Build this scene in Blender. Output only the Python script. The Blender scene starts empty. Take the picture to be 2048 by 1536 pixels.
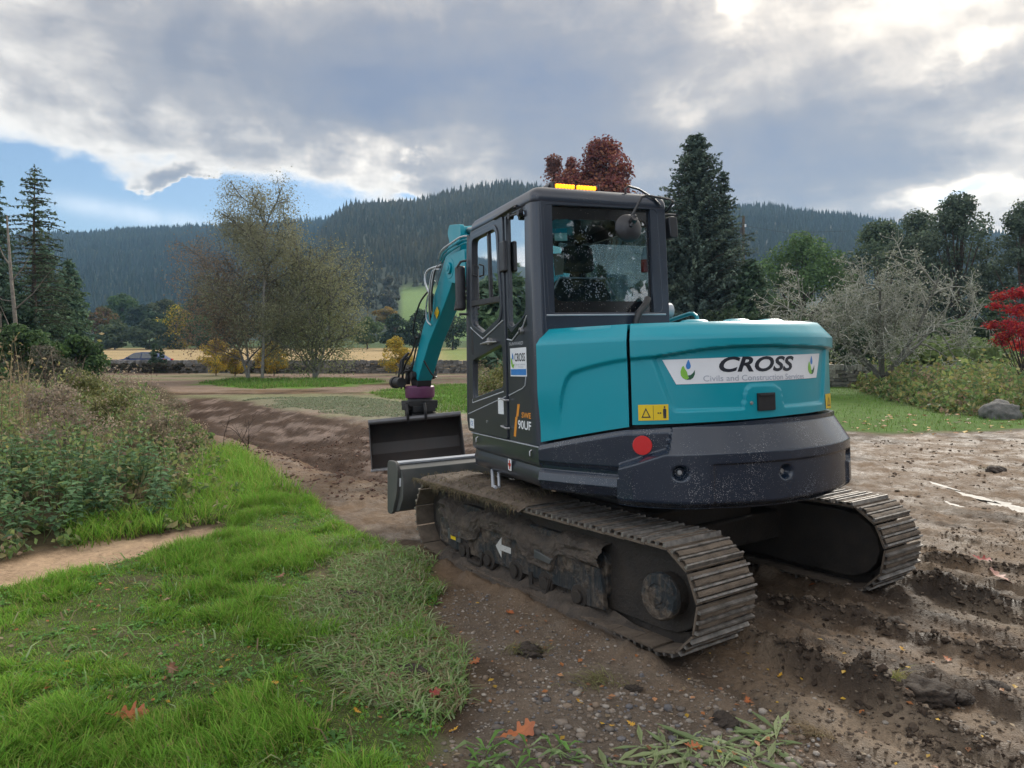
import bpy, bmesh, math, random
import numpy as np
from mathutils import Matrix, Vector

random.seed(7)
RNG = np.random.default_rng(11)
R = math.radians
SC = bpy.context.scene
COL = SC.collection

# ------------------------------------------------------------------ camera
CAM_H, HORIZON, FPX = 1.588, 702.4, 1500.0
cam_data = bpy.data.cameras.new('camera')
cam = bpy.data.objects.new('camera', cam_data)
COL.objects.link(cam)
cam.location = (0, 0, CAM_H)
cam.rotation_euler = (R(90), 0, 0)
cam_data.sensor_width = 36
cam_data.lens = 36 * FPX / 2048
cam_data.shift_y = -(768 - HORIZON) / 2048
cam_data.clip_start = 0.05
cam_data.clip_end = 6000
SC.camera = cam

# ------------------------------------------------------------------ view
SC.view_settings.view_transform = 'Standard'
SC.view_settings.look = 'None'
SC.view_settings.exposure = 1.28
SC.view_settings.gamma = 1
SC.view_settings.use_curve_mapping = False
SC.cycles.use_denoising = True
SC.cycles.max_bounces = 8
SC.cycles.transparent_max_bounces = 24
SC.cycles.volume_bounces = 0
SC.cycles.caustics_reflective = False
SC.cycles.caustics_refractive = False

# ------------------------------------------------------------------ sky
SUN_AZ, SUN_EL = 30.0, 34.0        # azimuth clockwise from +Y


class Nodes:
    """small helper for writing node trees as expressions"""
    def __init__(self, tree):
        self.t = tree
        self.l = tree.links

    def node(self, kind, **kw):
        n = self.t.nodes.new(kind)
        for k, v in kw.items():
            setattr(n, k, v)
        return n

    def put(self, sock, v):
        if v is None:
            return
        if hasattr(v, 'is_linked') or hasattr(v, 'links'):
            self.l.new(v, sock)
        else:
            sock.default_value = v

    def math(self, op, a, b=None, c=None, clamp=False):
        n = self.node('ShaderNodeMath', operation=op, use_clamp=clamp)
        for i, v in enumerate((a, b, c)):
            if v is not None:
                self.put(n.inputs[i], v)
        return n.outputs[0]

    def vec(self, op, a, b=None):
        n = self.node('ShaderNodeVectorMath', operation=op)
        self.put(n.inputs[0], a)
        if b is not None:
            self.put(n.inputs[1], b)
        return n.outputs['Value'] if op in ('LENGTH', 'DOT_PRODUCT', 'DISTANCE') else n.outputs['Vector']

    def xyz(self, x, y, z):
        n = self.node('ShaderNodeCombineXYZ')
        for i, v in enumerate((x, y, z)):
            self.put(n.inputs[i], v)
        return n.outputs[0]

    def sep(self, v):
        n = self.node('ShaderNodeSeparateXYZ')
        self.put(n.inputs[0], v)
        return n.outputs

    def noise(self, v, scale, detail=4, rough=.55, dist=0.0):
        n = self.node('ShaderNodeTexNoise')
        if v is not None:
            self.put(n.inputs['Vector'], v)
        n.inputs['Scale'].default_value = scale
        n.inputs['Detail'].default_value = detail
        n.inputs['Roughness'].default_value = rough
        n.inputs['Distortion'].default_value = dist
        return n.outputs['Fac'], n.outputs['Color']

    def range(self, v, a, b, c=0.0, d=1.0, smooth=False):
        n = self.node('ShaderNodeMapRange', interpolation_type='SMOOTHSTEP' if smooth else 'LINEAR')
        self.put(n.inputs[0], v)
        for i, x in enumerate((a, b, c, d)):
            self.put(n.inputs[i + 1], x)
        return n.outputs[0]

    def mix(self, f, a, b, mode='MIX'):
        n = self.node('ShaderNodeMix', data_type='RGBA', blend_type=mode)
        self.put(n.inputs[0], f)
        for s, v in ((n.inputs[6], a), (n.inputs[7], b)):
            if isinstance(v, tuple) and len(v) == 3:
                v = (*v, 1)
            self.put(s, v)
        return n.outputs[2]

    def ramp(self, f, stops):
        n = self.node('ShaderNodeValToRGB')
        e = n.color_ramp.elements
        while len(e) < len(stops):
            e.new(0.5)
        for x, (p, c) in zip(e, stops):
            x.position = p
            x.color = (*c, 1)
        self.put(n.inputs[0], f)
        return n.outputs[0]


world = bpy.data.worlds.new('World')
SC.world = world
world.use_nodes = True
wt = world.node_tree
wt.nodes.clear()
W = Nodes(wt)


def sky_dir(u, v):
    """direction (azimuth, elevation in degrees) of a spot of sky"""
    x, z = (u - 1024) / FPX, (HORIZON - v) / FPX
    return math.degrees(math.atan(x)), math.degrees(math.atan(z / math.hypot(x, 1)))


direction = W.node('ShaderNodeTexCoord').outputs['Generated']
dx, dy, dz = W.sep(direction)
az = W.math('MULTIPLY', W.math('ARCTAN2', dx, dy), 57.2958)
el = W.math('MULTIPLY', W.math('ARCSINE', dz), 57.2958)
zz = W.math('ADD', W.math('MAXIMUM', dz, 0.0), 0.16)
plane_pos = W.xyz(W.math('DIVIDE', dx, zz), W.math('DIVIDE', dy, zz), 0.0)
w1 = W.vec('MULTIPLY', W.vec('SUBTRACT', W.noise(plane_pos, 1.1, 5, .6)[1], (.5, .5, .5)), (13, 8, 0))
w2 = W.vec('MULTIPLY', W.vec('SUBTRACT', W.noise(direction, 9, 7, .58)[1], (.5, .5, .5)), (11, 6, 0))
ang = W.vec('ADD', W.vec('ADD', W.xyz(az, el, 0.0), w1), w2)
billow = W.noise(plane_pos, 0.85, 8, .56, .25)[0]
wisp = W.noise(direction, 9, 7, .6, .4)[0]
dens = W.math('ADD', W.math('MULTIPLY', W.math('SUBTRACT', billow, .5), 1.5), .30)
dens = W.math('ADD', dens, W.math('MULTIPLY', W.math('SUBTRACT', wisp, .5), .42))
CLOUDS = [  # place (u,v), spread (px), weight: the large masses and gaps of this sky
    (450, 110, 640, 140, .45), (1050, 160, 500, 175, .45), (1640, 290, 300, 115, .50), (1330, 400, 330, 60, .30),
    (760, 235, 420, 60, .24), (1180, 300, 380, 90, .20),
    (170, 412, 350, 92, -.92), (480, 410, 135, 46, -.62), (20, 375, 150, 60, -.25), (840, 372, 40, 16, -.4),
    (390, 352, 62, 18, .85), 
    (720, 355, 150, 38, -.22), (1925, 95, 60, 26, -.30), (1900, 362, 90, 24, -.62), (1960, 210, 200, 80, .28), (1800, 60, 260, 60, .12), (2040, 20, 120, 60, .25),
    (1360, 205, 90, 34, -.30), (1450, 0, 34, 30, -.22), (120, 190, 170, 28, -.14),
    (1980, 260, 130, 60, -.12), (1800, 410, 80, 30, .25),
]
for (u, v, su, sv, wgt) in CLOUDS:
    a, e = sky_dir(u, v)
    s = W.vec('MULTIPLY', W.vec('SUBTRACT', ang, (a, e, 0)), (26.0 / su, 26.0 / sv, 0))
    l2 = W.vec('DOT_PRODUCT', s, s)
    g = W.math('POWER', 2.71828, W.math('MULTIPLY', l2, -1.0))
    dens = W.math('ADD', dens, W.math('MULTIPLY', g, wgt))
sun_vec = (math.sin(R(SUN_AZ)) * math.cos(R(SUN_EL)), math.cos(R(SUN_AZ)) * math.cos(R(SUN_EL)), math.sin(R(SUN_EL)))
cosun = W.vec('DOT_PRODUCT', direction, sun_vec)
away = W.range(cosun, .55, -.5, 0, 1, True)
near_sun = W.range(cosun, .55, 1.0, 0, 1, True)
dens = W.math('SUBTRACT', dens, W.math('MULTIPLY', away, .16))
cover = W.range(dens, -.06, .26, 0, 1, True)
shade = W.math('ADD', dens, W.math('ADD', W.math('MULTIPLY', W.math('SUBTRACT', W.noise(plane_pos, 2.6, 6, .6, .3)[0], .5), .55), W.math('ADD', W.math('MULTIPLY', W.math('SUBTRACT', wisp, .5), .35), W.math('MULTIPLY', W.math('SUBTRACT', W.noise(W.xyz(W.math('MULTIPLY', az, .035), W.math('MULTIPLY', el, .16), 3.0), 1.0, 4, .55, .4)[0], .46), .9))))
thick = W.ramp(W.range(shade, 0.0, 1.25), [(.0, (5.0, 4.85, 4.6)), (.22, (4.7, 4.4, 4.0)), (.36, (3.1, 2.9, 2.75)), (.50, (1.95, 1.9, 1.98)), (.68, (1.30, 1.36, 1.62)), (1.0, (.92, 1.08, 1.55))])
lit = W.ramp(W.range(dens, 0.0, 1.15), [(.0, (10.5, 10.5, 10.5)), (.4, (9.2, 9.2, 9.4)), (1.0, (5.0, 5.3, 6.0))])
cloud = W.mix(away, thick, lit)
cloud = W.mix(W.math('MULTIPLY', near_sun, .55), cloud, (1.65, 1.56, 1.4), 'MULTIPLY')
nishita = W.node('ShaderNodeTexSky', sky_type='NISHITA', sun_disc=False)
nishita.sun_elevation = R(SUN_EL)
nishita.sun_rotation = R(SUN_AZ)
nishita.dust_density = .6
blue = W.mix(1.0, nishita.outputs[0], (.47, .51, .56), 'MULTIPLY')
# vapour streak low on the left
sa, se = sky_dir(280, 430)
st = W.sep(W.vec('SUBTRACT', W.xyz(az, el, 0.0), (sa, se, 0)))
band = W.math('POWER', 2.718, W.math('MULTIPLY', W.math('POWER', W.math('MULTIPLY', W.math('ADD', st[1], W.math('MULTIPLY', st[0], .09)), 1.6), 2.0), -1.0))
band = W.math('MULTIPLY', W.math('MULTIPLY', band, W.range(W.math('ABSOLUTE', st[0]), 7.5, 2, 0, .6, True)), W.range(wisp, .3, .6))
blue = W.mix(band, blue, (5.2, 5.4, 5.6))
sky_col = W.mix(cover, blue, cloud)
bg = W.node('ShaderNodeBackground')
W.put(bg.inputs[0], sky_col)
bg.inputs[1].default_value = 0.1
W.l.new(bg.outputs[0], W.node('ShaderNodeOutputWorld').inputs[0])

sun_data = bpy.data.lights.new('sun', 'SUN')
sun_data.energy = 1.5
sun_data.angle = R(11)
sun_data.color = (1, .94, .84)
sun = bpy.data.objects.new('sun', sun_data)
COL.objects.link(sun)
sun.rotation_euler = Vector(sun_vec).to_track_quat('Z', 'Y').to_euler()
sun.location = (0, 0, 50)

# ================================================================== tools
def G(u, v):
    """ground point (z = 0) that lies at photo spot u, v"""
    d = FPX * CAM_H / (v - HORIZON)
    return ((u - 1024) / FPX * d, d)


def tag(o, label=None, cat=None, group=None, kind=None):
    for k, v in (('label', label), ('category', cat), ('group', group), ('kind', kind)):
        if v is not None:
            o[k] = v
    return o


def link(name, data, parent=None, M=None):
    o = bpy.data.objects.new(name, data)
    COL.objects.link(o)
    if parent is not None:
        o.parent = parent
    if M is not None:
        o.matrix_basis = M
    return o


def thing(name, loc, label, cat, group=None, rz=0.0):
    o = link(name, None, None, Matrix.Translation(loc) @ Matrix.Rotation(rz, 4, 'Z'))
    o.empty_display_size = .2
    return tag(o, label, cat, group)


def np_mesh(name, V, F, col=None, mats=(), smooth=False, midx=None, alpha=None):
    """mesh from numpy arrays, every face with the same number of corners; col per vertex -> attribute Col"""
    V = np.asarray(V, np.float32)
    F = np.asarray(F, np.int32)
    me = bpy.data.meshes.new(name)
    k = F.shape[1]
    me.vertices.add(len(V))
    me.vertices.foreach_set('co', V.ravel())
    me.loops.add(F.size)
    me.loops.foreach_set('vertex_index', F.ravel())
    me.polygons.add(len(F))
    me.polygons.foreach_set('loop_start', np.arange(0, F.size, k, dtype=np.int32))
    if midx is not None:
        me.polygons.foreach_set('material_index', np.asarray(midx, np.int32))
    me.polygons.foreach_set('use_smooth', np.full(len(F), bool(smooth)))
    for m in mats:
        me.materials.append(m)
    me.update(calc_edges=True)
    if col is not None:
        a = me.attributes.new('Col', 'FLOAT_COLOR', 'POINT')
        c = np.ones((len(V), 4), np.float32)
        c[:, :3] = col
        if alpha is not None:
            c[:, 3] = alpha
        a.data.foreach_set('color', c.ravel())
    return me


class Arrays:
    """collects numpy pieces with equal face size into one mesh"""
    def __init__(self):
        self.v, self.f, self.c, self.n = [], [], [], 0

    def add(self, V, F, c):
        V = np.asarray(V, float)
        self.v.append(V)
        self.f.append(np.asarray(F) + self.n)
        c = np.asarray(c, float)
        self.c.append(np.broadcast_to(c, (len(V), 3)) if c.ndim == 1 else c)
        self.n += len(V)

    def build(self, name, mat, parent=None, M=None, smooth=False):
        me = np_mesh(name, np.concatenate(self.v), np.concatenate(self.f), np.concatenate(self.c), [mat], smooth)
        return link(name, me, parent, M)


# ---- value noise
def _hash(ix, iy, seed):
    n = (ix * 374761393 + iy * 668265263 + seed * 974634777) & 0xffffffff
    n = ((n ^ (n >> 13)) * 1274126177) & 0xffffffff
    return ((n ^ (n >> 16)) & 0xffff) / 65535.0


def vnoise(x, y, seed=0):
    xi, yi = np.floor(x).astype(np.int64), np.floor(y).astype(np.int64)
    fx, fy = x - xi, y - yi
    fx, fy = fx * fx * (3 - 2 * fx), fy * fy * (3 - 2 * fy)
    a, b = _hash(xi, yi, seed), _hash(xi + 1, yi, seed)
    c, d = _hash(xi, yi + 1, seed), _hash(xi + 1, yi + 1, seed)
    return (a * (1 - fx) + b * fx) * (1 - fy) + (c * (1 - fx) + d * fx) * fy


def fbm(x, y, seed=0, oct=4, gain=.5):
    s, a, t = 0, 1, 0
    for i in range(oct):
        s = s + a * vnoise(x * 2 ** i + 17.3 * i, y * 2 ** i - 9.1 * i, seed + i)
        t += a
        a *= gain
    return s / t


def sstep(x, a, b):
    t = np.clip((x - a) / (b - a), 0, 1)
    return t * t * (3 - 2 * t)


def poly_dist(x, y, P):
    """signed distance to a polygon, positive inside"""
    x, y = np.asarray(x, float), np.asarray(y, float)
    inside = np.zeros(x.shape, bool)
    d = np.full(x.shape, 1e9)
    for i in range(len(P)):
        (x0, y0), (x1, y1) = P[i], P[(i + 1) % len(P)]
        ex, ey = x1 - x0, y1 - y0
        t = np.clip(((x - x0) * ex + (y - y0) * ey) / (ex * ex + ey * ey + 1e-12), 0, 1)
        d = np.minimum(d, np.hypot(x - x0 - t * ex, y - y0 - t * ey))
        if y0 != y1:
            c = ((y0 > y) != (y1 > y)) & (x < (x1 - x0) * (y - y0) / (y1 - y0) + x0)
            inside ^= c
    return np.where(inside, d, -d)


def in_poly(n, P, power=1.0):
    """n random points inside polygon P; power > 1 crowds them towards the camera"""
    P = np.asarray(P)
    lo, hi = P.min(0), P.max(0)
    out = np.zeros((0, 2))
    for _ in range(60):
        q = RNG.random((n * 3, 2))
        if power != 1.0:
            q[:, 1] = q[:, 1] ** power
        q = lo + q * (hi - lo)
        q = q[poly_dist(q[:, 0], q[:, 1], P) > 0]
        out = np.concatenate([out, q])
        if len(out) >= n:
            break
    return out[:n]


# ---- mesh builder for made things
class MB:
    def __init__(self):
        self.v, self.f, self.m = [], [], []

    def add(self, V, F, mat=0):
        k = len(self.v)
        self.v += [tuple(map(float, p)) for p in V]
        self.f += [tuple(k + i for i in f) for f in F]
        self.m += [mat] * len(F)
        return self

    def box(self, c, s, rot=None, mat=0):
        V = [Vector(((i - .5) * s[0], (j - .5) * s[1], (k - .5) * s[2])) for i in (0, 1) for j in (0, 1) for k in (0, 1)]
        if rot is not None:
            V = [rot @ p for p in V]
        V = [p + Vector(c) for p in V]
        return self.add(V, [(0, 1, 3, 2), (4, 6, 7, 5), (0, 4, 5, 1), (2, 3, 7, 6), (0, 2, 6, 4), (1, 5, 7, 3)], mat)

    def span(self, a, b, mat=0):
        return self.box([(p + q) / 2 for p, q in zip(a, b)], [abs(q - p) for p, q in zip(a, b)], None, mat)

    def prism(self, poly, axis, a, b, mat=0):
        """polygon in the plane across axis ('x': y,z  'y': x,z  'z': x,y), from a to b"""
        def P(p, t):
            return {'x': (t, p[0], p[1]), 'y': (p[0], t, p[1]), 'z': (p[0], p[1], t)}[axis]
        n = len(poly)
        V = [P(p, a) for p in poly] + [P(p, b) for p in poly]
        F = [tuple(range(n)), tuple(range(2 * n - 1, n - 1, -1))]
        F += [(i, n + i, n + (i + 1) % n, (i + 1) % n) for i in range(n)]
        return self.add(V, F, mat)

    def tube(self, pts, r, n=8, mat=0, cap=True):
        pts = [Vector(p) for p in pts]
        rs = r if isinstance(r, (list, tuple)) else [r] * len(pts)
        up, V, F = None, [], []
        for i, p in enumerate(pts):
            d = (pts[min(i + 1, len(pts) - 1)] - pts[max(i - 1, 0)]).normalized()
            if up is None:
                up = d.orthogonal().normalized()
            up = (up - d * up.dot(d))
            up = up.normalized() if up.length > 1e-6 else d.orthogonal().normalized()
            sd = d.cross(up)
            for k in range(n):
                a = 2 * math.pi * k / n
                V.append(p + (up * math.cos(a) + sd * math.sin(a)) * rs[i])
        for i in range(len(pts) - 1):
            for k in range(n):
                F.append((i * n + k, i * n + (k + 1) % n, (i + 1) * n + (k + 1) % n, (i + 1) * n + k))
        if cap:
            F += [tuple(range(n - 1, -1, -1)), tuple(range((len(pts) - 1) * n, len(pts) * n))]
        return self.add(V, F, mat)

    def cyl(self, a, b, r, n=20, mat=0):
        return self.tube([a, b], r, n, mat)

    def loft(self, rings, mat=0, closed=True, caps=True):
        n = len(rings[0])
        V = [p for r in rings for p in r]
        F = []
        for i in range(len(rings) - 1):
            for k in range(n if closed else n - 1):
                F.append((i * n + k, i * n + (k + 1) % n, (i + 1) * n + (k + 1) % n, (i + 1) * n + k))
        if caps and closed:
            F += [tuple(range(n - 1, -1, -1)), tuple(range((len(rings) - 1) * n, len(rings) * n))]
        return self.add(V, F, mat)

    def mesh(self, name, mats, sharp=33, recalc=True):
        me = bpy.data.meshes.new(name)
        me.from_pydata(self.v, [], self.f)
        me.polygons.foreach_set('material_index', self.m)
        for m in (mats if isinstance(mats, (list, tuple)) else [mats]):
            me.materials.append(m)
        bm = bmesh.new()
        bm.from_mesh(me)
        if recalc:
            bmesh.ops.recalc_face_normals(bm, faces=bm.faces)
        for f in bm.faces:
            f.smooth = True
        lim = R(sharp)
        for e in bm.edges:
            if len(e.link_faces) == 2:
                e.smooth = e.calc_face_angle(0) < lim
        bm.to_mesh(me)
        bm.free()
        return me

    def build(self, name, mats, parent=None, M=None, bevel=0.0, sharp=33, seg=2, recalc=True):
        o = link(name, self.mesh(name, mats, sharp, recalc), parent, M)
        if bevel:
            b = o.modifiers.new('bevel', 'BEVEL')
            b.width = bevel
            b.segments = seg
            b.limit_method = 'ANGLE'
            b.angle_limit = R(sharp)
            b.harden_normals = True
        return o


def rounded(pts, r, n=4):
    """polygon with its corners rounded"""
    out = []
    N = len(pts)
    for i, p in enumerate(pts):
        p = Vector(p)
        rr = r[i] if isinstance(r, (list, tuple)) else r
        a, b = Vector(pts[i - 1]), Vector(pts[(i + 1) % N])
        da, db = (a - p), (b - p)
        t = min(rr, da.length * .45, db.length * .45)
        if t < 1e-5:
            out.append(tuple(p))
            continue
        s, e = p + da.normalized() * t, p + db.normalized() * t
        for k in range(n + 1):
            q = k / n
            out.append(tuple((1 - q) ** 2 * s + 2 * q * (1 - q) * p + q * q * e))
    return out


def outline_mesh(loops, depth, bevel=0.0):
    """flat filled outline (first loop) with holes, as verts (x, y, z) and faces"""
    cu = bpy.data.curves.new('outline', 'CURVE')
    cu.dimensions = '2D'
    cu.fill_mode = 'BOTH'
    cu.extrude = depth / 2
    cu.bevel_depth = bevel
    cu.bevel_resolution = 1
    for lp in loops:
        s = cu.splines.new('POLY')
        s.points.add(len(lp) - 1)
        for q, p in zip(s.points, lp):
            q.co = (p[0], p[1], 0, 1)
        s.use_cyclic_u = True
    o = bpy.data.objects.new('outline', cu)
    me = bpy.data.meshes.new_from_object(o)
    V = [tuple(v.co) for v in me.vertices]
    F = [tuple(p.vertices) for p in me.polygons]
    bpy.data.objects.remove(o)
    bpy.data.curves.remove(cu)
    bpy.data.meshes.remove(me)
    return V, F


def text_flat(s, shear=0.0, bold=0.0, depth=0.0, outline=False):
    """text as verts / faces scaled to fill 0..1 in both directions"""
    cu = bpy.data.curves.new('lettering', 'FONT')
    cu.body = s
    cu.shear = shear
    cu.offset = bold
    cu.resolution_u = 4
    cu.fill_mode = 'BOTH'
    o = bpy.data.objects.new('lettering', cu)
    me = bpy.data.meshes.new_from_object(o)
    V = np.array([tuple(v.co) for v in me.vertices])
    F = [tuple(p.vertices) for p in me.polygons]
    bpy.data.objects.remove(o)
    bpy.data.curves.remove(cu)
    bpy.data.meshes.remove(me)
    lo, hi = V.min(0), V.max(0)
    V = (V - lo) / np.maximum(hi - lo, 1e-9)
    return V[:, :2], F


# ================================================================== materials
def mat_new(name):
    m = bpy.data.materials.new(name)
    m.use_nodes = True
    m.node_tree.nodes.clear()
    n = Nodes(m.node_tree)
    out = n.node('ShaderNodeOutputMaterial')
    return m, n, out


def principled(n, out, base, rough=.5, metal=0.0, coat=0.0, spec=.5, normal=None):
    p = n.node('ShaderNodeBsdfPrincipled')
    if isinstance(base, tuple):
        base = (*base, 1)
    n.put(p.inputs['Base Color'], base)
    n.put(p.inputs['Roughness'], rough)
    n.put(p.inputs['Metallic'], metal)
    n.put(p.inputs['Coat Weight'], coat)
    p.inputs['Coat Roughness'].default_value = .12
    n.put(p.inputs['Specular IOR Level'], spec)
    if normal is not None:
        n.put(p.inputs['Normal'], normal)
    n.l.new(p.outputs[0], out.inputs[0])
    return p


def bump(n, h, strength=.5, dist=.02):
    b = n.node('ShaderNodeBump')
    b.inputs['Strength'].default_value = strength
    b.inputs['Distance'].default_value = dist
    n.put(b.inputs['Height'], h)
    return b.outputs[0]


def mat_plain(name, base, rough=.5, metal=0.0, coat=0.0, var=.12, scale=6.0, spec=.5):
    """paint or plastic with faint mottling"""
    m, n, out = mat_new(name)
    obj = n.node('ShaderNodeTexCoord').outputs['Object']
    f = n.noise(obj, scale, 4)[0]
    c = n.mix(n.range(f, .3, .7), tuple(x * (1 - var) for x in base), tuple(min(1, x * (1 + var)) for x in base))
    principled(n, out, c, n.range(n.noise(obj, scale * 2.3, 3)[0], .3, .7, rough * .85, min(1, rough * 1.2)), metal, coat, spec)
    return m


def mat_dirty(name, base, rough=.4, coat=.4, speck=.35, dust=.25, metal=0.0, mud=(.20, .175, .15), sc=70.0):
    """paint with dried mud spatter: small specks and a film of dust"""
    m, n, out = mat_new(name)
    obj = n.node('ShaderNodeTexCoord').outputs['Object']
    vo = n.node('ShaderNodeTexVoronoi')
    n.put(vo.inputs['Vector'], n.vec('ADD', obj, n.vec('MULTIPLY', n.noise(obj, 30, 2)[1], (.02, .02, .02))))
    vo.inputs['Scale'].default_value = sc
    size = n.range(n.noise(obj, 3.1, 5, .7)[0], (.38), .68, 0.0, .34 * (speck + .4))
    dots = n.math('LESS_THAN', vo.outputs['Distance'], size)
    dots = n.math('MULTIPLY', dots, n.range(n.noise(obj, 41, 2)[0], .38, .55, 0, 1))
    film = n.range(n.noise(obj, 2.2, 6, .65)[0], .4, .8, 0, dust)
    f = n.math('MINIMUM', n.math('ADD', n.math('MULTIPLY', dots, min(1, speck * 2)), film), 1.0)
    c = n.mix(f, base, mud)
    rg = n.math('ADD', rough, n.math('MULTIPLY', f, .45), clamp=True)
    principled(n, out, c, rg, metal, n.math('MULTIPLY', coat, n.math('SUBTRACT', 1.0, f, clamp=True)))
    return m


def mat_attr(name, rough=.8, transl=0.0, var=.0, scale=20.0, spec=.3):
    """colour from the Col attribute (leaf, stalk, stone ... kinds), optional light through thin leaves"""
    m, n, out = mat_new(name)
    c = n.node('ShaderNodeAttribute', attribute_name='Col').outputs['Color']
    if var:
        f = n.noise(n.node('ShaderNodeTexCoord').outputs['Object'], scale, 4, .6)[0]
        k = n.range(f, .3, .7, 1 - var, 1 + var)
        c = n.vec('MULTIPLY', c, n.xyz(k, k, k))
    p = principled(n, out, c, rough, spec=spec)
    if transl:
        t = n.node('ShaderNodeBsdfTranslucent')
        n.put(t.inputs[0], c)
        mx = n.node('ShaderNodeMixShader')
        mx.inputs[0].default_value = transl
        n.l.new(p.outputs[0], mx.inputs[1])
        n.l.new(t.outputs[0], mx.inputs[2])
        n.l.new(mx.outputs[0], out.inputs[0])
    return m


def mat_mud(name, c1, c2, rough=.75, scale=9.0, bmp=.6, dist=.02):
    m, n, out = mat_new(name)
    obj = n.node('ShaderNodeTexCoord').outputs['Object']
    f = n.noise(obj, scale, 8, .65)[0]
    g = n.noise(obj, scale * 7, 4, .6)[0]
    c = n.mix(n.range(f, .35, .65), c1, c2)
    c = n.mix(n.range(g, .62, .75, 0, .35), c, tuple(x * 1.9 for x in c2))
    h = n.math('ADD', f, n.math('MULTIPLY', g, .4))
    principled(n, out, c, n.range(f, .3, .7, rough * .75, rough * 1.15), normal=bump(n, h, bmp, dist))
    return m


def mat_glass(name, tint=(.75, .85, .85), dirt=0.0, refl=1.0):
    """thin glass: clear, tinted, reflecting by angle, with optional dried splashes"""
    m, n, out = mat_new(name)
    tr = n.node('ShaderNodeBsdfTransparent')
    tr.inputs[0].default_value = (*tint, 1)
    gl = n.node('ShaderNodeBsdfGlossy')
    gl.inputs['Roughness'].default_value = .015
    fr = n.node('ShaderNodeFresnel')
    fr.inputs[0].default_value = 1.75
    mx = n.node('ShaderNodeMixShader')
    n.put(mx.inputs[0], n.math('MULTIPLY', fr.outputs[0], refl, clamp=True))
    n.l.new(tr.outputs[0], mx.inputs[1])
    n.l.new(gl.outputs[0], mx.inputs[2])
    last = mx.outputs[0]
    if dirt:
        obj = n.node('ShaderNodeTexCoord').outputs['Object']
        vo = n.node('ShaderNodeTexVoronoi')
        n.put(vo.inputs['Vector'], obj)
        vo.inputs['Scale'].default_value = 75
        sz = n.range(n.noise(obj, 6, 6, .72)[0], .40, .66, 0, .40)
        f = n.math('MULTIPLY', n.math('LESS_THAN', vo.outputs['Distance'], sz), dirt)
        f = n.math('ADD', f, n.range(n.noise(n.vec('MULTIPLY', obj, (1, 9, 1.6)), 3.4, 6, .65)[0], .56, .8, 0, dirt * .14))
        df = n.node('ShaderNodeBsdfDiffuse')
        df.inputs[0].default_value = (.26, .31, .36, 1)
        m2 = n.node('ShaderNodeMixShader')
        n.put(m2.inputs[0], n.math('MINIMUM', f, .8))
        n.l.new(last, m2.inputs[1])
        n.l.new(df.outputs[0], m2.inputs[2])
        last = m2.outputs[0]
    n.l.new(last, out.inputs[0])
    return m


def mat_emit(name, c, s):
    m, n, out = mat_new(name)
    p = principled(n, out, c, .3)
    p.inputs['Emission Color'].default_value = (*c, 1)
    p.inputs['Emission Strength'].default_value = s
    return m


M_LEAF = mat_attr('leaf', .65, .42)
M_NEEDLE = mat_attr('needle', .75, .25)
M_GRASS = mat_attr('grass_blade', .75, .38, spec=.12)
M_DRY = mat_attr('dry_stalk', .85, .2)
M_BARK = mat_attr('bark', .9, 0, .35, 9)
M_STONE = mat_attr('stone', .88, 0, .3, 14)
M_PEBBLE = mat_attr('pebble', .7, 0, .15, 60)
M_FALLEN = mat_attr('fallen_leaf', .6, .2, .22, 40)

# ================================================================== ground
MACHINE = Vector((1.006, 5.432, 0))      # swing centre of the excavator on the ground
YAW_T, YAW_U = R(35.84), R(22.37)        # heading of the tracks / of the upper body, left of +Y
TF = (-math.sin(YAW_T), math.cos(YAW_T))     # track forward
TL = (-math.cos(YAW_T), -math.sin(YAW_T))    # track left


def PX(l):
    return [G(u, v) for u, v in l]


VERGE = PX([(-500, 1195), (0, 1184), (100, 1165), (330, 1108), (450, 1068), (485, 1000), (440, 930), (452, 903), (540, 975), (630, 1012), (740, 1080),
            (850, 1130), (885, 1180), (855, 1235), (915, 1300), (935, 1390), (890, 1450), (860, 1536), (840, 1720), (-900, 1720)])
PALE = PX([(640, 1095), (780, 1100), (870, 1130), (890, 1185), (840, 1240), (930, 1310), (945, 1400), (880, 1470), (720, 1430), (600, 1330), (560, 1230), (680, 1170)])
SAND = PX([(-260, 1190), (0, 1128), (150, 1090), (300, 1070), (475, 1055), (445, 1085), (330, 1112), (100, 1168), (0, 1186), (-260, 1225)])
WEEDS = PX([(-400, 1150), (0, 1128), (150, 1090), (300, 1070), (455, 1050), (492, 990), (446, 925), (400, 860), (375, 805), (330, 776), (200, 752), (0, 746), (-300, 752)])
RLAWN = PX([(1560, 775), (1650, 858), (1760, 868), (2048, 860), (2500, 850), (2500, 775), (2048, 770), (1800, 768)])
RWEEDS = PX([(1680, 772), (1790, 806), (1900, 832), (2048, 838), (2400, 836), (2400, 742), (2048, 742), (1680, 742)])
PATCH_A = PX([(385, 766), (480, 757), (700, 757), (775, 764), (700, 773), (480, 779)])
PATCH_B = PX([(735, 786), (800, 774), (930, 769), (1100, 777), (1100, 830), (930, 834), (830, 818)])
PATCH_C = PX([(470, 800), (720, 793), (900, 822), (930, 842), (740, 837), (520, 814)])
GRAVEL = PX([(880, 1170), (990, 1190), (1330, 1345), (1560, 1430), (1700, 1560), (1500, 1750), (820, 1750), (860, 1536), (940, 1400), (915, 1300), (850, 1240)])
DITCH = [(-.4, 9.8), (-1.8, 11.1), (-3.3, 13.2), (-6.2, 17.1), (-9.6, 21.8), (-12.5, 26)]


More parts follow.
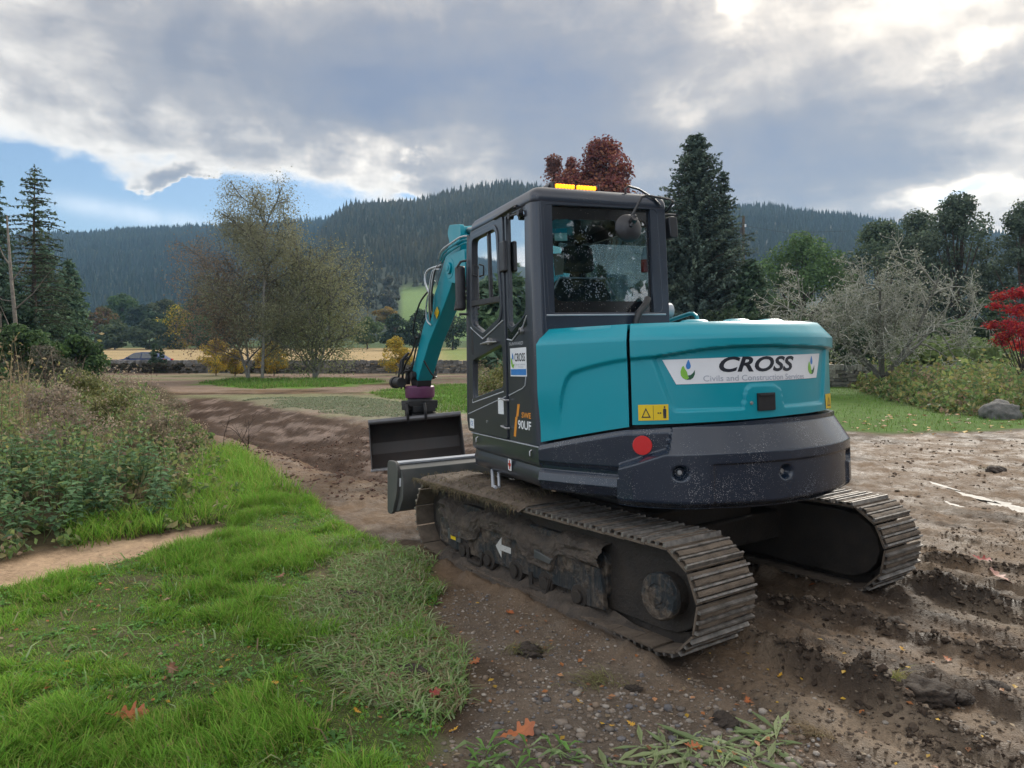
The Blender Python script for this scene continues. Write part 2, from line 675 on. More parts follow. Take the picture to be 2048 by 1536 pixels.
def ditch_dist(x, y):
    """signed distance to the ditch bottom (positive on the far side) and position along it 0..1"""
    best, sgn, along = np.full(x.shape, 1e9), np.zeros(x.shape), np.zeros(x.shape)
    n = len(DITCH) - 1
    for i in range(n):
        (x0, y0), (x1, y1) = DITCH[i], DITCH[i + 1]
        ex, ey = x1 - x0, y1 - y0
        L = math.hypot(ex, ey)
        t = ((x - x0) * ex + (y - y0) * ey) / L ** 2
        tc = np.clip(t, 0, 1)
        d = np.hypot(x - x0 - tc * ex, y - y0 - tc * ey)
        s = np.sign(ex * (y - y0) - ey * (x - x0)) * -1
        m = d < best
        best, sgn, along = np.where(m, d, best), np.where(m, s, sgn), np.where(m, (i + tc) / n, along)
    return best * sgn, along


RIDGES = [(PX([(1492, 1282), (1600, 1328), (1693, 1366), (1850, 1442), (2016, 1515), (2200, 1600)]), .065), (PX([(1500, 1196), (1600, 1222), (1706, 1243), (1790, 1269), (1887, 1302), (2048, 1334), (2300, 1390)]), .06),
          (PX([(1850, 1172), (1940, 1205), (2048, 1243), (2300, 1330)]), .055), (PX([(1858, 1120), (1950, 1132), (2048, 1146), (2300, 1180)]), .05), (PX([(1722, 1380), (1850, 1455), (1950, 1540), (2050, 1620)]), .03)]


def line_dist(x, y, L):
    d = np.full(x.shape, 1e9)
    for (x0, y0), (x1, y1) in zip(L[:-1], L[1:]):
        ex, ey = x1 - x0, y1 - y0
        q = np.clip(((x - x0) * ex + (y - y0) * ey) / (ex * ex + ey * ey), 0, 1)
        d = np.minimum(d, np.hypot(x - x0 - q * ex, y - y0 - q * ey))
    return d


def ground_parts(x, y):
    x, y = np.asarray(x, float), np.asarray(y, float)
    dd, al = ditch_dist(x, y)
    wob = (fbm(x * .6, y * .6, 5) - .5) * .5
    dd = dd + wob
    end = sstep(al, 0, .12) * (1 - sstep(al, .86, 1)) * .75 + .25 * (1 - sstep(al, .9, 1))
    far, near = 1 - sstep(dd, 0, 2.5), 1 - sstep(-dd, 0, 1.5)
    cut = np.where(dd > 0, far, near) * end
    return dd, al, cut


def ground_z(x, y):
    x, y = np.asarray(x, float), np.asarray(y, float)
    dist = np.hypot(x, y)
    dd, al, cut = ground_parts(x, y)
    z = (fbm(x * .13, y * .13, 1) - .5) * .12 * sstep(dist, 5, 14)
    z = z - .62 * cut + .05 * np.exp(-((dd + 1.7) / .5) ** 2) * sstep(al, .0, .1) * (1 - sstep(al, .7, .9))
    z = z + cut * ((fbm(x * 1.4 + y * .5, y * 1.6, 8, 5) - .5) * .28 + (np.abs(fbm((x - y) * 1.2, (x + y) * 5, 9, 3) - .5)) * .14)
    # bank under the weeds, rise of the far field
    wd = poly_dist(x, y, WEEDS)
    z = z + .22 * sstep(wd, 0, 2.0)
    z = z + np.maximum(y - 72, 0) * .026 * sstep(y, 72, 110)
    # trodden yard: ruts behind the tracks
    rx, ry = x - MACHINE.x, y - MACHINE.y
    t, w = rx * TF[0] + ry * TF[1], rx * TL[0] + ry * TL[1]
    soil = (1 - sstep(poly_dist(x, y, VERGE), -.15, .2)) * (1 - sstep(wd, -.3, .1)) * (1 - sstep(dist, 22, 40))
    soil *= 1 - sstep(poly_dist(x, y, RLAWN), -.3, .3)
    grav = sstep(poly_dist(x, y, GRAVEL), -.25, .25)
    yard = soil * (1 - grav * .8)
    lumps = (fbm(x * 1.6, y * 1.6, 21, 5, .55) - .5) * .07 + (.12 - np.abs(fbm(x * 5, y * 5, 31, 4, .6) - .5)) * .075 + (fbm(x * 13, y * 13, 33, 3, .6) - .5) * .05
    z = z + yard * lumps
    z = z + soil * grav * ((fbm(x * 3, y * 3, 23, 3) - .5) * .03 + (fbm(x * 22, y * 22, 35, 2) - .5) * .008)
    jag = (fbm(t * 1.4, w * 3.1, 41, 3) - .5)
    grain = fbm(t * .55, w * 5.5, 47, 4, .6) - .5
    z = z + yard * (grain * .075 + (fbm(t * 2.2, w * 17, 48, 3, .6) - .5) * .028) * sstep(-t, -.4, 1.2)
    for (off, yaw, dep, fade) in ((.885, 0, 1.0, -1.25), (-.885, 0, 1.0, -1.25), (.25, .10, .55, -2.0), (-1.55, .07, .7, -1.0), (-2.5, -.05, .6, .5), (-3.4, .06, .5, 2.0)):
        ww = w - off + t * yaw + jag * .10
        act = (1 - sstep(t, fade - .3, fade + .1)) * (1 - sstep(-t, 7, 11)) * yard
        a = np.abs(ww)
        z = z - dep * act * (.04 + lumps * .4) * (1 - sstep(a, .22, .27)) + dep * act * .6 * (.055 + (fbm(t * 2.4, w * 9, 43, 4, .65) - .5) * .15) * np.exp(-((a - .30) / .05) ** 2)
        z = z + dep * act * .022 * (1 - sstep(a, .18, .24)) * (sstep(np.abs(((t + jag * .05) / .154) % 1 - .5) * 2, .3, .7) - .5) * sstep(fbm(x * .9, y * .9, 55, 2), .38, .56)
    # clay squeezed up beside the standing tracks
    for off in (.885, -.885):
        a = np.abs(w - off)
        z = z + (.05 + (fbm(x * 7, y * 7, 45, 3, .6) - .5) * .10) * np.exp(-((a - .30) / .06) ** 2) * sstep(t, -1.45, -1.1) * (1 - sstep(t, 1.2, 1.6))
    for L_, h_ in RIDGES:
        dl = line_dist(x, y, L_) + (fbm(x * 4, y * 4, 49, 3) - .5) * .09
        z = z + (h_ * 1.3 + (fbm(x * 8, y * 8, 50, 3, .6) - .5) * .08) * np.exp(-(dl / .055) ** 2)
    # grass mat edge stands a little proud
    vd = poly_dist(x, y, VERGE)
    z = z + .045 * sstep(vd + (fbm(x * 3, y * 3, 61) - .5) * .3, -.05, .2) * (1 - sstep(dist, 14, 20)) * (.6 + .8 * fbm(x * 1.2, y * 1.2, 62))
    sd = poly_dist(x, y, SAND)
    z = z - .05 * sstep(sd, -.05, .15)
    # puddles lie in shallow dips on the right
    for (px_, py_, a_, b_, th) in PUDDLES:
        c_, s_ = math.cos(th), math.sin(th)
        u_, v_ = ((x - px_) * c_ + (y - py_) * s_) / a_, (-(x - px_) * s_ + (y - py_) * c_) / b_
        z = z - .045 * np.exp(-(u_ ** 2 + v_ ** 2)) * yard
    return z


P0, P1, P2 = G(1950, 990), G(1860, 960), G(2040, 1012)
_th = math.atan2(P2[1] - P1[1], P2[0] - P1[0])
PUDDLES = [(G(1868, 962)[0], G(1868, 962)[1], .34, .05, _th), (G(1925, 980)[0], G(1925, 980)[1], .42, .10, _th + .1), (G(1985, 999)[0], G(1985, 999)[1], .36, .075, _th), (G(2050, 1016)[0], G(2050, 1016)[1], .5, .12, _th - .05), (G(1905, 1002)[0], G(1905, 1002)[1], .16, .05, _th)]


def gz(x, y):
    return float(ground_z(np.array([x]), np.array([y]))[0])


def ground_col(x, y):
    """soil and ground-cover colours, with shading put into the ditch and its ridge"""
    n1, n2, n3 = fbm(x * .8, y * .8, 71, 5), fbm(x * 4, y * 4, 72, 4), fbm(x * .25, y * .25, 73, 3)
    def mixc(c, d, f):
        return c * (1 - f[:, None]) + np.asarray(d) * f[:, None]
    dist = np.hypot(x, y)
    c = np.tile(np.array([.150, .100, .062]), (len(x), 1))
    c = mixc(c, (.070, .046, .029), sstep(n1, .40, .64))
    c = mixc(c, (.22, .17, .122), sstep(n2, .55, .8) * .6)
    rx, ry = x - MACHINE.x, y - MACHINE.y
    t_, w_s = rx * TF[0] + ry * TF[1], rx * TL[0] + ry * TL[1]
    wet_ = fbm(t_ * .45, w_s * 4.5, 47, 4, .6)
    c = mixc(c, (.044, .031, .022), sstep(wet_, .54, .68) * .8 * sstep(-t_, -.5, 1))
    c = mixc(c, (.205, .15, .102), sstep(.46 - wet_, .0, .12) * .55 * sstep(-t_, -.5, 1))
    g = sstep(poly_dist(x, y, GRAVEL) + (n2 - .5) * .5, -.2, .35)
    c = mixc(c, (.150, .122, .098), g * .75)
    v_ = sstep(poly_dist(x, y, VERGE), -.3, .0)
    for L_, h_ in RIDGES:
        c = mixc(c, (.040, .028, .020), np.exp(-((line_dist(x, y, L_) + (n2 - .5) * .12) / .085) ** 2) * .8)
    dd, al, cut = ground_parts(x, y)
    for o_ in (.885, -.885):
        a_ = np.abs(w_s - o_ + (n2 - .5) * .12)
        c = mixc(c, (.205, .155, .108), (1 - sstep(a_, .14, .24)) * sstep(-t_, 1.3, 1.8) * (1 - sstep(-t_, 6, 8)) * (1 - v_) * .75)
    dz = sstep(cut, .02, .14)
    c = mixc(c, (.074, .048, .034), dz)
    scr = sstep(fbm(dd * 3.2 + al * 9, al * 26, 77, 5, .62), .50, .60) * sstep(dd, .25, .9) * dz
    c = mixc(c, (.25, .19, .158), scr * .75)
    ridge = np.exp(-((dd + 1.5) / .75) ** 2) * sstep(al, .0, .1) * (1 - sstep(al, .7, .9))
    c = mixc(c, np.array((.165, .108, .068)) * (.7 + .6 * n2)[:, None], ridge * .9)  # lighter brown ridge: colour contrast stands in for weak relief shading
    c = mixc(c, (.036, .023, .018), np.exp(-((dd + .1) / .28) ** 2) * dz * .85)  # shade along the ditch bottom, painted into the soil colour
    # worked land between ditch and wall
    mid = sstep(y, 15, 20) * (1 - sstep(y, 54, 56)) * (1 - dz) * sstep(-x, -3, 0)
    c = mixc(c, (.235, .175, .135), mid * sstep(fbm(x * .2, y * .5, 81, 4), .25, .5))
    c = mixc(c, (.19, .20, .11), mid * sstep(fbm(x * .15, y * .6, 83, 4), .52, .68) * .8)
    for P, k in ((PATCH_A, (.105, .20, .035)), (PATCH_B, (.105, .21, .035)), (PATCH_C, (.175, .165, .105))):
        w_ = 1.2 if P is PATCH_C else .8
        c = mixc(c, k, sstep(poly_dist(x, y, P) + (n1 - .5) * 4 * w_, -.5, 1.0) * sstep(y, 12, 14) * (1 - sstep(cut, .02, .12)))
    v = sstep(poly_dist(x, y, VERGE) + (n2 - .5) * .25, -.06, .12)
    c = mixc(c, (.105, .125, .05), v)
    c = mixc(c, (.15, .125, .080), v * sstep(fbm(x * 1.7, y * 1.7, 85, 3), .58, .72) * .8)
    c = mixc(c, (.14, .135, .085), sstep(poly_dist(x, y, PALE) + (n2 - .5) * .4, -.1, .1) * v * .7)
    w = sstep(poly_dist(x, y, WEEDS), -.1, .3)
    c = mixc(c, (.075, .062, .035), w)
    c = mixc(c, (.40, .285, .19), sstep(poly_dist(x, y, SAND) + (n2 - .5) * .22, -.05, .07))
    rl = sstep(poly_dist(x, y, RLAWN) + (n1 - .5) * 1.2, -.3, .4)
    c = mixc(c, (.085, .15, .035), rl)
    c = mixc(c, (.07, .085, .035), sstep(poly_dist(x, y, RWEEDS), -.4, .4))
    # beyond the wall
    road = sstep(y, 57.5, 58.2) * (1 - sstep(y, 64.5, 65.2))
    c = mixc(c, (.09, .13, .045), sstep(y, 55, 57))
    c = mixc(c, (.075, .075, .078), road)
    field = sstep(y, 66, 69)
    c = mixc(c, (.385, .285, .155), field * (1 - sstep(x, 40, 60)))
    c = mixc(c, (.30, .235, .12), field * sstep(fbm(x * .03, y * .12, 88, 3), .5, .7) * (1 - sstep(x, 40, 60)) * .7)
    gf = sstep(x + (y - 90) * .10, -12, -6) * sstep(y, 92, 98) * (1 - sstep(y, 150, 160))
    c = mixc(c, (.13, .21, .055), gf * .75)
    c = mixc(c, (.07, .10, .04), sstep(y, 150, 165))
    return c


def axis(breaks):
    """breaks: list of (start, step0, step1, end)"""
    out = []
    for a, s0, s1, b in breaks:
        p = a
        while p < b - 1e-6:
            out.append(p)
            q = (p - a) / (b - a)
            p += s0 + (s1 - s0) * q
    out.append(breaks[-1][3])
    return np.array(out)


ax_x = np.concatenate([-axis([(11, .10, 2.5, 60), (60, 4, 90, 1500)])[::-1], axis([(-11, .10, .04, -3.2), (-3.2, .032, .032, 6.8), (6.8, .05, 2.5, 60), (60, 4, 90, 1500)])[1:]])
ax_y = axis([(-1500, 120, 8, -60), (-60, 6, .3, 2.2), (2.2, .027, .034, 9.5), (9.5, .04, .14, 24), (24, .18, .9, 72), (72, 1.5, 60, 1500)])
gx, gy = np.meshgrid(ax_x, ax_y)
gx, gy = gx.ravel(), gy.ravel()
gzv = ground_z(gx, gy)
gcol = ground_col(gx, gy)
gwet = (1 - sstep(poly_dist(gx, gy, VERGE), -.2, .1)) * (1 - sstep(poly_dist(gx, gy, WEEDS), -.3, .2)) * (1 - sstep(poly_dist(gx, gy, RLAWN), -.6, .2)) * (1 - sstep(gy, 16, 30)) * (1 - sstep(poly_dist(gx, gy, SAND), -.1, .05)) * (1 - .6 * sstep(poly_dist(gx, gy, GRAVEL), -.2, .2)) * (1 - .7 * sstep(ground_parts(gx, gy)[2], .03, .12))
nx, ny = len(ax_x), len(ax_y)
ii = (np.arange(ny - 1)[:, None] * nx + np.arange(nx - 1)[None, :]).ravel()
gfaces = np.stack([ii, ii + 1, ii + nx + 1, ii + nx], 1)
fx, fy = gx[gfaces].mean(1), gy[gfaces].mean(1)


def mat_ground(name, rough, wet, bmp):
    m, n, out = mat_new(name)
    c = n.node('ShaderNodeAttribute', attribute_name='Col').outputs['Color']
    obj = n.node('ShaderNodeTexCoord').outputs['Object']
    a, b, d = n.noise(obj, 2.3, 8, .65)[0], n.noise(obj, 26, 6, .65)[0], n.noise(obj, 130, 3, .6)[0]
    k = n.math('ADD', n.math('ADD', n.range(a, .3, .7, .74, 1.2), n.range(b, .3, .7, -.22, .22)), n.range(d, .3, .7, -.18, .18))
    c = n.vec('MULTIPLY', c, n.xyz(k, k, k))
    h = n.math('ADD', n.math('MULTIPLY', b, .7), n.math('MULTIPLY', d, .35))
    wt_ = n.node('ShaderNodeAttribute', attribute_name='Col').outputs['Alpha']
    rg = n.math('SUBTRACT', rough, n.math('MULTIPLY', n.range(a, .62, .38, 0, wet), wt_))
    principled(n, out, c, rg, spec=n.math('ADD', .06, n.math('MULTIPLY', wt_, .26)), normal=bump(n, h, bmp, .03))
    return m


M_SOIL = mat_ground('wet_soil', .88, .42, .9)
M_SAND = mat_ground('sandy_earth', .95, .05, .5)
M_FIELD = mat_ground('stubble', .95, .02, .3)
cls = np.zeros(len(gfaces), int)
cls[poly_dist(fx, fy, SAND) > 0] = 1
cls[(fy > 66.5) & (fy < 158) & (fx < 52)] = 2
cls[(fy > 57.8) & (fy < 64.9)] = 3
dd_, al_, cut_ = ground_parts(fx, fy)
cls[(cut_ > .09) & (fy > 8)] = 4
for c_, (nm, mt) in enumerate((('ground', M_SOIL), ('sandy_path', M_SAND), ('stubble_field', M_FIELD), ('road', M_FIELD), ('ditch', M_SOIL))):
    sel = gfaces[cls == c_]
    used, inv = np.unique(sel, return_inverse=True)
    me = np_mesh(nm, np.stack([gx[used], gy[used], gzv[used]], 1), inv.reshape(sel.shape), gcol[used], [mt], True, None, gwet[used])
    tag(link(nm, me), kind='structure')

# puddle water
M_WATER, n_, out_ = mat_new('puddle_water')
principled(n_, out_, (.11, .092, .075), .5, spec=.4, normal=bump(n_, n_.noise(n_.node('ShaderNodeTexCoord').outputs['Object'], 9, 4)[0], .5, .03))
for (px_, py_, a_, b_, th) in PUDDLES:
    ring = [(px_ + (1 + .25 * math.sin(3 * q + 1) + .12 * math.sin(7 * q)) * (a_ * 1.1 * math.cos(q) * math.cos(th) - b_ * 1.15 * math.sin(q) * math.sin(th)),
             py_ + (1 + .25 * math.sin(3 * q + 1) + .12 * math.sin(7 * q)) * (a_ * 1.1 * math.cos(q) * math.sin(th) + b_ * 1.15 * math.sin(q) * math.cos(th))) for q in np.linspace(0, 2 * math.pi, 48, endpoint=False)]
    zc = np.median(ground_z(np.array([p[0] for p in ring]), np.array([p[1] for p in ring])))
    o = MB().add([(x, y, zc - .006) for x, y in ring], [tuple(range(len(ring)))]).build('puddle', M_WATER)
    tag(o, kind='structure')

# ================================================================== hills
M_HILL = mat_ground('forest_floor', .95, .02, .2)


def ridge_fn(pts, depth):
    u = np.array([p[0] for p in pts], float)
    v = np.array([p[1] for p in pts], float)
    t = (u - 1024) / FPX
    zr = CAM_H + (HORIZON - v) / FPX * depth
    return lambda s: np.interp(s, t, zr)


class Hill:
    def __init__(self, pts, d0, d1, z0, power):
        self.rf, self.d0, self.d1, self.z0, self.pw = ridge_fn(pts, d1), d0, d1, z0, power

    def z(self, s, d):
        """s = x / y, d = y"""
        q = (d - self.d0) / (self.d1 - self.d0)
        zr = self.rf(s)
        up = self.z0 * np.clip(1 + q * 20, 0, 1) + (zr - self.z0) * np.clip(q, 0, 1) ** self.pw
        dn = zr - (q - 1) * zr * .6
        return np.where(q <= 1, up, dn) + (fbm(s * d * .02, d * .02, 91, 3) - .5) * 7 * sstep(q, 0, .2)

    def mesh(self, s0, s1, ns, nd, col):
        s, q = np.meshgrid(np.linspace(s0, s1, ns), np.linspace(-.05, 1.5, nd))
        s, d = s.ravel(), (self.d0 + q * (self.d1 - self.d0)).ravel()
        z = self.z(s, d)
        i = (np.arange(nd - 1)[:, None] * ns + np.arange(ns - 1)[None, :]).ravel()
        me = np_mesh('hill', np.stack([s * d, d, z], 1), np.stack([i, i + 1, i + ns + 1, i + ns], 1), col(s, d, z), [M_HILL], True)
        return tag(link('hill', me), kind='structure')


def conifer_tris(n, x, y, z, h, r, col, tiers=3, k=7):
    """many small conifers as jagged stacked cones: (V, F, C)"""
    a = np.linspace(0, 2 * np.pi, k, endpoint=False)
    Vs, Fs, Cs = [], [], []
    base = 0
    for t in range(tiers):
        zb = z + h * (.06 + .27 * t)
        zt = z + h * (min(1.0, .52 + .25 * t))
        rr = r * (1 - .27 * t)
        j = 1 + .45 * (RNG.random((n, k)) - .5)
        ph = RNG.random((n, 1)) * 6
        vx = x[:, None] + rr[:, None] * j * np.cos(a + ph)
        vy = y[:, None] + rr[:, None] * j * np.sin(a + ph)
        vz = zb[:, None] - h[:, None] * .08 * RNG.random((n, k))
        ring = np.stack([vx, vy, vz], 2)
        tip = np.stack([x, y, zt], 1)[:, None, :]
        V = np.concatenate([ring, tip], 1)
        off = (np.arange(n) * (k + 1))[:, None, None] + base
        f = np.array([[i, (i + 1) % k, k] for i in range(k)])[None]
        Fs.append((f + off).reshape(-1, 3))
        Vs.append(V.reshape(-1, 3))
        cc = np.repeat(col[:, None, :], k + 1, 1).copy()
        Cs.append(cc.reshape(-1, 3))
        base += n * (k + 1)
    return np.concatenate(Vs), np.concatenate(Fs), np.concatenate(Cs)


def forest(hill, s0, s1, q0, q1, spacing, hmin, hmax, palette, keep=None):
    A = Arrays()
    dm = hill.d0 + (hill.d1 - hill.d0) * .5
    rows = np.arange(hill.d0 + q0 * (hill.d1 - hill.d0), hill.d0 + q1 * (hill.d1 - hill.d0), spacing)
    P = []
    for d in rows:
        xs = np.arange(s0 * d, s1 * d, spacing)
        P.append(np.stack([xs + (RNG.random(len(xs)) - .5) * spacing * .9, d + (RNG.random(len(xs)) - .5) * spacing * .9], 1))
    P = np.concatenate(P)
    s, d = P[:, 0] / P[:, 1], P[:, 1]
    ok = np.ones(len(P), bool) if keep is None else keep(s, d)
    P, s, d = P[ok], s[ok], d[ok]
    z = hill.z(s, d)
    n = len(P)
    h = (hmin + (hmax - hmin) * RNG.random(n) ** 1.6) * (.8 + .5 * fbm(P[:, 0] * .03, P[:, 1] * .03, 97, 2))
    pal = np.array(palette)
    pick = (fbm(P[:, 0] * .02, P[:, 1] * .02, 95, 3) + (RNG.random(n) - .5) * .5)
    col = pal[np.clip((pick * len(pal)).astype(int), 0, len(pal) - 1)] * (.75 + .5 * RNG.random((n, 1)))
    V, F, C = conifer_tris(n, P[:, 0], P[:, 1], z - 1, h, h * (.17 + .06 * RNG.random(n)), col)
    A.add(V, F, C)
    return tag(A.build('hill_forest', M_NEEDLE), kind='stuff')


# left hill (far, conifers), middle hill (nearer), right hill
h_left = Hill([(-700, 500), (-300, 480), (0, 476), (150, 470), (300, 462), (440, 455), (520, 452), (640, 445), (760, 440), (900, 445)], 420, 950, 8, .85)
h_mid = Hill([(520, 640), (600, 560), (640, 470), (665, 440), (700, 414), (790, 408), (850, 402), (900, 390), (960, 376), (1010, 372), (1080, 376), (1160, 390), (1260, 412), (1340, 430), (1460, 470), (1600, 560)], 300, 720, 12, .9)
h_right = Hill([(1150, 470), (1300, 440), (1400, 424), (1470, 416), (1540, 414), (1600, 424), (1700, 436), (1850, 458), (2048, 478), (2500, 520), (3000, 540)], 360, 860, 6, .9)


def hcol(base, alt=None, test=None):
    def f(s, d, z):
        c = np.tile(np.array(base), (len(s), 1))
        if alt is not None:
            k = test(s, d)
            c = c * (1 - k[:, None]) + np.array(alt) * k[:, None]
        return c
    return f


def u_of(s):
    return 1024 + FPX * s


MEADOW = lambda s, d: sstep(u_of(s), 795, 805) * (1 - sstep(d, 350, 360)) * (1 - sstep(u_of(s), 1150, 1200))
h_left.mesh(-1.35, .05, 160, 50, hcol((.035, .05, .03)))
h_mid.mesh(-.36, .45, 140, 60, hcol((.04, .05, .03), (.15, .23, .07), MEADOW))
h_right.mesh(.05, 1.4, 140, 50, hcol((.04, .05, .03)))
GRN = [(.008, .028, .032), (.012, .036, .038), (.016, .042, .038), (.024, .046, .03)]
forest(h_left, -1.0, -.12, .02, 1.04, 4.4, 5, 11, GRN)
forest(h_mid, -.30, .36, .04, 1.04, 3.9, 4, 9.5, [(.022, .036, .026), (.032, .042, .026), (.045, .05, .026), (.055, .056, .03), (.08, .075, .035)],
       lambda s, d: MEADOW(s, d) < .5)
forest(h_right, .2, .85, .05, 1.04, 4.5, 5, 11, [(.022, .036, .028), (.028, .045, .03), (.04, .05, .03)])

# ------------------------------------------------------------------ haze
M_HAZE, n_, out_ = mat_new('haze')
pv = n_.node('ShaderNodeVolumePrincipled')
pv.inputs['Color'].default_value = (.40, .68, 1.0, 1)
pv.inputs['Density'].default_value = .00028
n_.l.new(pv.outputs[0], out_.inputs['Volume'])
HZ = MB().span((-1600, -1600, -3.0), (1600, 1600, 300))
tag(HZ.build('haze', M_HAZE), kind='stuff')

# ================================================================== excavator
TEAL = (.0, .265, .340)
M_TEAL, n_, out_ = mat_new('teal_paint')
obj_ = n_.node('ShaderNodeTexCoord').outputs['Object']
film_ = n_.range(n_.noise(obj_, 2.5, 6, .65)[0], .45, .85, 0, .07)
principled(n_, out_, n_.mix(film_, TEAL, (.22, .26, .26)), n_.range(n_.noise(obj_, 5, 4)[0], .3, .7, .30, .42), coat=.22, spec=.35)
M_GREY = mat_dirty('dark_grey_paint', (.022, .029, .042), .32, .30, .05, .06)
M_CASE = mat_dirty('cab_paint_splashed', (.022, .031, .050), .28, .32, .32, .05)
M_CW = mat_dirty('counterweight_paint', (.011, .020, .038), .24, .30, .70, .03, mud=(.24, .25, .26), sc=135)
M_TRIM = mat_plain('light_worn_edge', (.42, .44, .48), .45, .2)
M_BLACK = mat_plain('black_rubber', (.012, .012, .014), .6)
M_BLKGL = mat_dirty('black_glazing_border', (.006, .007, .010), .12, .5, .5, .06, sc=60)
M_STEEL = mat_plain('bare_steel', (.34, .34, .35), .38, .7, var=.3, scale=30)
M_HOSE = mat_plain('hydraulic_hose', (.02, .02, .022), .42)
M_PIPE = mat_plain('steel_pipe', (.42, .45, .48), .3, .6)
M_BLADE = mat_dirty('blade_paint', (.045, .05, .052), .5, .1, .35, .45)
M_BUCKET = mat_dirty('bucket_steel', (.028, .026, .026), .5, .1, .3, .55, mud=(.09, .06, .048))
M_BUCKTOP = mat_plain('bucket_edge', (.13, .13, .14), .4, .5)
M_PURPLE = mat_plain('purple_paint', (.11, .030, .085), .45)
M_MUD = mat_mud('track_mud', (.070, .052, .038), (.165, .128, .095), .85)
M_SIDEMUD = mat_mud('side_mud', (.035, .027, .021), (.095, .073, .056), .8, 11, .9, .03)
M_WETMUD = mat_mud('dark_track_mud', (.012, .009, .007), (.034, .026, .020), .8)
M_GROUSER = mat_plain('worn_grouser', (.19, .175, .16), .42, .4, var=.5, scale=25)
M_UFRAME, n_, out_ = mat_new('muddy_undercarriage')
obj_ = n_.node('ShaderNodeTexCoord').outputs['Object']
run_ = n_.noise(n_.vec('MULTIPLY', obj_, (26, 26, 2.2)), 1, 5, .65)[0]
cake_ = n_.noise(obj_, 7, 7, .65)[0]
f_ = n_.math('MAXIMUM', n_.range(cake_, .46, .58), n_.math('MULTIPLY', n_.range(run_, .48, .68), .75))
principled(n_, out_, n_.mix(f_, (.020, .025, .029), n_.mix(n_.range(n_.noise(obj_, 31, 4)[0], .35, .65), (.045, .034, .026), (.13, .105, .082))), n_.range(f_, 0, 1, .45, .95), spec=.3, normal=bump(n_, n_.math('ADD', n_.math('MULTIPLY', f_, .6), cake_), .7, .02))
M_WHITE = mat_plain('white_sticker', (.74, .76, .80), .4, var=.04)
M_INK = mat_plain('dark_ink', (.012, .016, .028), .4)
M_LIGHTINK = mat_plain('grey_ink', (.40, .43, .50), .4)
M_BLUEINK = mat_plain('blue_ink', (.03, .20, .55), .4)
M_GREENINK = mat_plain('green_ink', (.22, .50, .05), .4)
M_DKGREEN = mat_plain('dark_green_ink', (.02, .10, .05), .4)
M_YELLOW = mat_plain('yellow_sticker', (.72, .50, .01), .4, var=.05)
M_ORANGE = mat_plain('orange_ink', (.72, .28, .03), .4)
M_RED = mat_dirty('red_reflector', (.55, .012, .015), .3, .4, .35, .08)
M_AMBER = mat_emit('amber_lamp', (1, .27, .008), 1.5)
M_SEAT = mat_plain('seat_cloth', (.022, .028, .034), .85)
M_GLASS = mat_glass('window_glass')
M_GLASSD = mat_glass('splashed_glass', (.42, .56, .60), .5, 1.0)
M_PLASTIC = mat_plain('black_plastic', (.02, .021, .026), .4)

T3 = Matrix.Translation
M_UP = Matrix.Rotation(math.pi / 2 + YAW_U, 4, 'Z') @ Matrix.Rotation(R(1.52), 4, 'Y') @ Matrix.Rotation(R(-1.04), 4, 'X')
M_UN = Matrix.Rotation(math.pi / 2 + YAW_T, 4, 'Z')
M_BM = M_UP @ T3((.95, -.2, 0)) @ Matrix.Rotation(R(5), 4, 'Z')

EXC = thing('excavator', MACHINE, 'teal and dark grey tracked excavator with an amber light bar standing in mud', 'excavator')


def part(name, mb, mats, bevel=.004, parent=None, M=M_UP, sharp=33, recalc=True, label=None):
    if parent is None:
        o = mb.build(name, mats, EXC, M, bevel, sharp, recalc=recalc)
    else:
        o = mb.build(name, mats, parent, None, bevel, sharp, recalc=recalc)
    if label:
        o['label'] = label
    return o


# ------------------------------------------------------------------ house: plan curve and height-field skins
LA, LB = np.array([-.42, 1.044]), np.array([-1.01, .735])


def plan_r(th):
    """radius of the tail at angle th (degrees, 0 = straight back, + = left)"""
    th = np.asarray(th, float)
    a = np.abs(th)
    d = LB - LA
    nrm = np.array([-d[1], d[0]]) / np.hypot(*d)
    p = nrm @ LA
    ang_ = np.radians(np.maximum(a, 36.1))
    line = p / (-np.cos(ang_) * nrm[0] + np.sin(ang_) * nrm[1])
    line = line + .012 * np.sin(np.clip((a - 36.1) / 31.8, 0, 1) * math.pi)
    arc = 1.25 + .016 * (1 - (np.minimum(a, 36.1) / 36.1) ** 2)
    return np.where(a > 36.1, line, arc)


def tail(th, r, z):
    t = np.radians(th)
    return np.stack([-r * np.cos(t), r * np.sin(t), z], -1)


def skin(th, zrows, off, depth=.05, extra=0.0):
    """closed shell: height field off(th, z) over the tail; rows run downward, edges turned in by depth"""
    nt, nz = len(th), zrows.shape[0]
    TH = np.broadcast_to(th, (nz, nt))
    Rr = plan_r(TH) + off(TH, zrows) + extra
    P = tail(TH, Rr, zrows)
    top = tail(th, Rr[0] - depth, zrows[0])
    bot = tail(th, Rr[-1] - depth, zrows[-1])
    P = np.concatenate([top[None], P, bot[None]])
    l = P[:, 0] * np.array([1 - depth / 1.2, 1 - depth / 1.2, 1])
    r_ = P[:, -1] * np.array([1 - depth / 1.2, 1 - depth / 1.2, 1])
    P = np.concatenate([l[:, None], P, r_[:, None]], 1)
    m, k = P.shape[:2]
    F = [(i * k + j, (i + 1) * k + j, (i + 1) * k + j + 1, i * k + j + 1) for i in range(m - 1) for j in range(k - 1)]
    return MB().add(P.reshape(-1, 3), F)


def zgrid(th, ztop, zbot, n):
    v = np.linspace(0, 1, n)[:, None]
    return ztop[None] * (1 - v) + zbot[None] * v


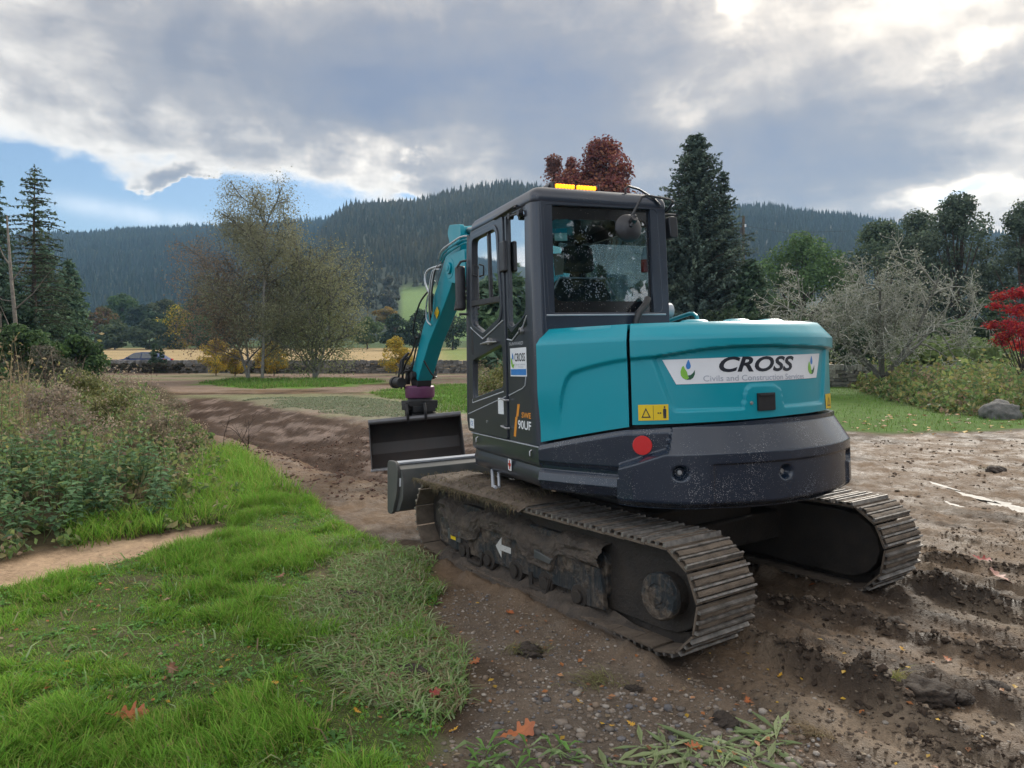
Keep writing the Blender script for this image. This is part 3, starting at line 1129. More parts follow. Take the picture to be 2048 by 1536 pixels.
Z_FOLD, Z_TOP = 1.637, 1.733
LIP_TH = np.array([-75, -37, -20, -1, 9.4, 17.3, 30, 36, 40.2, 45.3, 49.7, 54.3, 56.3, 57.3, 58.1, 58.8, 59.3, 60.0])
LIP_Z = np.array([1.56, 1.565, 1.578, 1.59, 1.589, 1.578, 1.541, 1.533, 1.523, 1.505, 1.486, 1.461, 1.424, 1.382, 1.338, 1.277, 1.215, 1.0])


def lip_z(th):
    return np.interp(th, LIP_TH, LIP_Z)


def hood_off(th, z):
    o = np.zeros_like(z)
    up = sstep(z, lip_z(th) - .012, lip_z(th) + .006)
    o += .024 * up
    # sloped shoulder above the fold
    o -= np.where(z > Z_FOLD, (z - Z_FOLD) / (Z_TOP - Z_FOLD) * .085, 0)
    # sunken centre panel
    left = np.interp(z, [1.20, 1.27, 1.533], [24.2, 26.3, 30.3])
    right = np.interp(z, [1.20, 1.263, 1.546], [-25.0, -27.0, -31.0])
    low = 1.232 + .0 * th
    arch = np.interp(th, [-6.4, -5.4, -3.2, 0, 4.6, 6.0, 7.0], [0, .10, .128, .13, .13, .105, 0])
    low = low + arch
    ins = sstep(left - th, -.25, .7) * sstep(th - right, -.25, .7) * sstep(z - low, -.006, .010) * (1 - up)
    o -= .017 * ins
    return o


def cover_off(th, z):
    up = sstep(z, lip_z(th) - .014, lip_z(th) + .006)
    # the raised band turns down along the front edge and fades out
    fade = sstep(z, 1.10, 1.36)
    o = .020 * np.maximum(up * fade, sstep(th, 59.5, 61) * fade)
    return o - np.where(z > Z_FOLD, (z - Z_FOLD) / (Z_TOP - Z_FOLD) * .085, 0)


def rows_hood(th, zb, n):
    # rows denser near fold and lip
    a = zgrid(th, np.full(len(th), Z_TOP), np.full(len(th), Z_FOLD), 4)[:-1]
    b = zgrid(th, np.full(len(th), Z_FOLD), zb, n)
    return np.concatenate([a, b])


th_c = np.linspace(67.6, 36.9, 84)
zb_c = np.interp(th_c, [36, 68], [1.150, 1.030])
cover = part('side_cover', skin(th_c, rows_hood(th_c, zb_c, 64), cover_off), M_TEAL, 0, sharp=50)
th_h = np.linspace(36.0, -69, 230)
zb_h = np.interp(th_h, [-69, -10, 20, 36], [1.19, 1.182, 1.165, 1.158])
hood = part('engine_hood', skin(th_h, rows_hood(th_h, zb_h, 70), hood_off), M_TEAL, 0, sharp=50)
# top of hood and cover
tp = [tuple(p[:2]) for p in tail(th_h, plan_r(th_h) - .105, np.full(len(th_h), 0))] + [(-.40, -.9), (-.40, -.02), (-.40, .70)]
mb = MB().prism(tp, 'z', 1.70, Z_TOP + .001)
for th in (17, 3, -11):
    p = tail(np.array(th), np.array(1.10), np.array(1.727))
    mb.loft([[(p[0] + a * math.cos(q), p[1] + a * 1.6 * math.sin(q), Z_TOP + .0012 + hh) for q in np.linspace(0, 2 * math.pi, 20, endpoint=False)] for a, hh in ((.062, 0), (.05, .012), (.03, .017))])
part('hood_top', mb, M_TEAL, .006)
tc = [tuple(p[:2]) for p in tail(th_c, plan_r(th_c) - .105, np.full(len(th_c), 0))] + [(-.72, .62), (-.45, .72)]
part('cover_top', MB().prism(tc, 'z', 1.70, Z_TOP + .001), M_TEAL, .004)
# dark bay behind the shut lines
mb = MB()
ring = lambda zz, d: [tuple(p) for p in tail(np.linspace(69, -69, 60), plan_r(np.linspace(69, -69, 60)) - d, np.full(60, zz))] + [(-.3, -.8, zz), (-.3, .8, zz)]
mb.loft([ring(.74, .12), ring(1.10, .07), ring(1.69, .12)])
part('engine_bay', mb, M_BLACK, 0)

# ---- counterweight
def cw_ztop(th):
    return np.interp(th, [-70, -40, 0, 20, 38, 68], [1.165, 1.168, 1.168, 1.150, 1.128, 1.012])


def cw_zbot(th):
    return np.interp(th, [-70, 0, 25, 40, 68], [.690, .686, .695, .712, .735])


CW_BOLTS = [(25.0, .900), (-1.9, .876), (-33.5, .90)]


def cw_off(th, z):
    zt, zb = cw_ztop(th), cw_zbot(th)
    hip = np.interp(z, [.69, .72, .745, .80, .845, .868, .89, .92, 1.2], [-.10, -.055, -.012, .022, .012, -.012, -.008, .012, .014])
    hip = hip + np.where(z > .9, .012 * sstep(z - zt, -.03, 0) * -1, 0)
    slope = np.clip(.028 + (1.128 - z) * .62, .02, .108)
    slope = slope - .055 * sstep(z, zb + .06, zb) ** 2
    crest = np.interp(th, [-80, 26.2, 27.5, 39.6, 40.6], [1.14, 1.14, 1.025, .935, .72])
    k = sstep(crest - z, -.004, .018) * sstep(40.4 - th, 0, .55)
    k = np.where(th < 26.2, 1.0, k)
    o = hip * (1 - k) + slope * k
    # shallow panel on the right half
    pan = sstep(th, -32.6, -31.8) * sstep(18.0 - th, 0, 1.4) * sstep(.948 - z, 0, .012)
    o = o - .014 * pan * (th < 26)
    for bt, bz in CW_BOLTS:
        d = np.hypot(np.radians(th - bt) * 1.35, z - bz)
        o = o - .055 * (1 - sstep(d, .026, .046))
    return o


th_w = np.linspace(68.2, -69, 330)
cw = part('counterweight', skin(th_w, zgrid(th_w, cw_ztop(th_w), cw_zbot(th_w), 108), cw_off, .16), M_CW, 0, sharp=60)


def on_tail(off, eps):
    def f(th, z):
        th, z = np.asarray(th, float), np.asarray(z, float)
        return tail(th, plan_r(th) + off(th, z) + eps, z)
    return f


for bt, bz in CW_BOLTS:
    c0, c1 = on_tail(cw_off, .002)(bt, bz), on_tail(cw_off, .022)(bt, bz)
    part('bolt', MB().cyl(c0, c1, .013, 12), M_STEEL, .003, cw)
fr = on_tail(cw_off, .006)
q = np.linspace(0, 2 * math.pi, 40, endpoint=False)
rim = fr(33.6 + np.degrees(.0545 * np.cos(q) / 1.27), 1.045 + .0545 * np.sin(q))
part('reflector', MB().loft([[tuple(p) for p in fr(33.6 + np.degrees(.0545 * np.cos(q) / 1.27), 1.045 + .0545 * np.sin(q)) * np.array([1, 1, 1])],
                             [tuple(p) for p in on_tail(cw_off, .010)(33.6 + np.degrees(.052 * np.cos(q) / 1.27), 1.045 + .052 * np.sin(q))]]), M_RED, 0, cw)


# ---- prints on the hood
def decal(name, verts01, faces, corners, surf, mat, parent, label=None, sub=True):
    """corners (th, z): top-left, top-right, bottom-right, bottom-left; verts in 0..1"""
    c = np.array(corners, float)
    v = np.asarray(verts01, float)
    x, y = v[:, :1], 1 - v[:, 1:2]
    q_ = (c[0] * (1 - x) + c[1] * x) * (1 - y) + (c[3] * (1 - x) + c[2] * x) * y
    P = surf(q_[:, 0], q_[:, 1])
    o = part(name, MB().add(P, faces), mat, 0, parent, recalc=False)
    if label:
        o['label'] = label
    return o


def gridquad(n, m=2):
    V = [(i / n, j / m) for j in range(m + 1) for i in range(n + 1)]
    F = [(j * (n + 1) + i, j * (n + 1) + i + 1, (j + 1) * (n + 1) + i + 1, (j + 1) * (n + 1) + i) for j in range(m) for i in range(n)]
    return V, F


def fan(poly):
    return poly, [tuple(range(len(poly)))]


S1, S2, S3 = on_tail(hood_off, .003), on_tail(hood_off, .0045), on_tail(hood_off, .006)
BAN = [(27.9, 1.521), (-26.7, 1.535), (-23.5, 1.388), (24.5, 1.381)]
V, F = gridquad(44, 4)
decal('banner', V, F, BAN, S1, M_WHITE, hood, 'white banner with bold dark lettering between two leaf marks')


def densify(V, F, n=1):
    """split long edges so flat prints follow the curved hood"""
    bm = bmesh.new()
    vs = [bm.verts.new((*p, 0)) for p in V]
    for f in F:
        try:
            bm.faces.new([vs[i] for i in f])
        except ValueError:
            pass
    bmesh.ops.triangulate(bm, faces=bm.faces)
    for _ in range(n):
        bmesh.ops.subdivide_edges(bm, edges=[e for e in bm.edges if e.calc_length() > .06], cuts=1, use_grid_fill=False)
        bmesh.ops.triangulate(bm, faces=bm.faces)
    bm.verts.index_update()
    V = [tuple(v.co[:2]) for v in bm.verts]
    F = [tuple(v.index for v in f.verts) for f in bm.faces]
    bm.free()
    return V, F


V, F = text_flat('CROSS', .28, .030)
decal('lettering', *densify(V, F, 2), [(13.2, 1.531), (-11.3, 1.525), (-11.3, 1.436), (13.2, 1.443)], S2, M_INK, hood)
V, F = text_flat('Civils and Construction Services', 0, .006)
decal('lettering', *densify(V, F, 1), [(17.5, 1.427), (-15.8, 1.420), (-15.8, 1.387), (17.5, 1.394)], S2, M_LIGHTINK, hood)


def leaf_logo(corners, surf, parent):
    t = np.linspace(0, 1, 12)
    drop = [(.55 + .17 * math.sin(a) * (1 - .55 * max(0, math.cos(a))), .70 + (.17 if math.cos(a) < 0 else .30) * math.cos(a)) for a in np.linspace(0, 2 * math.pi, 24, endpoint=False)]
    decal('water_drop_mark', *fan(drop), corners, surf, M_BLUEINK, parent)
    lf = [(.02, .40), (.12, .64), (.22, .70), (.30, .58), (.46, .40), (.52, .20), (.60, .08), (.40, .0), (.18, .08), (.05, .22)]
    decal('leaf_mark', *fan(lf), corners, surf, M_GREENINK, parent)
    sw = [(.60, .10), (.52, .22), (.70, .24), (.86, .34), (1.0, .50), (1.0, .28), (.88, .10), (.70, .01), (.44, .0)]
    decal('leaf_mark', *fan(sw), corners, surf, M_DKGREEN, parent)


leaf_logo([(23.3, 1.519), (19.5, 1.517), (19.7, 1.404), (23.5, 1.407)], S2, hood)
leaf_logo([(-18.4, 1.523), (-22.3, 1.522), (-22.0, 1.410), (-18.1, 1.413)], S2, hood)


def warn(corners, parent, half=False):
    V, F = gridquad(8)
    decal('warning_label', V, F, corners, S1, M_YELLOW, parent)
    w = .5 if not half else 1.0
    tri = [(.10 * w * 2, .18), (.41 * w * 2, .18), (.255 * w * 2, .80)]
    tin = [(.15 * w * 2, .25), (.36 * w * 2, .25), (.255 * w * 2, .67)]
    V = tri + tin
    decal('warning_mark', V, [(0, 1, 4, 3), (1, 2, 5, 4), (2, 0, 3, 5)], corners, S2, M_INK, parent)
    if not half:
        decal('warning_mark', [(.495, .04), (.505, .04), (.505, .96), (.495, .96)], [(0, 1, 2, 3)], corners, S2, M_INK, parent)
        man = [(.83, .12), (.87, .12), (.875, .45), (.88, .12), (.92, .12), (.93, .68), (.90, .74), (.85, .74), (.82, .68)]
        decal('warning_mark', *fan(man), corners, S2, M_INK, parent)
        hd = [(.875 + .028 * math.cos(a), .83 + .065 * math.sin(a)) for a in np.linspace(0, 6.28, 12, endpoint=False)]
        decal('warning_mark', *fan(hd), corners, S2, M_INK, parent)
        for a in (.64, .71):
            decal('warning_mark', [(a, .42), (a + .05, .42), (a + .05, .50), (a, .50)], [(0, 1, 2, 3)], corners, S2, M_INK, parent)


warn([(34.4, 1.271), (26.8, 1.272), (26.8, 1.184), (34.4, 1.182)], hood)
warn([(-28.3, 1.282), (-35.5, 1.280), (-35.8, 1.185), (-28.6, 1.192)], hood, True)
# latch and keyhole
def on(th, z, e):
    return Vector(on_tail(hood_off, e)(th, z))


mb = MB()
for (a0, a1, z0, z1, e0, e1, mt) in ((3.0, -2.5, 1.318, 1.218, -.004, .014, 0), (2.3, -1.9, 1.306, 1.228, .0, .006, 1), (1.5, -1.2, 1.300, 1.288, .004, .012, 0)):
    mb.add([on(a, z, e) for e in (e0, e1) for a, z in ((a0, z0), (a1, z0), (a1, z1), (a0, z1))], [(0, 1, 2, 3), (4, 5, 6, 7), (0, 1, 5, 4), (1, 2, 6, 5), (2, 3, 7, 6), (3, 0, 4, 7)], mt)
mb.add([on(a, z, e) for e in (.012, .02) for a, z in ((2.6, 1.312), (-2.1, 1.312), (-2.1, 1.300), (2.6, 1.300))], [(0, 1, 2, 3), (4, 5, 6, 7), (0, 1, 5, 4), (1, 2, 6, 5), (2, 3, 7, 6), (3, 0, 4, 7)])
part('hood_latch', mb, [M_BLACK, M_PLASTIC], .003, hood)
part('lock', MB().cyl(on(4.7, 1.264, -.002), on(4.7, 1.264, .006), .010, 14), M_STEEL, .002, hood)

# ------------------------------------------------------------------ deck, skirt and slewing ring
mb = MB()
dk = [tuple(p[:2]) for p in tail(np.linspace(66, -66, 40), plan_r(np.linspace(66, -66, 40)) - .10, np.zeros(40))] + [(.3, -1.0), (.9, -.9), (.92, 1.0), (0, 1.0)]
mb.prism(dk, 'z', .735, .80)
part('deck', mb, M_GREY, .006)
part('slewing_ring', MB().cyl((0, 0, .52), (0, 0, .735), .46, 40), M_BLACK, .01, M=M_UP)
prof = [(1.040, 1.006), (1.052, 1.000), (1.052, .905), (1.046, .885), (1.022, .868), (1.030, .845), (1.040, .815), (1.030, .770), (1.000, .738), (.94, .722), (.86, .722), (.86, 1.006)]
mb = MB().loft([[(x, y - dy, z) for y, z in prof] for x, dy in ((-.418, 0), (.72, 0), (.84, .006), (.90, .05), (.925, .12))])
skirt = part('cab_skirt', mb, M_GREY, .004)
part('edge_trim', MB().prism([(1.020, 1.0075), (1.0535, 1.0015), (1.0535, .9955), (1.049, .9955), (1.02, 1.0025)], 'x', -.415, .86), M_TRIM, 0, skirt)
for x, z in ((.70, .955), (-.31, .952)):
    part('hook', MB().tube([(x, 1.052, z + .02), (x, 1.066, z + .012), (x - .006, 1.068, z - .014), (x + .012, 1.060, z - .024)], .0055, 6), M_STEEL, 0, skirt)
mb = MB().add([(x, 1.046, z) for x, z in ((.115, .872), (.055, .872), (.055, .795), (.115, .795))], [(0, 1, 2, 3)])
lab = part('safety_label', mb, M_WHITE, 0, skirt)
mb = MB().add([(x, 1.0475, z) for x, z in ((.093, .865), (.077, .865), (.077, .802), (.093, .802))], [(0, 1, 2, 3)]).add([(x, 1.0475, z) for x, z in ((.108, .845), (.062, .845), (.062, .825), (.108, .825))], [(0, 1, 2, 3)])
part('red_cross', mb, M_RED, 0, skirt)
# step bars under the cab
mb = MB().tube([(.55, 1.0, .74), (.30, 1.09, .66), (.24, 1.09, .66)], .012, 6).tube([(.47, .98, .74), (.26, 1.06, .66)], .010, 6)
part('step_bar', mb, M_TRIM, 0)

# right hand side: tank cover with handrail, boom foot
mb = MB().prism(rounded([(-.42, -.98), (-.42, -.30), (.55, -.30), (.80, -.55), (.80, -.98)], .05), 'z', .80, 1.60)
part('tank_cover', mb, M_TEAL, .02)
mb = MB().tube([(.03, -.5, 1.58), (.03, -.5, 1.80), (.045, -.5, 1.845), (.085, -.5, 1.868), (.13, -.5, 1.872), (.42, -.5, 1.835), (.60, -.5, 1.80), (.65, -.5, 1.76), (.65, -.5, 1.58)], .016, 10)
part('handrail', mb, M_TEAL, 0)

# ------------------------------------------------------------------ cab
cab = part('cab_frame', MB().prism(rounded([(.80, .06), (.80, 1.03), (-.40, 1.03), (-.40, .06)], .05), 'z', 1.006, 1.05), M_CASE, .01)


def plate(loops, plane, pos, depth, bev=0.0):
    """flat plate with openings; plane 'y' takes (x, z), plane 'x' takes (y, z)"""
    V, F = outline_mesh(loops, depth, bev)
    if plane == 'y':
        return [(x, pos - z, y) for x, y, z in V], F
    return [(pos - z, x, y) for x, y, z in V], F


# rear wall
rear_o = rounded([(.065, 1.30), (.975, 1.30), (1.0, 2.56), (.085, 2.56)], .01)
win_o = rounded([(.118, 1.838), (.962, 1.832), (.985, 2.520), (.142, 2.532)], .045, 4)
V, F = plate([rear_o, win_o], 'x', -.415, .03, .004)
rw = part('rear_wall', MB().add(V, F), M_CASE, 0)
bord = [(y + (.012 if y < .5 else -.012) * 0, z) for y, z in win_o]
inn = rounded([(.205, 1.915), (.905, 1.910), (.925, 2.430), (.215, 2.455)], .05, 4)
V, F = plate([win_o, inn], 'x', -.400, .006)
rear_win = part('rear_window', MB().add([(-.398, y, z) for y, z in win_o], [tuple(range(len(win_o)))]), M_GLASSD, 0, recalc=False)
part('black_border', MB().add([(x - .004, y, z) for x, y, z in V], F), M_BLKGL, 0, rear_win)
# seal line under the window
part('window_seal', MB().tube([(-.434, .10, 1.826), (-.434, .98, 1.820)], .006, 6), M_TRIM, 0, rw)

# corner posts
def post(cx, cy, dx, dy, r, z0, z1, lean=0.0):
    arc = [(cx + dx * (r - r * math.sin(a)) if False else cx + dx * r * (1 - math.cos(a)), cy + dy * r * (1 - math.sin(a))) for a in np.linspace(0, math.pi / 2, 7)]
    pts = [(cx, cy + dy * .13)] + arc[::1] + [(cx + dx * .12, cy), (cx + dx * .12, cy + dy * .05), (cx + dx * .05, cy + dy * .13)]
    return pts


pl = post(-.432, 1.052, 1, -1, .055, 1, 2.6)
mb = MB().prism(pl, 'z', 1.008, 2.585)
part('corner_post', mb, M_CASE, 0, sharp=40)
pr = post(-.432, .052, 1, 1, .05, 1, 2.6)
mb = MB().loft([[(x, y + (0 if z < 2 else .016), z) for x, y in pr] for z in (1.008, 2.585)])
part('corner_post', mb, M_CASE, 0, sharp=40)

# roof
ro = rounded([(-.437, .058), (-.437, 1.056), (.74, 1.056), (.80, .98), (.80, .16), (.74, .058)], .06, 6)
def inset(poly, d):
    c = Vector((sum(p[0] for p in poly) / len(poly), sum(p[1] for p in poly) / len(poly)))
    return [(p[0] - d * np.sign(p[0] - c.x) * min(1, abs(p[0] - c.x) / .5), p[1] - d * np.sign(p[1] - c.y) * min(1, abs(p[1] - c.y) / .4)) for p in poly]


levels = [(2.535, .004), (2.545, .0), (2.575, .0), (2.600, .008), (2.622, .024), (2.637, .050), (2.644, .085), (2.646, .13)]
mb = MB().loft([[(x, y, z) for x, y in inset(ro, d)] for z, d in levels])
roof = part('roof', mb, M_CASE, 0, sharp=40)

# left wall behind the door
wall_o = rounded([(.066, 1.008), (.066, 2.54), (-.36, 2.54), (-.36, 1.008)], .004)
q_o = rounded([(.040, 2.525), (-.285, 2.525), (-.262, 1.855), (-.175, 1.805), (-.02, 1.765), (.040, 1.80)], [.02, .06, .12, .05, .03, .02])
V, F = plate([wall_o, q_o], 'y', 1.030, .028, .003)
side = part('side_panel', MB().add(V, F), M_GREY, 0)
part('quarter_window', MB().add([(x, 1.028, z) for x, z in q_o], [tuple(range(len(q_o)))]), M_GLASS, 0, side, recalc=False)
tri = [(.055, 1.775), (-.02, 1.735), (-.27, 1.84), (-.285, 1.77), (-.03, 1.675), (.055, 1.70)]
part('black_infill', MB().prism(tri, 'y', 1.046, 1.0485), M_BLKGL, 0, side)
part('edge_trim', MB().tube([(.06, 1.050, 1.69), (-.03, 1.050, 1.68), (-.22, 1.050, 1.765), (-.28, 1.048, 1.83)], .005, 6), M_TRIM, 0, side)
part('edge_trim', MB().tube([(.055, 1.049, 1.308), (-.18, 1.049, 1.360), (-.225, 1.049, 1.38), (-.245, 1.049, 1.44)], .0045, 6), M_TRIM, 0, side)
part('lock', MB().cyl((-.20, 1.04, 1.735), (-.20, 1.068, 1.735), .022, 14).cyl((-.20, 1.06, 1.728), (-.20, 1.072, 1.728), .014, 12, 1), [M_STEEL, M_BLACK], .003, side)


def flat_print(name, V01, F, box, y, mat, parent, label=None):
    """print on the left side: box = x at left, x at right, z top, z bottom"""
    x0, x1, zt, zb = box
    P = [(x0 + (x1 - x0) * a, y, zb + (zt - zb) * b) for a, b in V01]
    o = part(name, MB().add(P, F), mat, 0, parent, recalc=False)
    if label:
        o['label'] = label


QUAD = ([(0, 0), (1, 0), (1, 1), (0, 1)], [(0, 1, 2, 3)])
flat_print('company_sign', *QUAD, (.020, -.255, 1.627, 1.438), 1.0475, M_WHITE, side, 'white sign with a leaf mark, small lettering and a blue footer')
flat_print('sign_footer', *QUAD, (.012, -.247, 1.487, 1.447), 1.0485, M_BLUEINK, side)
flat_print('lettering', *text_flat('CROSS', 0, .012), (-.060, -.235, 1.592, 1.537), 1.0490, M_INK, side)
flat_print('lettering', *text_flat('Civils and Construction'), (-.070, -.235, 1.524, 1.512), 1.0490, M_LIGHTINK, side)
flat_print('lettering', *text_flat('Services'), (-.12, -.20, 1.508, 1.496), 1.0490, M_LIGHTINK, side)
dl = [(.4, 1.0), (.75, .72), (.7, .5), (.35, .55)]
flat_print('water_drop_mark', dl, [(0, 1, 2, 3)], (.008, -.055, 1.60, 1.50), 1.0490, M_BLUEINK, side)
lf = [(.05, .75), (.35, .6), (.55, .2), (1.0, .3), (.7, 0), (.25, .05), (.0, .4)]
flat_print('leaf_mark', lf, [tuple(range(7))], (.008, -.055, 1.59, 1.495), 1.0495, M_GREENINK, side)
flat_print('lettering', *text_flat('SUNWARD', .2, .01), (.035, -.205, 1.668, 1.646), 1.0475, M_TRIM, side)
flat_print('lettering', *text_flat('SWE', 0, .02), (-.150, -.300, 1.205, 1.168), 1.0475, M_ORANGE, side)
flat_print('lettering', *text_flat('90UF', 0, .02), (-.085, -.300, 1.150, 1.092), 1.0475, M_WHITE, side)
flat_print('orange_stripe', [(0, 0), (.32, 0), (.62, .60), (.30, .60)], [(0, 1, 2, 3)], (-.005, -.125, 1.255, 1.035), 1.0475, M_ORANGE, side)
flat_print('orange_stripe', [(.42, .58), (.78, .64), (1.0, 1.0), (.68, 1.0)], [(0, 1, 2, 3)], (-.005, -.125, 1.255, 1.035), 1.0478, M_ORANGE, side)

# door
door_o = rounded([(.893, 1.012), (.900, 1.14), (.812, 2.36), (.775, 2.50), (.70, 2.538), (.082, 2.538), (.090, 1.012)], [.02, .02, .05, .10, .06, .02, .02])
w_hi = rounded([(.690, 2.475), (.190, 2.478), (.140, 1.850), (.500, 1.752), (.742, 1.832), (.735, 2.0)], [.05, .07, .07, .03, .05, .0])
w_lo = rounded([(.768, 1.560), (.138, 1.668), (.132, 1.360), (.780, 1.262)], [.04, .05, .05, .04])
V, F = plate([door_o, w_hi, w_lo], 'y', 1.036, .034, .004)
door = part('cab_door', MB().add(V, F), M_GREY, 0)


def ring_plate(poly, grow, y0, th):
    c = Vector((sum(p[0] for p in poly) / len(poly), sum(p[1] for p in poly) / len(poly)))
    out = []
    n = len(poly)
    for i, p in enumerate(poly):
        a, b = Vector(poly[i - 1]), Vector(poly[(i + 1) % n])
        t = (b - a)
        if t.length < 1e-9:
            t = Vector((1, 0))
        t.normalize()
        nn = Vector((t.y, -t.x))
        if nn.dot(Vector(p) - c) < 0:
            nn = -nn
        out.append((p[0] + nn.x * grow, p[1] + nn.y * grow))
    return plate([out, poly], 'y', y0, th, .003)


V, F = ring_plate(w_hi, .028, 1.056, .014)
part('window_frame', MB().add(V, F), M_GREY, 0, door)
part('window_frame', MB().prism([(.738, 2.012), (.130, 1.995), (.128, 1.955), (.738, 1.972)], 'y', 1.036, 1.066).prism([(.40, 2.485), (.37, 2.485), (.355, 1.99), (.385, 1.99)], 'y', 1.030, 1.052), M_PLASTIC, .003, door)
part('window', MB().add([(x, 1.040, z) for x, z in w_hi], [tuple(range(len(w_hi)))]), M_GLASS, 0, door, recalc=False)
part('window', MB().add([(x, 1.034, z) for x, z in w_lo], [tuple(range(len(w_lo)))]), M_GLASS, 0, door, recalc=False)
part('edge_trim', MB().tube([(.775, 1.060, 1.812), (.510, 1.060, 1.712), (.105, 1.060, 1.822)], .0055, 6), M_TRIM, 0, door)
part('edge_trim', MB().tube([(.785, 1.055, 1.262), (.782, 1.055, 1.232), (.13, 1.055, 1.333)], .005, 6), M_TRIM, 0, door)
part('edge_trim', MB().tube([(.895, 1.055, 1.140), (.095, 1.055, 1.300)], .0045, 6), M_TRIM, 0, door)
part('handle', MB().tube([(.52, 1.075, 1.675), (.36, 1.080, 1.682), (.20, 1.075, 1.680)], [.006, .012, .005], 8).cyl((.345, 1.05, 1.688), (.345, 1.085, 1.688), .026, 14), M_STEEL, .002, door)
part('grip_slot', MB().prism(rounded([(.775, 1.80), (.735, 1.80), (.735, 1.60), (.775, 1.60)], .015), 'y', 1.052, 1.058), M_BLACK, 0, door)
part('grab_rail', MB().tube([(.63, 1.05, 2.28), (.63, 1.085, 2.27), (.635, 1.085, 2.20), (.635, 1.05, 2.19)], .007, 6), M_PLASTIC, 0, door)
for zz in (1.285, 1.095):
    part('hinge', MB().tube([(.155, 1.05, zz), (.15, 1.075, zz), (.06, 1.075, zz - .01), (.055, 1.05, zz - .01)], .007, 6), M_STEEL, 0, door)
part('hinge', MB().span((.105, 1.045, 2.15), (.010, 1.080, 2.36)), M_PLASTIC, .012, door)
flat_print('data_label', *QUAD, (.245, .140, 1.287, 1.175), 1.0575, M_WHITE, door)
flat_print('data_label', *QUAD, (.862, .765, 1.108, 1.035), 1.0575, M_WHITE, door)
flat_print('label_print', *text_flat('CE'), (.845, .785, 1.092, 1.055), 1.0585, M_BLUEINK, door)
part('keyhole', MB().cyl((.48, 1.05, 1.105), (.48, 1.06, 1.105), .012, 10), M_STEEL, 0, door)
part('door_stay', MB().tube([(.22, 1.062, 2.545), (-.18, 1.066, 2.555), (-.20, 1.075, 2.535)], .010, 6).cyl((-.10, 1.05, 2.50), (-.10, 1.085, 2.50), .022, 10).cyl((-.26, 1.05, 2.49), (-.26, 1.085, 2.49), .022, 10).tube([(-.10, 1.075, 2.5), (-.26, 1.075, 2.49)], .008, 6), M_PLASTIC, .002, door)

# front and right frame with panes
mb = MB().tube([(.80, 1.03, 2.53), (.845, 1.03, 2.2), (.905, 1.03, 1.10), (.90, 1.02, 1.02)], .034, 8).tube([(.80, .10, 2.53), (.845, .10, 2.2), (.905, .10, 1.10)], .034, 8)
mb.span((.86, .10, 1.02), (.90, 1.03, 1.10)).tube([(.80, .10, 2.53), (.80, 1.03, 2.53)], .03, 8)
part('front_post', mb, M_GREY, 0)
part('windscreen', MB().add([(.905, .11, 1.1), (.905, 1.01, 1.1), (.845, 1.01, 2.2), (.80, 1.01, 2.52), (.80, .11, 2.52), (.845, .11, 2.2)], [(0, 1, 2, 5), (5, 2, 3, 4)]), M_GLASS, 0, recalc=False)
ow = rounded([(.88, 1.02), (.80, 2.54), (-.36, 2.54), (-.36, 1.02)], .01)
iw = rounded([(.80, 1.55), (.75, 2.46), (-.26, 2.46), (-.26, 1.55)], .05)
V, F = plate([ow, iw], 'y', .082, .03)
rp = part('right_panel', MB().add(V, F), M_CASE, 0)
part('side_window', MB().add([(x, .082, z) for x, z in iw], [tuple(range(len(iw)))]), mat_glass('side_glass', (.7, .8, .8), 0, .3), 0, rp, recalc=False)

# inside
mb = MB()
mb.loft([[(x + .02 * abs(y - .56) * 2, y, z) for (y, z) in ((.56 - w, z0), (.56 + w, z0), (.56 + w, z0 + .0), (.56 - w, z0 + .0))] for x, w, z0 in ()]) if False else None
bk = rounded([(.30, 1.50), (.82, 1.50), (.80, 1.95), (.72, 2.10), (.40, 2.10), (.32, 1.95)], .06)
mb.prism(bk, 'x', -.12, -.02)
mb.prism(rounded([(.44, 2.14), (.68, 2.14), (.66, 2.33), (.46, 2.33)], .05), 'x', -.10, -.02)
mb.span((-.08, .50, 2.08), (-.05, .52, 2.16)).span((-.08, .60, 2.08), (-.05, .62, 2.16))
mb.prism(rounded([(-.10, .30), (-.10, .82), (.42, .82), (.42, .30)], .06), 'z', 1.42, 1.54)
seat = part('operator_seat', mb, M_SEAT, .02)
part('seat_trim', MB().tube([(-.135, .32, 1.98), (-.135, .385, 2.095), (-.135, .735, 2.095), (-.135, .81, 1.97)], .007, 6), M_TRIM, 0, seat)
mb = MB().span((-.05, .16, 1.06), (.55, .29, 1.62)).span((-.05, .83, 1.06), (.45, .95, 1.60)).span((.0, .30, 1.06), (.35, .80, 1.42))
mb.tube([(.45, .22, 1.62), (.48, .22, 1.78)], .022, 8).tube([(.42, .89, 1.60), (.45, .89, 1.76)], .022, 8)
part('console', mb, M_PLASTIC, .015)
part('monitor', MB().box((.62, .18, 1.95), (.04, .16, .22)), M_PLASTIC, .01)
mb = MB().cyl((-.36, .20, 2.115), (-.36, .20, 2.20), .030, 14, 0).cyl((-.36, .20, 2.20), (-.36, .20, 2.235), .024, 14, 1).tube([(-.36, .20, 2.235), (-.36, .20, 2.265), (-.36, .20, 2.285)], [.026, .014, .012], 12, 1)
part('spray_bottle', mb, [M_RED, M_WHITE], .002)
mb = MB().add([(-.394, y, z) for y, z in ((.905, 2.375), (.800, 2.382), (.800, 2.352), (.905, 2.345))], [(0, 1, 2, 3)], 0).add([(-.394, y, z) for y, z in ((.890, 2.345), (.800, 2.350), (.800, 2.300), (.890, 2.297))], [(0, 1, 2, 3)], 1)
part('window_sticker', mb, [M_TEAL, mat_plain('pale_green_sticker', (.40, .62, .56), .5)], 0, rear_win, recalc=False)
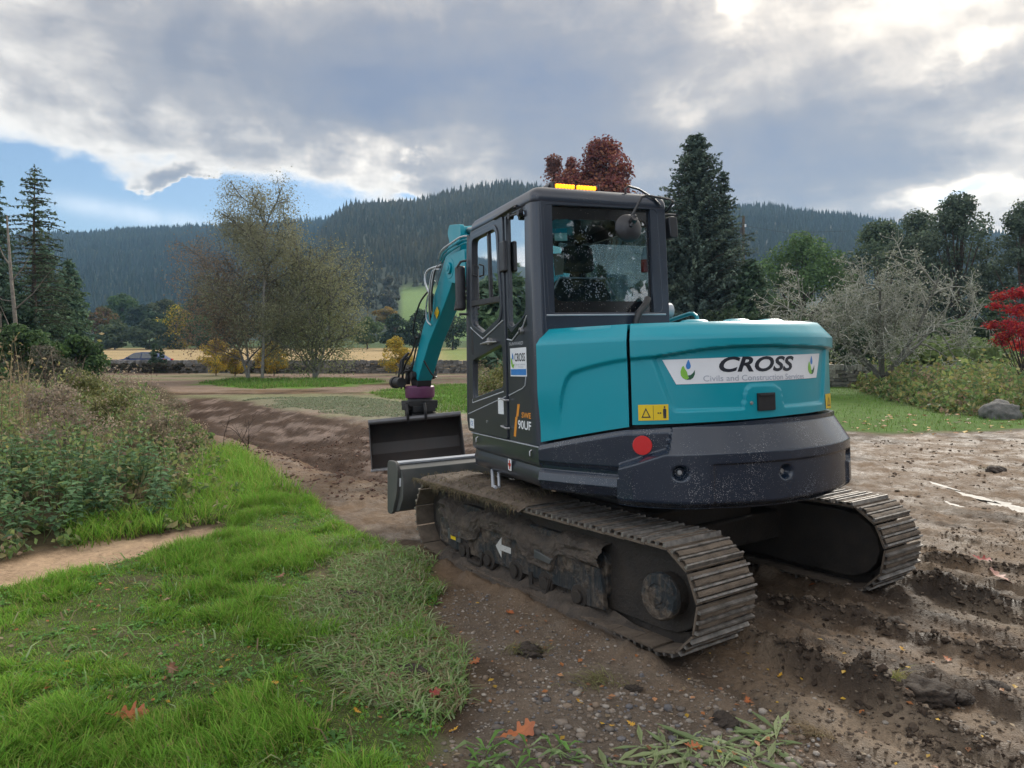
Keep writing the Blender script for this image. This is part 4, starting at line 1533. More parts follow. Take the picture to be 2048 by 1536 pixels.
part('window_sticker', MB().add([(-.394, y, z) for y, z in ((.905, 2.215), (.825, 2.22), (.835, 2.085), (.895, 2.075))], [(0, 1, 2, 3)]), mat_plain('brown_card', (.19, .14, .11), .7), 0, rear_win, recalc=False)

# light bar, mirrors, pipes
mb = MB().span((-.30, .83, 2.646), (-.20, .50, 2.655)).span((-.31, .85, 2.652), (-.22, .835, 2.70)).span((-.31, .520, 2.652), (-.22, .505, 2.70)).span((-.285, .84, 2.654), (-.225, .515, 2.688))
bar = part('light_bar', mb, M_PLASTIC, .006)
for y0, y1 in ((.828, .690), (.672, .530)):
    mb = MB()
    n = 6
    for i in range(n):
        a, b = y0 + (y1 - y0) * i / n, y0 + (y1 - y0) * (i + 1) / n
        mb.span((-.312, a - .002, 2.662), (-.288, b + .002, 2.688))
    part('amber_lamp', mb, M_AMBER, .005, bar)
part('bracket', MB().prism([(.93, 2.645), (.86, 2.70), (.845, 2.70), (.87, 2.645)], 'x', -.25, -.22), M_STEEL, .002, bar)
mir_c = Vector((-.60, .47, 2.36))
mb = MB().tube([(-.30, .05, 2.50), (-.44, .06, 2.53), (-.56, .10, 2.555), (-.60, .16, 2.56), (-.60, .33, 2.575), (-.605, .37, 2.56), (-.60, .455, 2.42)], .0085, 8)
mirror = part('rear_mirror', mb, M_PLASTIC, 0)
ax = Vector((-1, .10, .10)).normalized()
s1 = ax.orthogonal().normalized()
s2 = ax.cross(s1)
lens = lambda d, r: [tuple(mir_c + ax * d + (s1 * math.cos(a) + s2 * math.sin(a)) * r) for a in np.linspace(0, 2 * math.pi, 36, endpoint=False)]
part('mirror_shell', MB().loft([lens(-.016, .082), lens(-.010, .090), lens(.0, .090), lens(.006, .083), lens(.022, .060), lens(.030, .030), lens(.032, .012)]), M_PLASTIC, 0, mirror, sharp=50)
part('mirror_joint', MB().cyl(mir_c + ax * .03 + Vector((0, -.015, .035)), mir_c + ax * .055 + Vector((0, -.02, .05)), .024, 14).tube([mir_c + ax * .035, mir_c + ax * .045 + Vector((0, -.03, .07))], .012, 8), M_PLASTIC, .003, mirror)
mb = MB().tube([(.10, .03, 2.52), (.0, -.03, 2.545), (-.30, -.04, 2.53), (-.42, -.02, 2.50)], .010, 8)
rm = part('side_mirror', mb, M_PLASTIC, 0)
part('mirror_shell', MB().prism(rounded([(.055, 2.49), (-.015, 2.49), (-.02, 2.34), (.045, 2.34)], .025), 'x', -.44, -.36), M_PLASTIC, .012, rm)
mb = MB().tube([(.83, 1.04, 2.34), (.86, 1.10, 2.33), (.87, 1.13, 2.28)], .010, 8).tube([(.85, 1.04, 1.92), (.87, 1.12, 1.92)], .010, 8)
lm = part('side_mirror', MB().tube([(.83, 1.04, 2.34), (.86, 1.10, 2.33), (.87, 1.13, 2.28)], .010, 8), M_PLASTIC, 0)
part('mirror_bracket', MB().tube([(.85, 1.04, 1.92), (.87, 1.12, 1.92)], .010, 8), M_PLASTIC, 0, lm)
part('mirror_shell', MB().loft([[(x, y, z) for x, y in rounded([(.85, 1.06), (.85, 1.13), (.92, 1.14), (.93, 1.06)], .03)] for z in (1.95, 2.0)] + [[(x, y, z) for x, y in rounded([(.85, 1.06), (.85, 1.13), (.92, 1.14), (.93, 1.06)], .03)] for z in (2.25, 2.30)]), M_PLASTIC, .02, lm)
part('work_lamp', MB().cyl((-.30, .04, 1.86), (-.30, -.03, 1.86), .055, 16), M_TRIM, .008)
part('cab_hose', MB().tube([(-.47, .36, 1.72), (-.475, .355, 1.78), (-.475, .33, 1.835), (-.47, .28, 1.885), (-.44, .24, 1.93)], .023, 12), M_HOSE, 0)
part('antenna_cable', MB().tube([(-.40, .36, 2.60), (-.40, .365, 2.66), (-.40, .34, 2.68), (-.40, .26, 2.665), (-.44, .17, 2.60), (-.45, .13, 2.555)], .008, 8), M_PLASTIC, 0)

# ------------------------------------------------------------------ boom, arm, coupler (vertical plane of the boom: s forward, z up)
def strip(centre, half, y0, y1):
    """box section that follows a centre line: half = half depth at each point"""
    c = [Vector((p[0], p[1])) for p in centre]
    up, lo = [], []
    for i, p in enumerate(c):
        d = (c[min(i + 1, len(c) - 1)] - c[max(i - 1, 0)]).normalized()
        nn = Vector((-d.y, d.x))
        up.append(p + nn * half[i])
        lo.append(p - nn * half[i])
    rings = [[(a.x, y0, a.y), (a.x, y1, a.y), (b.x, y1, b.y), (b.x, y0, b.y)] for a, b in zip(up, lo)]
    return MB().loft(rings)


bc = [(-.08, 1.05), (.10, 1.38), (.36, 1.86), (.62, 2.22), (.95, 2.44), (1.35, 2.56), (1.9, 2.66), (2.55, 2.70), (2.92, 2.70)]
part('boom', strip(bc, [.13, .16, .19, .21, .22, .20, .18, .15, .12], -.12, .12), M_TEAL, .012, M=M_BM)
boss = MB().cyl((2.95, -.17, 2.69), (2.95, .17, 2.69), .125, 28).cyl((2.95, .17, 2.69), (2.95, .195, 2.69), .07, 20).cyl((2.95, .195, 2.69), (2.95, .205, 2.69), .035, 14)
boss.prism(rounded([(2.50, 2.86), (3.02, 2.84), (3.10, 2.70), (3.02, 2.54), (2.72, 2.47), (2.50, 2.52)], .05), 'y', .125, .165)
boss.prism(rounded([(2.50, 2.86), (3.02, 2.84), (3.10, 2.70), (3.02, 2.54), (2.72, 2.47), (2.50, 2.52)], .05), 'y', -.165, -.125)
part('boom_tip', boss, M_TEAL, .008, M=M_BM)
mb = strip([(2.82, 3.13), (2.92, 2.96), (3.06, 2.76), (3.40, 2.42), (3.95, 1.95), (4.42, 1.40)], [.15, .18, .19, .17, .15, .12], -.105, .105)
part('arm', mb, M_TEAL, .012, M=M_BM)
part('arm_head', MB().prism(rounded([(2.66, 3.17), (3.00, 3.22), (3.06, 3.12), (2.98, 2.98), (2.76, 2.94), (2.66, 3.02)], .04), 'y', .085, .14).prism(rounded([(2.66, 3.17), (3.00, 3.22), (3.06, 3.12), (2.98, 2.98), (2.76, 2.94), (2.66, 3.02)], .04), 'y', -.14, -.085), M_TEAL, .006, M=M_BM)
mb = MB().cyl((1.25, 0, 2.92), (2.15, 0, 3.06), .065, 18, 0).cyl((2.15, 0, 3.06), (2.78, 0, 3.12), .036, 14, 1).cyl((2.78, -.10, 3.12), (2.78, .10, 3.12), .055, 16, 0).prism([(1.1, 2.65), (1.4, 2.65), (1.3, 2.98), (1.2, 2.98)], 'y', -.06, .06, 0)
part('arm_cylinder', mb, [M_TEAL, M_STEEL], .004, M=M_BM)
mb = MB().cyl((.55, 0, 1.02), (1.15, 0, 1.72), .07, 18, 0).cyl((1.15, 0, 1.72), (1.52, 0, 2.34), .038, 14, 1)
part('boom_cylinder', mb, [M_GREY, M_STEEL], .004, M=M_BM)
mb = MB().cyl((3.42, .0, 2.72), (4.10, 0, 2.02), .058, 16, 0).cyl((4.10, 0, 2.02), (4.62, 0, 1.50), .032, 12, 1)
part('bucket_cylinder', mb, [M_GREY, M_STEEL], .004, M=M_BM)
mb = MB().prism([(-.28, .62), (.16, .62), (.16, 1.2), (.02, 1.3), (-.2, 1.2)], 'y', .10, .15).prism([(-.28, .62), (.16, .62), (.16, 1.2), (.02, 1.3), (-.2, 1.2)], 'y', -.15, -.10)
part('boom_bracket', mb, M_GREY, .01, M=M_BM)

# pipes and hoses on the left of the boom and arm
def hose(pts, r=.011, mat=None, nm='hose'):
    P = [Vector(p) for p in pts]
    out = []
    for i in range(len(P) - 1):
        p0, p1, p2, p3 = P[max(i - 1, 0)], P[i], P[i + 1], P[min(i + 2, len(P) - 1)]
        for k in range(5):
            t = k / 5
            out.append(.5 * ((2 * p1) + (p2 - p0) * t + (2 * p0 - 5 * p1 + 4 * p2 - p3) * t * t + (3 * p1 - p0 - 3 * p2 + p3) * t ** 3))
    out.append(P[-1])
    o = MB().tube(out, r, 6).build(nm, mat or M_HOSE, EXC, M_BM)
    return o


for k, dy in enumerate((.150, .172, .194)):
    hose([(1.3, dy, 2.60 + .035 * k), (1.95, dy, 2.80 + .04 * k), (2.45, dy, 2.92 + .035 * k), (2.75, dy + .02, 2.90 + .03 * k), (3.05, dy + .02, 2.86 + .03 * k), (3.22, dy, 2.80 + .02 * k)], .012, M_TEAL if k < 2 else M_PIPE, 'pipe')
for k in range(4):
    o_ = .03 * k
    hose([(3.22, .15 + o_ * .4, 2.80 - o_), (3.34 + o_, .20, 2.70), (3.42 + o_, .22, 2.42), (3.50 + o_, .19, 2.24 - o_), (3.62 + o_ * .5, .15, 2.22 - o_), (3.60, .13, 2.45)], .011, M_PIPE if k % 2 else M_HOSE)
hose([(3.40, .12, 2.78), (3.60, .20, 2.74), (3.64, .22, 2.60), (3.58, .18, 2.42)], .012, M_PIPE)
hose([(3.66, .14, 2.52), (3.86, .22, 2.34), (4.12, .22, 2.02), (4.16, .18, 1.90)], .012)
hose([(3.50, .14, 2.60), (3.74, .16, 2.38), (3.80, .15, 2.14), (3.70, .13, 2.05)], .012, M_PIPE)
hose([(4.16, .16, 1.92), (4.36, .16, 1.72), (4.58, .18, 1.56), (4.70, .18, 1.38), (4.72, .14, 1.20)], .013)
hose([(4.10, .13, 1.96), (4.30, .13, 1.74), (4.42, .15, 1.50), (4.62, .2, 1.44), (4.78, .18, 1.22)], .013)
hose([(4.02, .12, 1.60), (4.05, .0, 1.42), (4.22, -.13, 1.38), (4.26, -.13, 1.55)], .012)
for k in range(3):
    hose([(2.30, .12 + .03 * k, 2.50), (2.42, .20 + .03 * k, 2.28), (2.60, .20 + .03 * k, 2.16), (2.66, .15 + .02 * k, 2.36), (2.60, .12, 2.48)], .010, M_PIPE if k == 1 else M_HOSE)
flat = MB().prism([(3.50, 2.28), (3.60, 2.20), (3.52, 2.12), (3.44, 2.20)], 'y', .118, .121)
part('warning_label', flat, M_YELLOW, 0, M=M_BM)

# link, tiltrotator and coupler
mb = MB().prism(rounded([(4.28, 1.52), (4.52, 1.52), (4.62, 1.34), (4.56, 1.24), (4.34, 1.24)], .03), 'y', -.10, .10)
mb.cyl((4.40, -.17, 1.40), (4.40, .17, 1.40), .055, 16).cyl((4.62, -.15, 1.46), (4.62, .15, 1.46), .05, 16)
mb.prism([(4.56, 1.52), (4.70, 1.44), (4.76, 1.28), (4.62, 1.28)], 'y', -.14, -.10).prism([(4.56, 1.52), (4.70, 1.44), (4.76, 1.28), (4.62, 1.28)], 'y', .10, .14)
part('bucket_link', mb, M_BLACK, .006, M=M_BM)
mb = MB().cyl((4.52, .26, 1.31), (4.80, .26, 1.31), .07, 16).cyl((4.74, .26, 1.31), (4.82, .26, 1.31), .085, 16).tube([(4.62, .24, 1.42), (4.60, .20, 1.62), (4.54, .14, 1.66)], .02, 8).tube([(4.68, .25, 1.38), (4.66, .22, 1.60), (4.58, .16, 1.70)], .016, 8)
mb.tube([(4.5, .27, 1.45), (4.48, .26, 1.62), (4.42, .18, 1.72)], .018, 8)
part('tilt_cylinder', mb, M_BLACK, .006, M=M_BM)
q = np.linspace(0, 2 * math.pi, 28, endpoint=False)
blob = lambda z, rx, ry: [(4.52 + rx * math.cos(a), ry * math.sin(a), z) for a in q]
rot = part('tiltrotator', MB().loft([blob(1.26, .17, .19), blob(1.24, .20, .205), blob(1.12, .20, .205), blob(1.09, .185, .195)]), M_PURPLE, .006, M=M_BM)
mb = MB().loft([blob(1.09, .16, .17), blob(1.04, .17, .185)]).span((4.36, -.20, .98), (4.68, .22, 1.055)).span((4.34, -.16, .90), (4.70, .17, .985)).span((4.40, .12, .93), (4.58, .25, 1.03))
mb.span((4.37, -.13, .80), (4.66, .14, .905)).cyl((4.40, -.17, .85), (4.40, .18, .85), .045, 14).cyl((4.62, -.17, .87), (4.62, .18, .87), .045, 14).span((4.38, -.20, .94), (4.5, -.10, 1.04))
part('quick_coupler', mb, M_BLACK, .008, rot, M=M_BM)

# ---- grading bucket hung from the coupler, turned towards the machine
bl, br = Vector((-1.86, 10.02, .03)), Vector((-.66, 10.22, .13))
eu = (br - bl).normalized()
nn = Vector((eu.y, -eu.x, 0)).normalized()
uu = nn.cross(eu) * -1
if uu.z < 0:
    uu = -uu
L = (br - bl).length
prof = [(.20, .0), (.02, -.01), (-.18, .03), (-.32, .13), (-.37, .28), (-.33, .43), (-.22, .54), (-.04, .60)]
thk = .022
MBK = Matrix(((eu.x, nn.x, uu.x, bl.x - MACHINE.x), (eu.y, nn.y, uu.y, bl.y - MACHINE.y), (eu.z, nn.z, uu.z, bl.z), (0, 0, 0, 1)))
inner = prof
outer = []
for i, p in enumerate(prof):
    a, b = Vector(prof[max(i - 1, 0)]), Vector(prof[min(i + 1, len(prof) - 1)])
    t = (b - a).normalized()
    outer.append((p[0] + (-t.y if False else -abs(t.y)) * thk, p[1] - (t.x * -1) * thk * (-1 if t.x < 0 else -1) * .0 - (thk if i < 3 else -thk if i > 5 else 0)))
sec = inner + outer[::-1]
mb = MB().loft([[(0, p[0], p[1]) for p in sec], [(L, p[0], p[1]) for p in sec]])
bucket = part('grading_bucket', mb, M_BUCKET, .003, M=MBK)
endp = rounded([(.20, -.01), (.16, .12), (.06, .36), (-.02, .62), (-.24, .57), (-.36, .44), (-.40, .28), (-.34, .11), (-.18, .0)], .03)
for a in (-.012, L):
    part('end_plate', MB().prism(endp, 'x', a, a + .014), M_BUCKET, .003, bucket)
part('top_edge', MB().cyl((-.012, -.04, .605), (L + .014, -.04, .605), .036, 16), M_BUCKTOP, .004, bucket)
part('cutting_edge', MB().span((-.02, .13, -.018), (L + .02, .235, .006)), M_STEEL, .003, bucket)
for a in (.50, .74):
    part('coupler_ear', MB().prism(rounded([(-.30, .50), (.0, .58), (.04, .70), (-.06, .80), (-.30, .78), (-.36, .62)], .04), 'x', a, a + .035), M_BLACK, .005, bucket)

# ------------------------------------------------------------------ undercarriage
TX0, TX1, TR = -1.09, 1.22, .262
SHOE = .154


def track_path(s):
    """point and heading along the chain (side view x, z), s from 0"""
    zc = TR + .045
    Ls, La = TX1 - TX0, math.pi * TR
    s = s % (2 * Ls + 2 * La)
    if s < Ls:
        sag = -.018 * math.sin(math.pi * s / Ls)
        return TX0 + s, zc + TR + sag, 0.0
    s -= Ls
    if s < La:
        a = s / TR
        return TX1 + TR * math.sin(a), zc + TR * math.cos(a), -a
    s -= La
    if s < Ls:
        return TX1 - s, zc - TR, -math.pi
    s -= Ls
    a = s / TR
    return TX0 - TR * math.sin(a), zc - TR * math.cos(a), -math.pi - a


def shoe_mesh(seed):
    """triple-grouser shoe, clay packed between the bars; local x along the chain, z outward"""
    r = random.Random(seed)
    mb = MB().span((-.074, -.225, .0), (.074, .225, .012), 1)
    for gx_, gh in ((-.058, .036), (-.004, .029), (.050, .033)):
        mb.prism([(gx_ - .009, .01), (gx_ + .009, .01), (gx_ + .005, gh), (gx_ - .005, gh)], 'y', -.224, .224, 0)
    for a, b in ((-.050, -.012), (.004, .044)):
        ny, lev = 12, r.choice((.25, .7, 1.0, 1.15))
        rows = []
        for i in range(ny + 1):
            y = -.215 + .43 * i / ny
            h = .015 + r.random() * .008 + .009 * lev
            rows.append([(a, y, .011), (a + .006, y, h), ((a + b) / 2, y, h + .007 * r.random()), (b - .006, y, h), (b, y, .011)])
        mb.loft(rows, 1, closed=False, caps=False)
    return mb.mesh('track_shoe', [M_GROUSER, M_MUD], 35)


shoes = [shoe_mesh(i) for i in range(7)]
perim = 2 * (TX1 - TX0) + 2 * math.pi * TR
nshoe = int(round(perim / SHOE))


def make_track(side, first):
    y0 = .885 * side
    # frame
    fr = [(-.62, .16), (-.62, .40), (-.45, .45), (.95, .45), (1.05, .38), (1.05, .14), (.9, .12), (-.5, .12)]
    mb = MB().prism(rounded(fr, .03), 'y', y0 - .13, y0 + .13)
    tr = part('track', mb, M_UFRAME, .012, M=M_UN)
    sd = side
    outy = y0 + sd * .225
    # outer skirt plate of the frame
    part('frame_side', MB().prism([(1.22, .135), (1.22, .30), (1.08, .335), (-.30, .335), (-.60, .33), (-.64, .10), (-.46, .085), (-.40, .14), (1.0, .105)], 'y', y0 + sd * .13, y0 + sd * .165), M_UFRAME, .006, tr)
    part('frame_boss', MB().prism([(1.06, .175), (1.06, .255), (.88, .255), (.88, .175)], 'y', y0 + sd * .165, y0 + sd * .19), M_BLADE, .006, tr)
    part('frame_boss', MB().prism([(-.02, .27), (-.02, .325), (-.20, .30), (-.18, .265)], 'y', y0 + sd * .165, y0 + sd * .20), M_BLADE, .006, tr)
    lp = [(track_path(q_)[0], track_path(q_)[1]) for q_ in np.linspace(0, perim, 60, endpoint=False)]
    lp = [(.1 + (x - .1) * .955, .307 + (z - .307) * .84) for x, z in lp]
    part('inner_guard', MB().prism(lp, 'y', y0 - sd * .14, y0 + sd * .09), M_WETMUD, .01, tr)
    rows = []
    n_c = 230
    for i in range(n_c):
        x = TX0 + .10 + (TX1 - TX0 + .04) * i / (n_c - 1)
        e = min(1, i / 45, (n_c - 1 - i) / 30)
        row = []
        for j, (yo, zo) in enumerate(((.10, .085), (.15, .075), (.19, .062), (.215, .048), (.238, .030), (.262, .006), (.30, -.03))):
            k = fbm(np.array([x * 7.0]), np.array([j * .35 + sd * 5]), 87, 5, .68)[0] - .5
            row.append((x + k * .03, y0 + sd * (yo + k * .05), (zo + k * .085) * e + (0 if j else .03)))
        rows.append(row)
    part('packed_mud', MB().loft(rows, 0, closed=False, caps=False), M_SIDEMUD, 0, tr, sharp=80)
    # sprocket hub, idler, rollers
    c = (TX0, y0, TR + .045)
    q_ = np.linspace(0, 2 * math.pi, 36, endpoint=False)
    teeth = [(TX0 + (.215 + .02 * (i % 3 == 0)) * math.cos(a), TR + .045 + (.215 + .02 * (i % 3 == 0)) * math.sin(a)) for i, a in enumerate(q_)]
    part('sprocket', MB().prism(teeth, 'y', y0 - .03, y0 + .03).cyl((TX0, y0 - .12, c[2]), (TX0, y0 + sd * .17, c[2]), .112, 28), M_WETMUD, .006, tr)
    part('hub_cover', MB().loft([[(TX0 + r_ * math.cos(a), y0 + sd * yy, c[2] + r_ * math.sin(a)) for a in q_] for r_, yy in ((.122, .165), (.122, .20), (.112, .212), (.07, .213), (.064, .207), (.04, .208), (.035, .216), (.016, .218))]), M_UFRAME, 0, tr, sharp=40)
    part('idler_wheel', MB().cyl((TX1, y0 - .06, c[2]), (TX1, y0 + .06, c[2]), .225, 32).cyl((TX1, y0 - .13, c[2]), (TX1, y0 + sd * .15, c[2]), .09, 20), M_WETMUD, .01, tr)
    for x in (.86, .54, .22, -.10, -.42):
        part('roller', MB().cyl((x, y0 - .14, .125), (x, y0 + sd * .17, .125), .072, 18).cyl((x, y0 + sd * .17, .125), (x, y0 + sd * .19, .125), .04, 12), M_WETMUD, .006, tr)
    for x in (.70, -.05):
        part('roller_guard', MB().tube([(x + .10, y0 + sd * .17, .16), (x + .08, y0 + sd * .18, .075), (x - .08, y0 + sd * .18, .075), (x - .10, y0 + sd * .17, .16)], .016, 6), M_WETMUD, 0, tr)
    part('carrier_roller', MB().cyl((.30, y0 - .08, .50), (.30, y0 + sd * .10, .50), .05, 14).span((.26, y0 - .03, .42), (.34, y0 + .03, .50)), M_WETMUD, .004, tr)
    # chain links, joined
    ch = MB()
    for i in range(nshoe):
        x, z, a = track_path(i * perim / nshoe)
        rt = Matrix.Rotation(-a, 3, 'Y')
        for yy in (-.055, .055):
            ch.box(Vector((x, y0 + yy, z)) + rt @ Vector((0, 0, -.03)), (.15, .028, .06), rt)
    o = part('track_chain', ch, M_WETMUD, 0, tr)
    o['kind'] = 'stuff'
    for i in range(nshoe):
        x, z, a = track_path(i * perim / nshoe)
        o = link('track_shoe', shoes[(i * 5 + i // 3) % 7], tr, T3((x, y0, z)) @ Matrix.Rotation(-a, 4, 'Y'))
    return tr, y0, outy


trL, yL, oL = make_track(1, True)
trR, yR, oR = make_track(-1, False)
# arrow and plate on the left frame
yy = yL + .1665
arrow = [(.36, .215), (.44, .235 - .055), (.44, .20 - .0), (.44, .20)]
mb = MB().add([(x, yy, z) for x, z in ((.455, .245), (.385, .315), (.385, .265), (.275, .265), (.275, .225), (.385, .225), (.385, .175))], [(0, 1, 6), (2, 3, 4, 5)])
part('arrow_mark', mb, mat_dirty('scuffed_white', (.5, .5, .48), .6, 0, .5, .5, mud=(.12, .10, .08), sc=60), 0, trL, recalc=False)
part('load_label', MB().add([(x, yy + .026, z) for x, z in ((1.01, .245), (.94, .245), (.94, .185), (1.01, .185))], [(0, 1, 2, 3)]), M_YELLOW, 0, trL, recalc=False)

# X-frame and blade
mb = MB().span((-.55, -.80, .24), (.62, .80, .44)).prism([(-.5, -.5), (.5, -.5), (.5, .5), (-.5, .5)], 'z', .42, .56)
part('centre_frame', mb, M_WETMUD, .02, M=M_UN)
bp = [(1.88, .64), (1.80, .60), (1.755, .50), (1.765, .36), (1.83, .25), (1.93, .22), (1.90, .34), (1.88, .46), (1.91, .58), (1.95, .645)]
mb = MB().prism(bp, 'y', -1.10, 1.085)
blade = part('dozer_blade', mb, M_BLADE, .005, M=M_UN)
part('top_edge', MB().prism([(1.955, .650), (1.86, .650), (1.86, .632), (1.955, .632)], 'y', -1.10, 1.085), M_TRIM, .003, blade)
for a in (1.085, -1.115):
    part('end_plate', MB().prism(rounded([(1.99, .66), (1.84, .665), (1.80, .60), (1.82, .40), (1.90, .21), (1.99, .21)], .04), 'y', a, a + .03), M_BLADE, .005, blade)
part('safety_label', MB().add([(x, y, z) for x, y, z in ((1.797, 1.10, .53), (1.797, 1.085, .53), (1.80, 1.085, .46), (1.80, 1.10, .46))], [(0, 1, 2, 3)]), M_WHITE, 0, blade, recalc=False)
mb = MB()
for s_ in (1, -1):
    mb.loft([[(x, s_ * y + d, z + e) for d, e in ((-.05, -.06), (.05, -.06), (.05, .06), (-.05, .06))] for x, y, z in ((.60, .42, .34), (1.3, .44, .44), (1.78, .46, .47))])
mb.prism([(1.25, .52), (1.78, .50), (1.80, .36), (1.25, .36)], 'y', -.35, -.30).prism([(1.25, .52), (1.78, .50), (1.80, .36), (1.25, .36)], 'y', .30, .35)
part('blade_arm', mb, M_BLADE, .01, M=M_UN)
part('blade_cylinder', MB().cyl((.62, 0, .46), (1.3, 0, .52), .06, 16).cyl((1.3, 0, .52), (1.76, 0, .50), .035, 12), M_GREY, .004, M=M_UN)


# ---- clay and torn turf lying on the left track, hanging over its edges
def mud_cake(tr, y0, x0, x1, amp, hang, seed, n_grass):
    nx_, ny_ = int((x1 - x0) / .011), 30
    xs, ys = np.meshgrid(np.linspace(x0, x1, nx_), np.linspace(-.27, .27, ny_))
    top = 2 * TR + .045 + .034
    fade = np.clip(np.minimum((xs - x0) / .45, (x1 - xs) / .10), 0, 1)
    edge = 1 - np.abs(ys / .27) ** 6
    h = (fbm(xs * 6, ys * 6, seed, 5, .65) + .9 * (fbm(xs * 26, ys * 9, seed + 3, 3, .6) - .5)) * amp * (.4 + .6 * fade) * fade + .004
    z = top - .022 * fade * 0 + h * edge - (1 - edge) * (.03 + hang * fbm(xs * 11, ys * 0 + 3, seed + 5, 3) * fade)
    ridge = (np.abs(((xs + .03 + .02 * (fbm(xs * 3, ys * 3, seed + 2, 2) - .5)) / .052) % 1 - .5) * 2) ** 3 * .020 * (.35 + .9 * fbm(xs * 8, ys * 5, seed + 4, 3))
    z = z + ridge - .016 * (1 - fade)
    yy_ = ys + (fbm(xs * 13, ys * 13, seed + 9, 2) - .5) * .03
    V = np.stack([xs, y0 + yy_, z], -1).reshape(-1, 3)
    i = (np.arange(ny_ - 1)[:, None] * nx_ + np.arange(nx_ - 1)[None]).ravel()
    F = np.stack([i, i + 1, i + nx_ + 1, i + nx_], 1)
    o = link('mud_cake', np_mesh('mud_cake', V, F, None, [M_MUD], True), tr)
    o['kind'] = 'stuff'
    if n_grass:
        x = x0 + (x1 - x0) * RNG.random(n_grass)
        side = RNG.random(n_grass)
        y = np.where(side < .55, .26 + .02 * RNG.random(n_grass), -.26 + .52 * RNG.random(n_grass))
        b = np.stack([x, y0 + y, np.full(n_grass, top + amp * .35) - np.where(side < .55, .02, 0)], 1)
        a = RNG.random(n_grass) * 6.28
        ln = .025 + .07 * RNG.random(n_grass) ** 1.6
        out = np.where(side < .55, 1.0, .15)
        tipv = b + np.stack([np.cos(a) * ln * .6, np.sin(a) * ln * .3 + out * .035, np.where(side < .55, -ln * RNG.random(n_grass), .012)], 1)
        mid = (b + tipv) / 2 + np.stack([0 * a, out * .02, .012 + 0 * a], 1)
        w = .0022
        d = np.stack([np.cos(a + 1.2), np.sin(a + 1.2), 0 * a], 1) * w
        V = np.stack([b - d, b + d, mid + d, mid - d, tipv], 1).reshape(-1, 3)
        k = (np.arange(n_grass) * 5)[:, None]
        F = np.concatenate([k + [[0, 1, 2]], k + [[0, 2, 3]], k + [[3, 2, 4]]])
        pal = np.array([(.17, .13, .08), (.20, .16, .095), (.11, .105, .055), (.10, .078, .052)])
        c = np.repeat(pal[RNG.integers(0, 4, n_grass)], 5, 0)
        o = link('torn_turf', np_mesh('torn_turf', V, F, c, [M_DRY]), tr)
        o['kind'] = 'stuff'


mud_cake(trL, yL, .05, 1.40, .022, .035, 301, 1300)
mud_cake(trR, yR, -.55, 1.3, .018, .03, 311, 250)
# clay packed on the track frame behind the shoes
for tr_, y_, sd_ in ((trL, yL, 1), (trR, yR, -1)):
    nx_, ny_ = 260, 34
    xs, vs = np.meshgrid(np.linspace(-.62, 1.20, nx_), np.linspace(0, 1, ny_))
    n1_ = fbm(xs * 5, vs * 3 + sd_ * 7, 401, 5, .65) - .5
    n2_ = fbm(xs * 22, vs * 9, 403, 3, .6) - .5
    low = .335 - .13 * sstep(fbm(xs[0] * 2.2, xs[0] * 0 + 3, 405, 4, .6), .45, .62)
    zz_ = .515 * (1 - vs) + low[None] * vs
    out_y = .04 + .15 * sstep(vs, 0, .55) + n1_ * .07 + n2_ * .025
    out_y = np.where(vs > .97, .10, np.maximum(out_y, .05))
    V = np.stack([xs + n2_ * .02, y_ + sd_ * out_y, zz_ + n2_ * .015], -1).reshape(-1, 3)
    i = (np.arange(ny_ - 1)[:, None] * nx_ + np.arange(nx_ - 1)[None]).ravel()
    link('packed_mud', np_mesh('packed_mud', V, np.stack([i, i + 1, i + nx_ + 1, i + nx_], 1), None, [M_SIDEMUD], True), tr_)

# ================================================================== trees
def unit(v):
    return v / (np.linalg.norm(v, axis=-1, keepdims=True) + 1e-9)


def leaf_quads(c, size, nrm=None, col=None, aspect=1.6, flop=.5):
    """one folded diamond leaf per centre: (V, F, C)"""
    n = len(c)
    size = np.broadcast_to(size, (n,))[:, None]
    a = unit(RNG.normal(size=(n, 3)))
    if nrm is not None:
        a = unit(a * flop + nrm)
    t = unit(np.cross(a, RNG.normal(size=(n, 3))))
    b = np.cross(a, t)
    L, Wd = t * size * aspect * .5, b * size * .5
    lift = a * size * .12
    V = np.stack([c - L, c + Wd + lift, c + L, c - Wd + lift], 1).reshape(-1, 3)
    F = (np.arange(n) * 4)[:, None] + np.arange(4)[None]
    return V, F, np.repeat(col, 4, 0)


def tubes(A, pts, rad, col, k=5):
    """tapered tube along pts as quads"""
    pts = np.asarray(pts, float)
    d = unit(np.gradient(pts, axis=0))
    up = unit(np.cross(d, np.array([.31, .77, .55])))
    sd = np.cross(d, up)
    a = np.linspace(0, 2 * np.pi, k, endpoint=False)
    rad = np.broadcast_to(rad, (len(pts),))
    V = pts[:, None] + rad[:, None, None] * (up[:, None] * np.cos(a)[None, :, None] + sd[:, None] * np.sin(a)[None, :, None])
    n = len(pts)
    F = [(i * k + j, i * k + (j + 1) % k, (i + 1) * k + (j + 1) % k, (i + 1) * k + j) for i in range(n - 1) for j in range(k)]
    A.add(V.reshape(-1, 3), F, np.asarray(col))


def wander(p, d, length, n, wob, lift=0.0):
    out = [np.array(p, float)]
    d = np.array(d, float)
    for i in range(n):
        d = unit(d + RNG.normal(size=3) * wob + np.array([0, 0, lift]))
        out.append(out[-1] + d * length / n)
    return np.array(out), d


